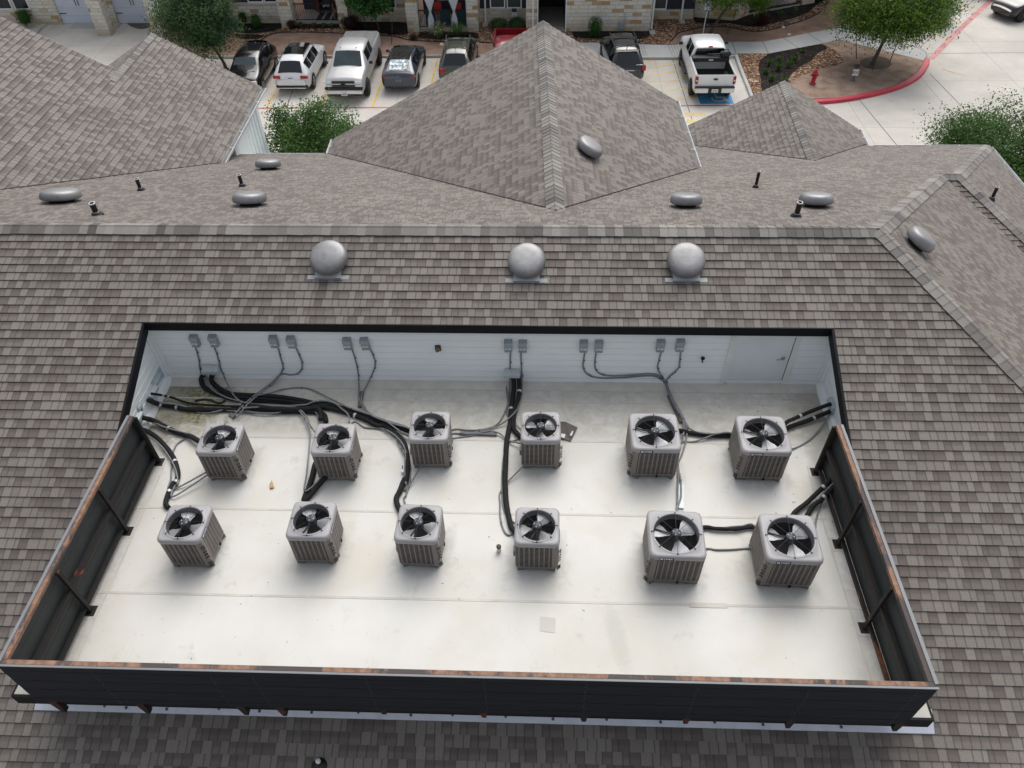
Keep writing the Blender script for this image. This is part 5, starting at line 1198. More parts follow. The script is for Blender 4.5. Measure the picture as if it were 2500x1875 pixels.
for x0, x1, y, z in ((2.72, 5.53, 39.0, xz(1199, 20, 39.)[1]), (-12.3, -9.4, 38.95, xz(640, 5, 38.95)[1]), (12.9, 15.7, 39.3, xz(1610, 22, 39.3)[1])):
    fb('siding_panel', (x0, y-.022, z), (x1, y, HT), M_DSID); fb('sill', (x0, y-.08, z-.14), (x1, y, z-.02), M_CAPST)
def spout(x, y, z0=G+.2, lean=0.):
    d = MB().box((x-.05, y-.10, z0+.1), (x+.05, y-.02, HT)).box((x-.045, y-.22, z0-.02), (x+.045, y-.02, z0+.10)).build('downspout', M_FRAME, far_b, True)
def splash(x, y, lab):
    t = thing('splash_block', lab, 'splash block', (x, y, GB+.01), 0, 'concrete splash blocks under the downspouts')
    MB().box((-.16, -.3, 0), (.16, .25, .05)).box((-.16, -.3, .05), (-.12, .25, .09)).box((.12, -.3, .05), (.16, .25, .09)).build('block', M_KERB, t)
for x, y in ((3.05, 38.98), (5.95, 37.48), (13.0, 37.72), (14.95, 39.28)): spout(x, y)
spout(-12.62, 37.88)
splash(3.05, 38.5, 'splash block under the downspout behind the red pickup'); splash(13.0, 37.1, 'splash block at the corner of the wall with the clipped bush'); splash(14.95, 38.8, 'splash block under the downspout near the blue accessible sign'); splash(-12.62, 37.4, 'splash block beside the big left tree')
# patios
def patio(x0, x1, yf, yb, z, rail=True):
    fb('patio_floor', (x0, yf, G), (x1, yb, z), M_SLAB); fb('patio_wall', (x0, yb, G), (x1, yb+.15, HT), M_DSID)
    m = MB(); m.box((x0, yf+.03, z+.99), (x1, yf+.09, z+1.05)); m.box((x0, yf+.04, z+.08), (x1, yf+.08, z+.12)); n = int((x1-x0)/.11)
    for i in range(n+1): x = x0+(x1-x0)*i/n; m.box((x-.009, yf+.05, z+.12), (x+.009, yf+.07, z+.99))
    m.build('railing', M_BLK, far_b, True)
PZ = G+.25
patio(-8.62, -5.82, 38.85, 41.0, PZ); patio(-.86, 2.02, 37.62, 40.0, PZ)
w_ = fb('door', (-7.9, 40.85, PZ), (-7.0, 40.95, PZ+2.1), M_DARK)
d_ = MB().box((-.04, -.85, 0), (.04, 0, 2.1), 0, Matrix.Translation((-7.9, 40.9, PZ)) @ Matrix.Rotation(math.radians(35), 4, 'Z')).build('open_door', M_MAR, far_b, True)
MB().box((.04, -.7, .9), (.05, -.15, 1.9), 0, Matrix.Translation((-7.9, 40.9, PZ)) @ Matrix.Rotation(math.radians(35), 4, 'Z')).build('door_glass', M_FRAME, d_, True)
window(.1, 1.0, PZ+.9, PZ+2., 40.0); window(-6.9, -6.2, PZ+.9, PZ+2., 41.0)
# angled corner apartment at the right
ca, cb_ = V((15.7, 39.62, 0)), V((18.06, 38.96, 0)); ang = V((19.05, 39.85, 0)); an2 = V((22.6, 41.45, 0))
def wallseg(a, b, z0, z1, mat=M_STONE, name='wall', th=.25): return MB().beam((a.x, a.y+th/2, (z0+z1)/2), (b.x, b.y+th/2, (z0+z1)/2), th, z1-z0).build(name, mat, far_b, True)
wallseg(ca, cb_, G, HT); wallseg(cb_, ang, G, HT); bk = V((-.45, 1.6, 0))
wallseg(ang, an2, G, PZ, M_SLAB, 'patio_floor', .2); m = MB(); m.add([(ang.x, ang.y, PZ), (an2.x, an2.y, PZ), (an2.x+bk.x, an2.y+bk.y, PZ), (ang.x+bk.x, ang.y+bk.y, PZ)], [(0, 1, 2, 3)]); m.build('patio_floor', M_SLAB, far_b, True)
wallseg(ang+bk, an2+bk, G, HT, M_DSID, 'patio_wall'); wallseg(an2, an2+V((.9, .4, 0)), G, HT, M_STONE, 'pillar', .6); wallseg(an2+V((.9, .9, 0)), an2+V((6, 3, 0)), G, HT)
m = MB(); n = 30; m.beam((ang.x, ang.y+.05, PZ+1.03), (an2.x, an2.y+.05, PZ+1.03), .06, .06); m.beam((ang.x, ang.y+.05, PZ+.1), (an2.x, an2.y+.05, PZ+.1), .04, .04)
for i in range(n+1):
    p = ang.lerp(an2, i/n); m.box((p.x-.01, p.y+.04, PZ+.1), (p.x+.01, p.y+.06, PZ+1.0))
m.build('railing', M_BLK, far_b, True)
m = MB(); d_ = (an2-ang).normalized()
for i in range(26):
    p = (ang+bk*.1).lerp(an2+bk*.1, i/26); m.beam((p.x, p.y+.2, PZ+.003), (p.x+bk.x*.8, p.y+bk.y*.8, PZ+.003), .05, .004)
m.build('patio_boards', mottled('patio_board_tan', (.30, .24, .22), .1, 4, .8), far_b, True)
fb('wall', (15.7, 39.7, G), (15.9, 43, HT)); fb('roof', (-32, 39.2, HT), (28, 48, HT+.3), M_SLAB)
# utility box on the wall
t = thing('utility_box', 'small grey utility box low on the stone wall beside the clipped bush', 'utility box', (*by(1517, 63, 37.35).xy, by(1517, 63, 37.35).z)); MB().box((-.17, -.02, -.18), (.17, .07, .18)).build('enclosure', M_BOX, t, bevel=.01); MB().tube([(-.05, .02, -.18), (-.05, .02, -.5)], .02, 6).tube([(.08, .02, -.18), (.08, .02, -.5)], .02, 6).tube([(.14, .03, .18), (.18, .05, .75)], .014, 6).build('conduit', M_BOX, t)

# patio contents
M_RUG = NT('striped_rug'); _s = M_RUG.sep(M_RUG.pos()); _f = M_RUG.math('FRACT', M_RUG.math('MULTIPLY', _s[0], 2.1)); M_RUG = M_RUG.out(M_RUG.mix(M_RUG.math('LESS_THAN', _f, .3), (.012, .014, .03), (.33, .33, .36)), .9)
M_CHK = NT('checked_mat'); _c = M_CHK.n('ShaderNodeTexChecker'); _c.inputs['Scale'].default_value = 9.; _c.inputs[1].default_value = (.6, .6, .62, 1); _c.inputs[2].default_value = (.02, .02, .03, 1); M_CHK.l(M_CHK.pos(), _c.inputs[0]); M_CHK = M_CHK.out(_c.outputs[0], .9)
t = MB().box((-7.6, 39.05, PZ+.002), (-6.0, 40.3, PZ+.012)).build('patio_rug', M_RUG); tag(t, 'dark rug with pale stripes on the left patio floor', 'rug')
t = MB().box((-8.3, 39.1, PZ+.002), (-7.65, 39.6, PZ+.010)).build('door_mat', M_CHK); tag(t, 'black and white checked mat on the left patio', 'mat')
def chair(loc, rz, lab, mat, cush=None):
    t = thing('patio_chair', lab, 'chair', loc, rz, 'patio chairs'); MB().box((-.25, -.25, .38), (.25, .25, .44)).build('seat', mat, t, bevel=.02)
    MB().box((-.25, .2, .44), (.25, .26, .95), 0, Matrix.Rotation(-.15, 4, 'X')).build('backrest', mat, t, bevel=.02)
    for a in (-.22, .22):
        for b in (-.22, .22): MB().box((a-.02, b-.02, 0), (a+.02, b+.02, .38)).build('leg', M_BLK, t)
    for a in (-.27, .27): MB().box((a-.025, -.22, .60), (a+.025, .24, .63)).build('armrest', M_BLK, t)
    if cush: MB().box((-.22, -.24, .44), (.22, .2, .50)).build('cushion', cush, t, bevel=.02)
chair((-7.0, 40.3, PZ), .1, 'dark patio chair with a pale striped cushion behind the striped rug', M_BLK, M_CHK)
chair((-6.15, 39.7, PZ), -.2, 'dark patio chair under the seated person', M_BLK)
M_RC = mottled('red_chair', (.42, .03, .015), .1, 5, .6)
chair((.15, 39.1, PZ), .2, 'red chair behind the left white curtain', M_RC); chair((1.25, 38.9, PZ), -.2, 'red chair behind the right white curtain', M_RC)
M_CUR = mottled('white_curtain', (.62, .66, .70), .12, 8, .9, stretch=(8, 8, .3))
for px, lab in ((1050, 'white curtain tied in the middle, left one on the red-chair patio'), (1108, 'white curtain tied in the middle, right one on the red-chair patio')):
    x = by(px, 25, 37.6).x; pts = [(.05, 2.6), (.34, 2.3), (.28, 1.7), (.06, 1.02), (.05, .98), (.16, .6), (.17, .04)]; m = MB(); nn = 26; rings = []
    for hw, z in pts: rings.append([(x+hw*math.cos(2*math.pi*k/nn)*(1+.12*math.cos(k*5)), 37.55+.06*math.sin(2*math.pi*k/nn)*(1+.5*math.cos(k*4)), PZ+z) for k in range(nn)])
    fs = [(i*nn+k, i*nn+(k+1) % nn, (i+1)*nn+(k+1) % nn, (i+1)*nn+k) for i in range(len(pts)-1) for k in range(nn)]
    m.add([q for r in rings for q in r], fs, 0, True); tag(m.build('curtain', M_CUR), lab, 'curtain', 'tied white patio curtains')
M_TEAL = mottled('teal_screen_cloth', (.010, .045, .058), .15, 3, .8)
for (x0, x1, lab) in ((-.45, .12, 'teal privacy cloth on the railing, left panel'), (.42, 1.05, 'teal privacy cloth on the railing between the curtains'), (1.4, 1.98, 'teal privacy cloth on the railing, right panel')):
    tag(MB().box((x0, 37.695, PZ+.14), (x1, 37.71, PZ+.98)).build('privacy_cloth', M_TEAL), lab, 'cloth')
# ------------------------------------------------------------------ vehicles
def paint(name, c, rough=.28, metal=0., coat=.6):
    m = NT(name); n = m.noise(m.pos(), 3., 3); col = m.mix(n, tuple(x*.93 for x in c), tuple(min(1, x*1.05) for x in c))
    return m.out(col, rough, metal, .5, **{'Coat Weight': coat, 'Coat Roughness': .06})
M_CG = mottled('car_glass', (.006, .008, .010), .1, 2, .05, spec=.8); M_WS = mottled('windscreen_sky_tint', (.035, .055, .062), .35, 1.5, .06, spec=.8); M_TYRE = mottled('tyre_rubber', (.012, .012, .012), .2, 20, .85); M_RIM = mottled('alloy_rim', (.36, .37, .39), .15, 9, .35, .5)  # windscreen base colour lightened to stand in for the sky's reflection
M_RIMD = mottled('dark_rim', (.03, .03, .032), .1, 9, .4); M_TAIL = mottled('tail_lamp_red', (.30, .008, .012), .15, 14, .15); M_HEAD = mottled('head_lamp_clear', (.62, .65, .68), .2, 30, .12, .2)
M_PLATE = mottled('number_plate', (.60, .62, .64), .1, 60, .5); M_CHR = mottled('chrome', (.60, .60, .61), .08, 9, .15, .9); M_PLAST = mottled('black_plastic', (.014, .015, .016), .15, 12, .6)
M_FOIL = mottled('crumpled_foil_shade', (.30, .35, .38), .5, 3.2, .3, .4, fine=9)
def car(kind, lab, body, x, y, rz, st, wb, tr=.36, rim=M_RIM, roofmat=None, bedopen=False, glass=(), rear=None, extra=None, wx=None):
    """st: stations (y, zb, zbelt, ztop, hw, hwt), rear to front"""
    t = thing(kind, lab, {'pickup_truck': 'pickup truck'}.get(kind, 'car'), (x, y, G), rz, 'vehicles parked in the lot')
    def sec(s):
        y, zb, zbe, zt, hw, ht = s; wt = max(zbe+.015, zt-.09)
        h = [(hw*.55, zb), (hw-.07, zb+.02), (hw-.01, zb+.16), (hw, (zb+zbe)/2), (hw-.015, zbe-.10), (hw-.05, zbe), (ht+.035 if zt-zbe > .2 else (hw-.05+ht)/2, wt), (ht-.05, zt-.015), (ht*.5, zt+.012), (0, zt+.02)]
        return [(a, y, b) for a, b in h]+[(-a, y, b) for a, b in h[-2::-1]]
    S = [sec(s) for s in st]; k = len(S[0]); m = MB(); gl = MB(); rf = MB()
    m.add([q for r in S for q in r], [(i*k+j, (i+1)*k+j, (i+1)*k+j+1, i*k+j+1) for i in range(len(S)-1) for j in range(k-1)], 0, True)
    m.add(S[0], [tuple(range(k))]); m.add(S[-1], [tuple(range(k))[::-1]])
    m.add([S[i][0] for i in range(len(S))]+[S[i][-1] for i in range(len(S))], [(i, i+len(S), i+1+len(S), i+1) for i in range(len(S)-1)])
    bd = recalc(m.build('body', body, t))
    if kind == 'parked_car':
        bm = bmesh.new(); bm.from_mesh(bd.data); bmesh.ops.remove_doubles(bm, verts=bm.verts, dist=1e-5); bm.to_mesh(bd.data); bm.free(); q_ = bd.modifiers.new('smooth_shell', 'SUBSURF'); q_.levels = 1; q_.render_levels = 1
    def shrink(q, f, up=.008, out=0):
        c = sum(q, V((0, 0, 0)))/4; n = (q[1]-q[0]).cross(q[2]-q[0])
        if n.length < 1e-7: n = (q[2]-q[0]).cross(q[3]-q[0])
        n.normalize(); o = V((c.x*.6, 0, c.z-.9))
        if n.dot(o) < 0: n = -n
        return [c+(p-c)*f+n*up for p in q]
    def face(i, j): return [V(S[i][j]), V(S[i+1][j]), V(S[i+1][j+1]), V(S[i][j+1])]
    wm = {}
    for (i, what) in glass:
        if what == 'side':
            for j in (5, k-7): q = shrink(face(i, j), .90); gl = MB().add(q, [(0, 1, 2, 3)]); recalc(gl.build('side_window', M_CG, t))
        else:
            js = [7, 8, 9, 10]; a = V(S[i][7]); b = V(S[i+1][7]); c2 = V(S[i+1][k-8]); d2 = V(S[i][k-8]); 
            Lr = [V(S[i][j]) for j in range(7, k-7)]; Fr = [V(S[i+1][j]) for j in range(7, k-7)]
            c = sum(Lr+Fr, V((0, 0, 0)))/(len(Lr)*2); n = (b-a).cross(d2-a).normalized(); n = n if n.z > 0 else -n
            f = .93 if what != 'roof' else .96
            P1 = [c+(p-c)*f+n*.010 for p in Lr]; P2_ = [c+(p-c)*f+n*.010 for p in Fr]; kk = len(P1)
            g = MB().add(P1+P2_, [(j, j+1, j+1+kk, j+kk) for j in range(kk-1)], 0, True)
            nm = {'front': 'windscreen', 'rear': 'rear_window', 'roof': 'roof_glass'}[what]; wm[nm] = recalc(g.build(nm, M_WS if what == 'front' else M_CG, t))
    hwm = max(s[4] for s in st); wx = wx or hwm-.11
    for yy in (wb/2, -wb/2):
        for sx in (1, -1):
            Mx = Matrix.Translation((sx*wx, yy, tr)) @ Matrix.Rotation(math.pi/2, 4, 'Y')
            w_ = MB().lathe([(0, -.12), (tr*.9, -.12), (tr, -.09), (tr, .09), (tr*.9, .12), (0, .12)], 24, 0, Mx).build('wheel', M_TYRE, t)
            r_ = MB().lathe([(tr*.62, .115), (tr*.66, .128), (tr*.60, .13)], 20, 0, Matrix.Translation((sx*wx, yy, tr)) @ Matrix.Rotation(sx*math.pi/2, 4, 'Y'))
            Mw = Matrix.Translation((sx*wx, yy, tr)) @ Matrix.Rotation(sx*math.pi/2, 4, 'Y')
            for q in range(6):
                a = q*math.pi/3; r_.beam(Mw @ V((.03*math.cos(a), .03*math.sin(a), .124)), Mw @ V((tr*.62*math.cos(a), tr*.62*math.sin(a), .124)), .045, .012, 0, (sx, 0, 0))
            r_.build('rim', rim, w_)
            Ma = Matrix.Translation((sx*(hwm-.003), yy, tr)) @ Matrix.Rotation(sx*math.pi/2, 4, 'Y')
            a_ = MB(); n = 20; pts = [(1.17*tr*math.cos(2*math.pi*i/n), 1.17*tr*math.sin(2*math.pi*i/n)) for i in range(n)]; a_.add([Ma @ V((p, q, .004)) for p, q in pts if True], [tuple(range(n))])
            # clip the arch disc at sill level
            for vv in a_.v: vv.z = max(vv.z, st[3][1]+.02)
            a_.build('wheel_arch', M_PLAST, t)
    return t
def lamp(t, name, a, b, mat, bevel=.02): return MB().box(a, b).build(name, mat, t, bevel=bevel)
def both(t, name, a, b, mat, bevel=.02):
    lamp(t, name, a, b, mat, bevel); lamp(t, name, (-b[0], a[1], a[2]), (-a[0], b[1], b[2]), mat, bevel)
def mirrors(t, x, y, z, mat):
    for s in (1, -1): MB().box((s*x-.10, y-.06, z-.07), (s*x+.10, y+.05, z+.07)).build('mirror', mat, t, bevel=.03)
def plate(t, y, z, face=-1): p = MB().box((-.16, y-.008, z-.08), (.16, y+.008, z+.08)).build('number_plate', M_PLATE, t); MB().box((-.12, y-.012, z-.025), (.12, y+.012, z+.03)).build('plate_print', mottled('plate_ink', (.16, .17, .22), .6, 30, .5), p)
def suv(hw=.945, H=1.64, L=4.66, hood=1.0):
    f = L/4.66
    return [(-2.33*f, .46, .78, .80, hw*.80, .60), (-2.27*f, .32, .98, 1.00, hw*.93, .72), (-2.18*f, .28, 1.05, 1.09, hw*.975, .74), (-1.72*f, .27, 1.10, H-.06, hw, .60), (-1.05*f, .26, 1.07, H, hw, .625), (-.15*f, .26, 1.05, H+.02, hw, .64), (.60*f, .26, 1.03, H-.05, hw, .62),
            (1.25*f, .26, hood+.02, hood+.07, hw, .78), (1.85*f, .27, hood-.05, hood+.01, hw*.98, .76), (2.18*f, .30, hood-.18, hood-.10, hw*.92, .68), (2.33*f, .38, .62, .66, hw*.76, .58)]
SG = ((3, 'side'), (4, 'side'), (5, 'side'), (2, 'rear'), (6, 'front'))
P_BLK = paint('gloss_black_paint', (.010, .010, .011), .12); P_WHT = paint('white_car_paint', (.66, .68, .69), .3); P_SLV = paint('silver_beige_paint', (.44, .44, .445), .35, .2, .3); P_GRY = paint('dark_blue_grey_paint', (.030, .042, .060), .2)
P_OLV = paint('olive_paint', (.050, .058, .042), .22); P_RED = paint('dark_red_paint', (.20, .008, .014), .3); P_NVY = paint('black_navy_paint', (.010, .014, .018), .15)
HP = math.pi
# black hatchback, nose to the camera
t = car('parked_car', 'glossy black hatchback parked nose out at the left end of the row', P_BLK, -9.07, 30.95, HP, suv(.89, 1.58, 4.45), 2.75, .33, glass=SG)
both(t, 'headlight', (.50, 1.98, .66), (.82, 2.12, .86), M_HEAD); mirrors(t, .99, .95, 1.05, P_BLK); MB().box((-.62, 1.35, 1.075), (.62, 1.38, 1.09)).build('wiper', M_PLAST, t)
# white suv, tail to the camera
t = car('parked_car', 'white sport utility vehicle with black panoramic roof, tail toward the camera', P_WHT, -6.53, 31.50, .0, suv(.95, 1.62, 4.66), 2.87, .37, glass=SG+((5, 'roof'), (4, 'roof')), roofmat=M_CG)
for s in (1, -1): MB().tube([(s*.62, -1.5, 1.655), (s*.64, .5, 1.66)], .022, 6).build('roof_rail', M_CHR, t)
both(t, 'tail_light', (.52, -2.335, .86), (.90, -2.15, 1.00), M_TAIL); plate(t, -2.335, .90); MB().box((-.84, -2.36, .38), (.84, -2.1, .52)).build('bumper_trim', M_PLAST, t, bevel=.03); MB().box((-.74, -2.375, .36), (.74, -2.2, .42)).build('chrome_strip', M_CHR, t, bevel=.02); mirrors(t, 1.03, .75, 1.08, P_WHT)
# silver pickup, nose to the camera, covered bed
def truck(hw=1.0, H=1.92, bed=1.42, y0=-2.95, cab=(-.85, 1.0), hood=1.32, y1=2.95, full=True):
    s = []
    if full: s += [(y0, .62, bed-.05, bed, hw*.97, hw*.9), (y0+.1, .5, bed-.04, bed+.01, hw, hw*.92), (cab[0]-.08, .45, bed-.04, bed+.01, hw, hw*.92)]
    s += [(cab[0]-.04, .42, 1.30, H-.08, hw-.01, .72), (cab[0]+.12, .42, 1.30, H, hw, .74), (cab[0]+.85, .42, 1.29, H+.02, hw, .76), (cab[1]-.12, .42, 1.28, H-.03, hw, .74), (cab[1]+.52, .42, hood-.06, hood, hw, .86), (2.55, .45, hood-.12, hood-.05, hw*.98, .86), (y1-.12, .5, hood-.18, hood-.11, hw*.96, .86), (y1, .52, 1.0, 1.03, hw*.93, .84)]
    return s
t = car('pickup_truck', 'silver crew cab pickup truck with flat bed cover and chrome bumper, nose out', P_SLV, -3.55, 31.15, HP, truck(), 3.9, .42, M_RIMD, glass=((4, 'side'), (5, 'side'), (6, 'front')), wx=.95)
MB().box((-.92, 2.86, .42), (.92, 3.02, .54)).build('air_dam', M_PLAST, t, bevel=.03); MB().box((-.96, 2.90, .54), (.96, 3.10, .72)).build('bumper', M_CHR, t, bevel=.04); MB().box((-.98, 2.86, .74), (.98, 3.06, .86)).build('bumper_top', M_PLAST, t, bevel=.03)
gr = MB().box((-.58, 2.93, .88), (.58, 2.99, 1.17)).build('grille', M_PLAST, t, bevel=.02); MB().box((-.6, 2.95, 1.0), (.6, 3.01, 1.05)).build('grille_bar', P_SLV, gr); MB().prism([(-.14, -.022), (-.05, -.022), (-.05, -.045), (.05, -.045), (.05, -.022), (.14, -.022), (.12, .022), (.05, .022), (.05, .045), (-.05, .045), (-.05, .022), (-.12, .022)], 0, .02, 0, frame((0, 3.01, 1.025), (-1, 0, 0), (0, 0, 1))).build('emblem', M_DARK, gr)
both(t, 'headlight', (.62, 2.90, 1.03), (.94, 3.0, 1.16), M_HEAD); both(t, 'headlight', (.62, 2.91, .89), (.92, 3.01, .99), M_HEAD); plate(t, 3.11, .56); mirrors(t, 1.17, 1.18, 1.38, M_PLAST)
for s in (1, -1): MB().lathe([(0, .03), (.03, .02), (.035, 0)], 10, 0, Matrix.Translation((s*.42, .72, 1.945))).build('roof_marker', M_PLAST, t)
MB().box((-.70, 1.5, 1.30), (.70, 1.56, 1.335)).build('cowl', M_PLAST, t); MB().box((-.90, -2.90, 1.40), (.90, -1.0, 1.455)).build('bed_cover', mottled('bed_cover_grey', (.17, .175, .175), .25, 3, .6), t, bevel=.02)
# dark blue-grey electric sedan
sed = [(-2.36, .42, .80, .83, .74, .6), (-2.30, .30, .96, 1.0, .88, .72), (-2.12, .27, 1.02, 1.08, .92, .74), (-1.25, .25, 1.02, 1.38, .93, .58), (-.5, .24, .98, 1.44, .93, .60), (.15, .24, .96, 1.45, .93, .61), (.55, .24, .95, 1.38, .93, .60), (1.4, .25, .90, .96, .925, .76), (1.95, .26, .80, .86, .90, .72), (2.22, .28, .68, .73, .84, .64), (2.34, .34, .55, .58, .7, .5)]
t = car('parked_car', 'dark blue-grey sedan with a crumpled silver shade inside its rear window', P_GRY, -.92, 31.60, 0, sed, 2.9, .34, M_RIMD, glass=((3, 'side'), (4, 'side'), (5, 'side'), (2, 'rear'), (3, 'roof'), (4, 'roof'), (5, 'roof'), (6, 'front')))
sh = MB(); rr = random.Random(5); gx, gy = 9, 6; vs = []
for j in range(gy+1):
    for i in range(gx+1):
        f = j/gy; vs.append((-.47+.94*i/gx*(1), -2.02+.62*f, 1.135+.255*f+rr.uniform(0, .035)))
sh.add(vs, [(j*(gx+1)+i, j*(gx+1)+i+1, (j+1)*(gx+1)+i+1, (j+1)*(gx+1)+i) for j in range(gy) for i in range(gx)]); sh.build('sun_shade', M_FOIL, t)
both(t, 'tail_light', (.50, -2.33, .86), (.88, -2.16, .93), M_TAIL); plate(t, -2.345, .68); mirrors(t, 1.0, .85, .98, P_GRY); put_text('emblem', 'T', .09, M_CHR, t, frame((0, -2.335, .90), (1, 0, 0), (0, 0, 1)), .003)
# olive wagon
wag = [(-2.42, .44, .80, .82, .72, .6), (-2.36, .32, 1.0, 1.02, .86, .70), (-2.26, .28, 1.06, 1.10, .90, .72), (-1.80, .27, 1.08, 1.60, .92, .60), (-1.0, .26, 1.05, 1.65, .92, .63), (-.1, .26, 1.03, 1.66, .92, .64), (.60, .26, 1.01, 1.58, .92, .62), (1.35, .26, .98, 1.05, .92, .78), (1.95, .27, .93, 1.0, .90, .74), (2.28, .30, .80, .86, .84, .68), (2.42, .38, .62, .66, .70, .56)]
t = car('parked_car', 'olive station wagon with roof rails next to the dark sedan', P_OLV, 1.98, 32.35, 0, wag, 2.74, .36, glass=SG)
for s in (1, -1): MB().tube([(s*.60, -1.6, 1.66), (s*.64, .4, 1.70)], .03, 6).build('roof_rail', M_PLAST, t)
for yy in (-1.15, -.2): MB().box((-.6, yy-.03, 1.69), (.6, yy+.03, 1.715)).build('crossbar', M_PLAST, t)
both(t, 'tail_light', (.50, -2.43, .84), (.86, -2.24, 1.02), M_TAIL); mirrors(t, 1.0, .85, 1.05, M_CHR); MB().prism([(-.02, -.06), (.02, -.06), (0, .08)], 0, .08, 0, Matrix.Translation((0, -1.45, 1.67))).build('antenna_fin', M_PLAST, t)
# red pickup, bed seen over the ridge
def open_bed(t, y0, y1, hw, zb, zt, body, liner):
    th = .09
    for s in (1, -1): MB().box((s*hw-th/2-s*th/2, y0, .55), (s*hw+th/2-s*th/2, y1, zt)).build('bed_side', body, t, bevel=.03)
    MB().box((-hw, y0-.08, .60), (hw, y0+.01, zt-.02)).build('tailgate', body, t, bevel=.03)
    MB().box((-hw+th, y0, .55), (hw-th, y1, zb)).build('bed_floor', liner, t)
    for s in (1, -1): MB().box((s*(hw-th)-.01, y0+.01, zb), (s*(hw-th)+.01, y1, zt-.03)).build('bed_liner', liner, t)
    for s in (1, -1): MB().box((s*(hw-th)-(.22 if s > 0 else 0), (y0+y1)/2-.35, zb), (s*(hw-th)+(0 if s > 0 else .22), (y0+y1)/2+.35, zb+.22)).build('wheel_housing', liner, t, bevel=.05)
P_RED2 = paint('red_bed_liner', (.17, .010, .018), .5, 0, .1)
t = car('pickup_truck', 'dark red pickup truck mostly hidden behind the centre gable, open red bed showing', P_RED, 4.82, 31.55, HP, truck(.98, 1.85, full=False), 3.6, .38, M_RIM, glass=((1, 'side'), (2, 'side'), (3, 'front')))
open_bed(t, -2.9, -.88, .98, .78, 1.42, P_RED, P_RED2)
# black suv right of centre
t = car('parked_car', 'black sport utility vehicle with pale rear spoiler beside the hatched bay', P_NVY, 10.82, 32.45, math.radians(4), suv(.93, 1.68, 4.70), 2.75, .36, M_RIMD, glass=SG+((5, 'roof'),), roofmat=M_CG)
for s in (1, -1): MB().tube([(s*.63, -1.7, 1.70), (s*.65, .5, 1.74)], .025, 6).build('roof_rail', M_PLAST, t)
for yy in (-1.2, -.25): MB().box((-.62, yy-.03, 1.715), (.62, yy+.03, 1.74)).build('crossbar', M_PLAST, t)
MB().box((-.56, -1.86, 1.625), (.56, -1.66, 1.66)).build('spoiler', M_CHR, t, bevel=.01); both(t, 'tail_light', (.74, -2.34, .80), (.93, -2.2, 1.06), M_TAIL); mirrors(t, 1.03, .8, 1.08, M_PLAST)
MB().prism([(-.02, -.06), (.02, -.06), (0, .08)], 0, .08, 0, Matrix.Translation((0, -1.45, 1.66))).build('antenna_fin', M_PLAST, t); MB().box((.42, -2.27, 1.085), (.90, -2.24, 1.10)).build('chrome_strip', M_CHR, t)
# white pickup with open bed
t = car('pickup_truck', 'white pickup truck with open black bed and toolbox, tail toward the camera', P_WHT, 15.12, 31.02, math.radians(.5), truck(1.0, 1.95, cab=(-.55, 1.2), full=False), 3.7, .40, M_RIMD, glass=((1, 'side'), (2, 'side'), (3, 'front')), wx=.92)
open_bed(t, -2.78, -.60, .99, .80, 1.44, P_WHT, M_PLAST)
MB().add([(-.70, -.605, 1.84), (.70, -.605, 1.84), (.78, -.62, 1.38), (-.78, -.62, 1.38)], [(0, 1, 2, 3)]).build('rear_window', M_CG, t)
tb = MB().box((-.93, -1.12, 1.36), (.93, -.66, 1.56)).build('toolbox', M_PLAST, t, bevel=.02); MB().box((-.11, -1.128, 1.42), (.11, -1.118, 1.50)).build('toolbox_label', M_PLATE, tb)
both(t, 'tail_light', (.86, -2.90, .98), (1.0, -2.70, 1.36), M_TAIL); both(t, 'reverse_lamp', (.88, -2.906, 1.12), (.98, -2.75, 1.20), M_HEAD, .01)
em = MB().lathe([(0, .015), (.06, .013), (.066, 0)], 24, 0, frame((0, -2.872, 1.22), (1, 0, 0), (0, 0, 1)) @ Matrix.Diagonal((1.9, .85, 1, 1))).build('emblem', mottled('emblem_blue', (.012, .025, .06), .1, 5, .3), t)
bp_ = MB().box((-.98, -3.06, .60), (.98, -2.86, .84)).build('bumper', M_CHR, t, bevel=.03); MB().box((-.98, -3.05, .84), (.98, -2.84, .875)).build('step_pad', M_PLAST, bp_, bevel=.01); MB().box((-.35, -3.07, .58), (.35, -2.9, .83)).build('bumper_centre', M_PLAST, bp_, bevel=.02); plate(t, -3.085, .73)
mirrors(t, 1.20, 1.22, 1.42, M_PLAST); MB().box((-.10, -.64, 1.90), (.10, -.56, 1.95)).build('brake_lamp', M_TAIL, t)
for s in (1, -1): MB().box((s*1.04-.08, -.3, .40), (s*1.04+.08, 1.3, .46)).build('side_step', M_PLAST, t)
t = thing('leaf_blower', 'black power tool lying across the right end of the white pickup toolbox', 'power tool', (15.8, 30.1, G+1.56), .3); MB().tube([(-.75, .35, .06), (-.2, .1, .10)], .035, 8).build('nozzle', M_WIRE, t); MB().box((-.2, -.16, .0), (.32, .16, .24)).build('motor_housing', M_PLAST, t, bevel=.05); MB().tube([(-.1, 0, .24), (0, 0, .34), (.18, 0, .34), (.25, 0, .22)], .02, 6).build('handle', M_PLAST, t)
# distant vehicles at the top right
t = car('parked_car', 'silver-green car glimpsed behind the big right tree', paint('silver_green_paint', (.24, .28, .27), .3), 28.9, 39.8, math.radians(52), suv(.92, 1.6, 4.6), 2.7, .35, glass=SG)
t = car('parked_car', 'dark maroon car whose lower edge shows at the top of the picture', paint('maroon_paint', (.05, .008, .012), .3), 34.0, 44.35, math.radians(52), suv(.92, 1.6, 4.6), 2.7, .35, glass=SG)
t = car('parked_car', 'black vehicle at the right edge of the picture showing one wheel', P_BLK, 35.9, 40.2, math.radians(115), suv(.95, 1.7, 4.5), 2.7, .40, M_RIMD, glass=SG)

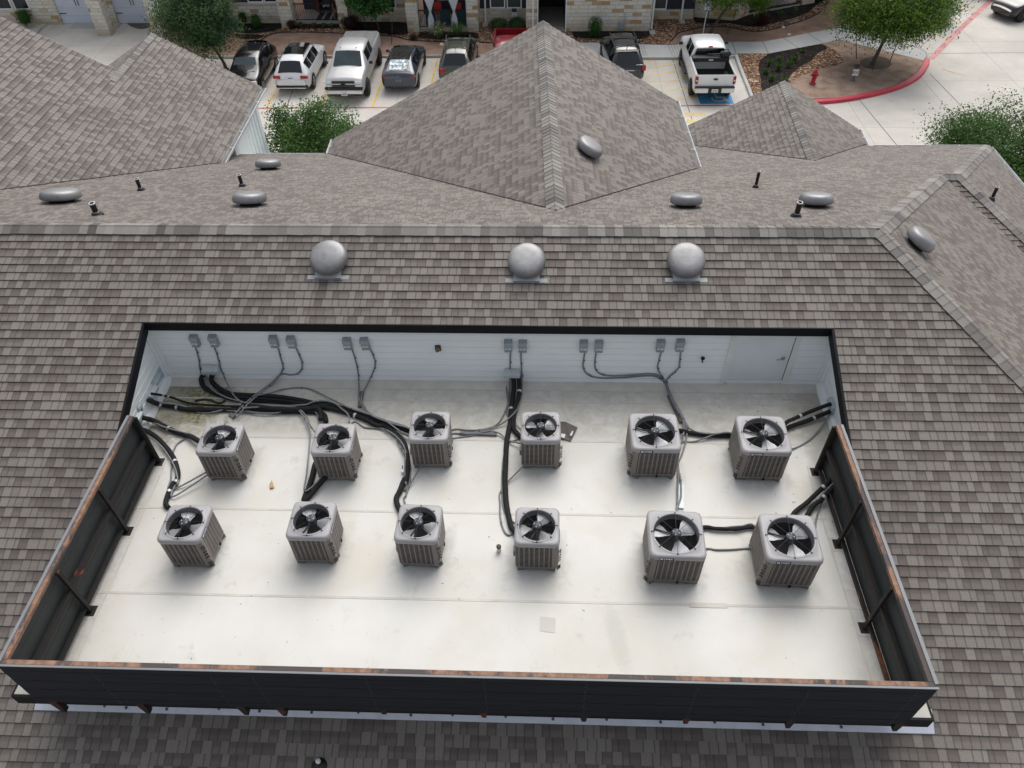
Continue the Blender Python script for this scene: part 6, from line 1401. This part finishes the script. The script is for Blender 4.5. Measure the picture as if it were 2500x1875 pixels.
# ------------------------------------------------------------------ plants
def leaf_mat(name, lo, hi, third=None):
    m = NT(name); g = m.n('ShaderNodeNewGeometry'); p = g.outputs['Position']; n = m.noise(p, 1.7, 3); n2 = m.noise(p, 11., 2)
    r = m.math('ADD', m.math('MULTIPLY', n, .62), m.math('MULTIPLY', n2, .38)); st = [(.38, lo), (.58, hi)]
    if third: st.append((.68, third))
    col = m.ramp(r, st); m.out(col, .65, 0., .25)
    tr = m.n('ShaderNodeBsdfTranslucent'); m.l(col, tr.inputs[0]); mx = m.n('ShaderNodeMixShader'); mx.inputs[0].default_value = .28
    m.l(m.b.outputs[0], mx.inputs[1]); m.l(tr.outputs[0], mx.inputs[2]); m.l(mx.outputs[0], m.t.nodes['Material Output'].inputs[0]); return m.mat
M_LF1 = leaf_mat('live_oak_leaf', (.022, .060, .026), (.075, .145, .050), (.15, .20, .055)); M_LF2 = leaf_mat('bright_elm_leaf', (.035, .085, .012), (.135, .235, .030), (.24, .34, .06)); M_LF3 = leaf_mat('young_tree_leaf', (.02, .075, .02), (.06, .17, .035))
M_LF7 = leaf_mat('crape_leaf', (.028, .080, .018), (.085, .175, .035), (.14, .24, .06)); M_LF4 = leaf_mat('boxwood_leaf', (.014, .055, .010), (.040, .12, .018)); M_LF5 = leaf_mat('maroon_leaf', (.035, .008, .012), (.10, .022, .030)); M_LF6 = leaf_mat('dark_shrub_leaf', (.015, .010, .008), (.045, .022, .018)); M_GRS = leaf_mat('grass_blade', (.03, .085, .02), (.09, .17, .04)); M_GRS2 = leaf_mat('pale_grass_blade', (.06, .10, .035), (.20, .24, .11))
M_BARK = mottled('tree_bark', (.075, .062, .052), .3, 12, .9, stretch=(3, 3, .6)); M_STEM = mottled('thin_stem', (.06, .05, .04), .3, 12, .9)
def leaves(m, pts, size, rnd, droop=0.):
    for p in pts:
        a = V((rnd.gauss(0, 1), rnd.gauss(0, 1), rnd.gauss(0, .7)-droop)).normalized(); n = V((rnd.gauss(0, .45), rnd.gauss(0, .45), 1)).normalized(); b = n.cross(a)
        if b.length < 1e-3: continue
        b.normalize(); s = size*rnd.uniform(.6, 1.3); w_ = s*.5
        m.add([p, p+a*s*.5+b*w_*.5, p+a*s, p+a*s*.5-b*w_*.5], [(0, 1, 2, 3)])
def tree(lab, base, centre, rad, nclump, nleaf, size, mat, trunk_r=.10, seed=1, trunk_top=None, droop=0., kind='tree', name='shade_tree', group='trees standing round the parking lot', clump_r=.34, lean=None):
    rnd = random.Random(seed); base, c = V(base), V(centre); t = thing(name, lab, 'tree', tuple(base), 0, group)
    top = V(trunk_top) if trunk_top else V((c.x, c.y, c.z-rad[2]*.2)); trm = MB(); mid = base.lerp(top, .5)+V((rnd.uniform(-.1, .1), rnd.uniform(-.1, .1), 0))
    trm.tube(smooth([base-V((0, 0, .1)), base+V((0, 0, .25)), mid, top], 5), [trunk_r*1.35]+[trunk_r*(1.1-.055*i) for i in range(15)], 9)
    cl = MB(); pts_all = []
    for i in range(nclump):
        while True:
            q = V((rnd.uniform(-1, 1), rnd.uniform(-1, 1), rnd.uniform(-1, 1)))
            if .35 < q.length < 1: break
        k = q.normalized()*(q.length**.55)*rnd.uniform(.78, 1.12); e = V((c.x+k.x*rad[0], c.y+k.y*rad[1], c.z+k.z*rad[2]*(1 if k.z > 0 else .8)))
        s = mid.lerp(top, rnd.uniform(.2, 1)); b = s.lerp(e, .5)+V((rnd.uniform(-.15, .15), rnd.uniform(-.15, .15), rnd.uniform(0, .25)))
        br = smooth([s, b, e], 4); r0 = trunk_r*rnd.uniform(.18, .4); trm.tube(br, [r0*(1-.085*j) for j in range(len(br))], 5, 0, False)
        cr = clump_r*rnd.uniform(.6, 1.35)*sum(rad)/3/1.5
        for j in range(int(nleaf/nclump)):
            f = rnd.random(); o = br[min(len(br)-1, int((.55+.45*f)*len(br)))] if rnd.random() < .35 else e
            tg = lambda q_: max(-1.7*q_, min(1.7*q_, rnd.gauss(0, q_)))
            g = V((tg(cr), tg(cr), tg(cr*.62)-droop*abs(tg(cr)))); pts_all.append(o+g)
    leaves(cl, pts_all, size, rnd, droop)
    trm.build('trunk', M_BARK, t, True); cl.build('crown', mat, t, True); return t
tree('dark green oak tree at upper left beside the black hatchback', (-11.2, 32.5, G+.1), (-11.65, 32.2, -5.05), (1.95, 1.95, 1.75), 62, 42000, .115, M_LF1, .10, 3, droop=.5)
tree('large bright green tree leaning over the island by the red kerb', (24.46, 32.49, G+.1), (24.9, 32.6, -4.75), (2.65, 2.3, 1.75), 76, 52000, .125, M_LF2, .13, 5, (24.95, 32.9, -5.6), droop=.7)
tree('green tree behind the accessible parking sign', (16.42, 36.86, G+.1), (17.45, 36.7, -5.35), (2.0, 1.6, 1.35), 44, 24000, .12, M_LF2, .11, 8, droop=.5)
tree('small broad-leaved tree by the curtained patio, behind the silver truck', (-3.35, 37.69, G+.1), (-3.55, 37.4, -5.95), (1.45, 1.1, 1.15), 26, 4500, .22, M_LF3, .045, 9)
tree('leafy green tree rising between the left and centre roof wings', (-1.35, 15.3, G+.1), (-1.35, 15.2, -3.75), (1.7, 1.5, 1.6), 64, 34000, .10, M_LF7, .09, 12, clump_r=.33)
tree('dense green tree at the right edge beyond the east eave', (24.9, 18.6, G+.1), (24.7, 18.8, -5.75), (2.6, 2.2, 1.6), 80, 46000, .105, M_LF7, .12, 14, clump_r=.32)
tree('dense green treetop below the east eave at the right edge', (25.3, 15.0, G+.1), (25.4, 15.0, -5.9), (1.9, 2.0, 1.4), 60, 28000, .105, M_LF7, .12, 17, clump_r=.32)
def shrub(lab, px, w, h, mat, seed, n=900, size=.07, boxy=False, name='shrub', z=G+.13, group='shrubs along the far building'):
    p = bz(*px, z) if len(px) == 2 else V(px); rnd = random.Random(seed); t = thing(name, lab, 'shrub', tuple(p), 0, group); P_ = []
    for i in range(n):
        a = V((rnd.gauss(0, 1), rnd.gauss(0, 1), rnd.gauss(0, 1))).normalized()
        if boxy: mx = max(abs(a.x), abs(a.y), abs(a.z)); a = a/(mx**.75)
        r = rnd.uniform(.72, 1.03)*(1+.10*math.sin(a.x*7+seed)*math.cos(a.y*6)); P_.append(p+V((a.x*w/2*r, a.y*w/2*r, h*.52+a.z*h*.5*r)))
    m = MB(); leaves(m, P_, size, rnd); m.build('foliage', mat, t, True)
    MB().tube([p-V((0, 0, .02)), p+V((0, 0, h*.55))], w*.04, 6).build('stem', M_STEM, t, True)
    core = MB(); core.lathe([(0, h*.1), (w*.30, h*.2), (w*.33, h*.5), (w*.25, h*.78), (0, h*.86)], 10, 0, Matrix.Translation(p)); core.build('inner_twigs', mat, t, True); return t
shrub('round green shrub nearest the downspout, left of three', (598, 56), .72, .80, M_LF4, 1); shrub('lowest and nearest of the three round green shrubs', (629, 68), .78, .85, M_LF4, 2); shrub('round green shrub against the pillar, right of three', (668, 52), .76, .85, M_LF4, 3)
shrub('large dark green shrub under the window at far left', (66, 62), .95, 1.0, M_LF4, 4, 1300); shrub('clipped block-shaped dark green bush against the limestone wall', (1452, 90), .80, 1.05, M_LF4, 5, 2600, .055, True)
shrub('maroon shrub on black mulch by the corner patio', (1862, 60), .95, .85, M_LF5, 6, 1500); shrub('small dark maroon shrub at the foot of the white pillar', (714, 70), .60, .5, M_LF6, 7, 700); shrub('large dark brown-red shrub between patio and small tree', (858, 70), 1.25, .75, M_LF6, 8, 1500)
shrub('wide dark green rosemary hedge behind the red pickup, left half', (1218, 72), 1.05, .62, M_LF1, 9, 1500, .09); shrub('wide dark green rosemary hedge behind the red pickup, right half', (1262, 70), 1.0, .62, M_LF1, 10, 1500, .09)
shrub('twiggy brown shrub in the gravel under the curtained patio pillar', (1010, 97), .55, .3, M_LF6, 23, 350); shrub('low brown twig clump behind the silver truck', (960, 84), .6, .35, M_LF6, 24, 350)
shrub('green shrub at the top edge beside the corner patio pillar', (2003, 4), .8, .6, M_LF4, 25, 700)
def tuft(lab, px, h, n, mat, seed, flowers=0, z=G+.13, spread=.5, group='grass tufts in the beds'):
    p = bz(*px, z); rnd = random.Random(seed); t = thing('grass_tuft', lab, 'grass tuft', tuple(p), 0, group); m = MB()
    for i in range(n):
        a = rnd.uniform(0, 6.28); s = rnd.uniform(.3, 1)*spread*h; b = p+V((math.cos(a)*.05, math.sin(a)*.05, 0)); w_ = V((-math.sin(a), math.cos(a), 0))*.012
        q = b+V((math.cos(a)*s*.5, math.sin(a)*s*.5, h*rnd.uniform(.6, .95))); e = b+V((math.cos(a)*s*1.25, math.sin(a)*s*1.25, h*rnd.uniform(.35, .8)))
        m.add([b-w_, b+w_, q+w_, q-w_, e], [(0, 1, 2, 3), (3, 2, 4)])
    m.build('blades', mat, t, True)
    if flowers:
        m = MB()
        for i in range(flowers):
            a = rnd.uniform(0, 6.28); s = rnd.uniform(.2, .9)*spread*h; m.lathe([(0, .03), (.035, .012), (.0, -.02)], 6, 0, Matrix.Translation(p+V((math.cos(a)*s, math.sin(a)*s-.1, h*rnd.uniform(.55, 1.)))))
        m.build('flowers', mottled('pale_yellow_flower', (.70, .66, .35), .1, 9, .7), t, True)
tuft('tall grass clump with pale yellow flowers below the curtained patio', (1072, 96), .95, 150, M_GRS2, 1, 16, spread=.75); tuft('tall green grass clump right of the flowering one', (1118, 94), .95, 150, M_GRS, 2, 0, spread=.75)
for i, q in enumerate(((735, 66), (768, 67), (792, 68), (812, 69))): tuft('low green grass tuft below the striped-rug patio, %s' % ('leftmost', 'second from left', 'third from left', 'rightmost')[i], q, .32, 60, M_GRS, 10+i)
il = ['leftmost upper grass tuft on the island mulch', 'second upper grass tuft on the island mulch', 'lower middle grass tuft on the island mulch', 'grass tuft right of the middle on the island mulch', 'rightmost upper grass tuft on the island mulch', 'grass tuft left and low on the island mulch', 'lowest grass clump by the roof edge on the island', 'small tuft near the top of the island mulch', 'tiny grass tuft beside the river gravel on the island']
for i, q in enumerate(((1877, 160), (1901, 153), (1900, 171), (1926, 164), (1938, 151), (1870, 180), (1884, 196), (1960, 128), (1912, 200))): tuft(il[i], q, (.42, .42, .45, .42, .42, .35, .38, .22, .3)[i], 90, M_GRS, 30+i, z=G+.12)
for i, q in enumerate(((1900, 42), (1936, 33))): tuft(('green tuft on mulch right of the maroon shrub', 'farther green tuft on the mulch by the patio slab')[i], q, .45, 80, M_GRS, 50+i, z=G+.12)

# ------------------------------------------------------------------ small things on the ground
M_HYD = mottled('hydrant_red', (.33, .012, .030), .15, 9, .45)
p = bz(1983.5, 205, G+.12); t = thing('fire_hydrant', 'red fire hydrant on the granite island', 'hydrant', tuple(p))
MB().lathe([(.17, 0), (.17, .05), (.12, .07), (.105, .10), (.10, .45), (.115, .50), (.15, .53), (.15, .565), (.12, .58), (.115, .62), (.09, .69), (.045, .73), (.03, .78), (0, .78)], 20).build('barrel', M_HYD, t)
for a, r, L, z in ((-90, .062, .20, .42), (0, .042, .18, .46), (180, .042, .18, .46)):
    d = V((math.cos(math.radians(a)), math.sin(math.radians(a)), 0)); MB().tube([(0, 0, z), tuple(d*L+V((0, 0, z)))], r, 12).tube([tuple(d*(L-.03)+V((0, 0, z))), tuple(d*(L+.015)+V((0, 0, z)))], r*1.25, 6).build('outlet_cap', M_HYD, t)
p = bz(2081.7, 197, G+.12); t = thing('fire_department_connection', 'grey standpipe with a white FDC sign and dark inlet head on the island', 'standpipe', tuple(p))
MB().lathe([(.12, 0), (.12, .03), (.06, .035), (.055, .7), (.0, .7)], 14).build('pipe', mottled('grey_green_pipe', (.07, .10, .11), .15, 9, .5), t)
MB().tube([(0, .02, .70), (0, 0, .84)], .085, 10).tube([(-.14, -.03, .80), (.14, -.03, .80)], .06, 10).build('inlet_head', mottled('dark_bronze', (.03, .025, .028), .2, 9, .5), t)
s_ = MB().box((-.16, -.075, .30), (.16, -.068, .62)).build('sign_plate', M_STICK, t); put_text('sign_lettering', 'FDC', .17, M_TAIL, s_, frame((0, -.078, .455), (1, 0, 0), (0, 0, 1)), .002, .004)
# accessible sign on a pole
p = bz(1714.4, 93, G+.12); pt = by(1724, 20, p.y); t = thing('accessible_parking_sign', 'blue and white accessible parking sign on a grey pole behind the white pickup', 'sign', tuple(p)); hh = pt.z-p.z+.25
MB().tube([(0, 0, 0), (.03, 0, hh)], .03, 8).build('pole', M_GALV, t); pl = MB().box((-.14, -.045, hh-.34), (.20, -.035, hh+.10)).build('sign_plate', M_STICK, t); MB().box((-.08, -.050, hh-.14), (.14, -.046, hh+.07)).build('symbol_panel', M_BLUE, pl)
m = MB(); Mx = frame((.03, -.053, hh-.04), (1, 0, 0), (0, 0, 1)); cp = [(.045*math.cos(math.radians(a)), -.02+.045*math.sin(math.radians(a)), 0) for a in range(140, 400, 26)]
for i in range(len(cp)-1): m.beam(Mx @ V(cp[i]), Mx @ V(cp[i+1]), .014, .003)
m.beam(Mx @ V((-.01, .08, 0)), Mx @ V((-.005, .01, 0)), .016, .003); m.beam(Mx @ V((-.005, .01, 0)), Mx @ V((.04, .01, 0)), .014, .003); m.beam(Mx @ V((.04, .01, 0)), Mx @ V((.06, -.05, 0)), .014, .003); m.build('wheelchair_symbol', M_STICK, pl)
p = bz(1256, 60, G+.13); pt = by(1256, 20, p.y); hh = pt.z-p.z; t = thing('yard_sign', 'small two-panel sign, dark over white, standing in the rosemary hedge', 'sign', tuple(p))
MB().tube([(0, 0, 0), (0, 0, hh)], .02, 6).build('pole', M_BLK, t); MB().box((-.14, -.03, hh-.22), (.14, -.02, hh)).build('dark_panel', M_DSID, t); b_ = MB().box((-.14, -.03, hh-.46), (.14, -.02, hh-.225)).build('white_panel', M_STICK, t)
m = MB(); 
for k in range(4): m.box((-.10, -.033, hh-.27-k*.05), (.10-.02*(k % 2), -.030, hh-.255-k*.05))
m.build('small_print', M_DSID, b_)
def stake(a, b, lab, tie=False):
    p = bz(*b, G+.12); q = by(*a, p.y); q.y = p.y+.02; t = thing('tree_stake', lab, 'stake', tuple(p), 0, 'stakes beside the young trees'); MB().tube([p, q], .022, 6).build('stake', M_STEM, t, True)
stake((1694, 21), (1694.6, 82), 'thin stake left of the tree behind the accessible sign'); stake((1731, 22), (1727, 52), 'short stake between the accessible sign and its tree'); stake((1784, 60), (1774, 83), 'leaning stake right of the tree behind the accessible sign')
stake((2090, 72), (2091, 143.5), 'straight stake left of the large leaning tree'); stake((2199, 85), (2173, 149), 'slanting stake right of the large leaning tree'); stake((2133, 160), (2130, 172), 'stub of stake in front of the large leaning tree')
stake((957.5, 50), (956, 108), 'thin brown stake behind the dark sedan'); stake((2022, -6), (2011.6, 32.6), 'dark stake beside the gravel curve at upper right'); stake((887, 40), (893, 73), 'stake of the small tree by the curtained patio')
for q, lab in (((1912, 68), 'white rock on the granite just above the pavement'), ((1926, 86), 'pale rock touching the pavement edge')):
    p = bz(*q, G+.12); m = MB(); m.lathe([(.0, .10), (.08, .08), (.12, .03), (.10, -.01)], 7, 0, Matrix.Translation(p) @ Matrix.Diagonal((1, .7, 1, 1))); tag(m.build('rock', M_STICK), lab, 'rock', 'pale rocks')

# ------------------------------------------------------------------ seated person on the patio
M_SKIN = mottled('skin', (.30, .15, .095), .08, 9, .6); M_SHIRT = mottled('dark_shirt', (.015, .018, .025), .15, 9, .8); M_SHORT = mottled('dark_shorts', (.02, .02, .028), .15, 9, .8); M_HAIR = mottled('dark_hair', (.015, .010, .008), .2, 30, .7)
PX, PY, PZ0 = -6.15, 39.55, PZ
t = thing('person', 'person in dark clothes sitting on the left patio, leaning forward with hands together', 'person', (PX, PY, PZ0))
def skin(name, verts, edges, mat, parent, sub=1):
    me = bpy.data.meshes.new(name); me.from_pydata([v[:3] for v in verts], edges, []); o = bpy.data.objects.new(name, me); COL.objects.link(o)
    md = o.modifiers.new('skin', 'SKIN'); 
    for i, v in enumerate(verts): me.skin_vertices[0].data[i].radius = (v[3], v[3]*(v[4] if len(v) > 4 else 1))
    me.skin_vertices[0].data[0].use_root = True; md.use_smooth_shade = True
    if sub: o.modifiers.new('sub', 'SUBSURF').levels = sub; o.modifiers['sub'].render_levels = sub
    bpy.context.view_layer.update(); m2 = bpy.data.meshes.new_from_object(o.evaluated_get(bpy.context.evaluated_depsgraph_get())); bpy.data.objects.remove(o)
    m2.materials.clear(); m2.materials.append(mat); o = bpy.data.objects.new(name, m2); COL.objects.link(o)
    if parent is not None: o.parent = parent; o.matrix_parent_inverse = Matrix(); MW[o.name] = MW[parent.name].copy()
    return o
# pelvis, spine, neck, head; arms; legs
vs = [(0, .12, .52, .13), (0, .08, .68, .13), (0, -.02, .88, .145), (0, -.08, 1.02, .10), (0, -.12, 1.12, .055), (0, -.16, 1.20, .075), (0, -.17, 1.30, .09), (0, -.16, 1.37, .06),
      (.10, .08, .50, .10), (.14, -.16, .50, .085), (.15, -.34, .49, .062), (.15, -.33, .28, .055), (.15, -.31, .10, .036), (.15, -.38, .04, .042), (.155, -.48, .03, .030),
      (-.10, .08, .50, .10), (-.14, -.16, .50, .085), (-.15, -.34, .49, .062), (-.15, -.33, .28, .055), (-.15, -.31, .10, .036), (-.15, -.38, .04, .042), (-.155, -.48, .03, .030),
      (.16, -.05, .98, .065), (.22, -.16, .80, .048), (.19, -.30, .66, .036), (.07, -.40, .62, .028), (.03, -.44, .61, .030),
      (-.16, -.05, .98, .065), (-.22, -.16, .80, .048), (-.19, -.30, .66, .036), (-.07, -.40, .62, .028), (-.03, -.44, .60, .030)]
ed = [(0, 1), (1, 2), (2, 3), (3, 4), (4, 5), (5, 6), (6, 7), (0, 8), (8, 9), (9, 10), (10, 11), (11, 12), (12, 13), (13, 14), (0, 15), (15, 16), (16, 17), (17, 18), (18, 19), (19, 20), (20, 21), (2, 22), (22, 23), (23, 24), (24, 25), (25, 26), (2, 27), (27, 28), (28, 29), (29, 30), (30, 31)]
n0 = len(vs)
for s in (1, -1):
    w0 = 26 if s > 0 else 31
    for k in range(5):
        a = (-.5+.25*k); b = (s*.03+math.sin(a)*.03, -.47-.01*k % .02, .605-.01*k, .0095); e = (s*.02+math.sin(a)*.05-s*.015, -.50-.012*(2-abs(2-k)), .57-.006*k, .008)
        vs.append(b); vs.append(e); ed += [(w0, len(vs)-2), (len(vs)-2, len(vs)-1)]
skin('body', vs, ed, M_SKIN, t)
skin('shirt', [(0, .11, .56, .150), (0, .07, .70, .150), (0, -.02, .88, .162), (0, -.07, .99, .120), (.15, -.05, .98, .082), (.205, -.13, .86, .066), (-.15, -.05, .98, .082), (-.205, -.13, .86, .066)], [(0, 1), (1, 2), (2, 3), (2, 4), (4, 5), (2, 6), (6, 7)], M_SHIRT, t)
skin('shorts', [(0, .11, .52, .15), (.10, .06, .50, .118), (.14, -.18, .50, .102), (-.10, .06, .50, .118), (-.14, -.18, .50, .102)], [(0, 1), (1, 2), (0, 3), (3, 4)], M_SHORT, t)
MB().lathe([(.0, .115), (.06, .10), (.098, .05), (.104, .0), (.09, -.05), (.06, -.08)], 14, 0, Matrix.Translation((0, -.15, 1.325)) @ Matrix.Rotation(.5, 4, 'X')).build('hair', M_HAIR, t)
m = MB()
for s in (1, -1): m.lathe([(0, .008), (.009, .004), (.011, 0)], 8, 0, frame((s*.032, -.252, 1.295), (1, 0, 0), (0, 0, 1)))
m.build('eyes', M_STICK, t); MB().lathe([(0, .03), (.012, .01), (.016, 0)], 8, 0, frame((0, -.25, 1.27), (1, 0, 0), (0, 0, 1))).build('nose', M_SKIN, t); MB().box((-.022, -.247, 1.228), (.022, -.24, 1.236)).build('mouth', M_MAR, t)
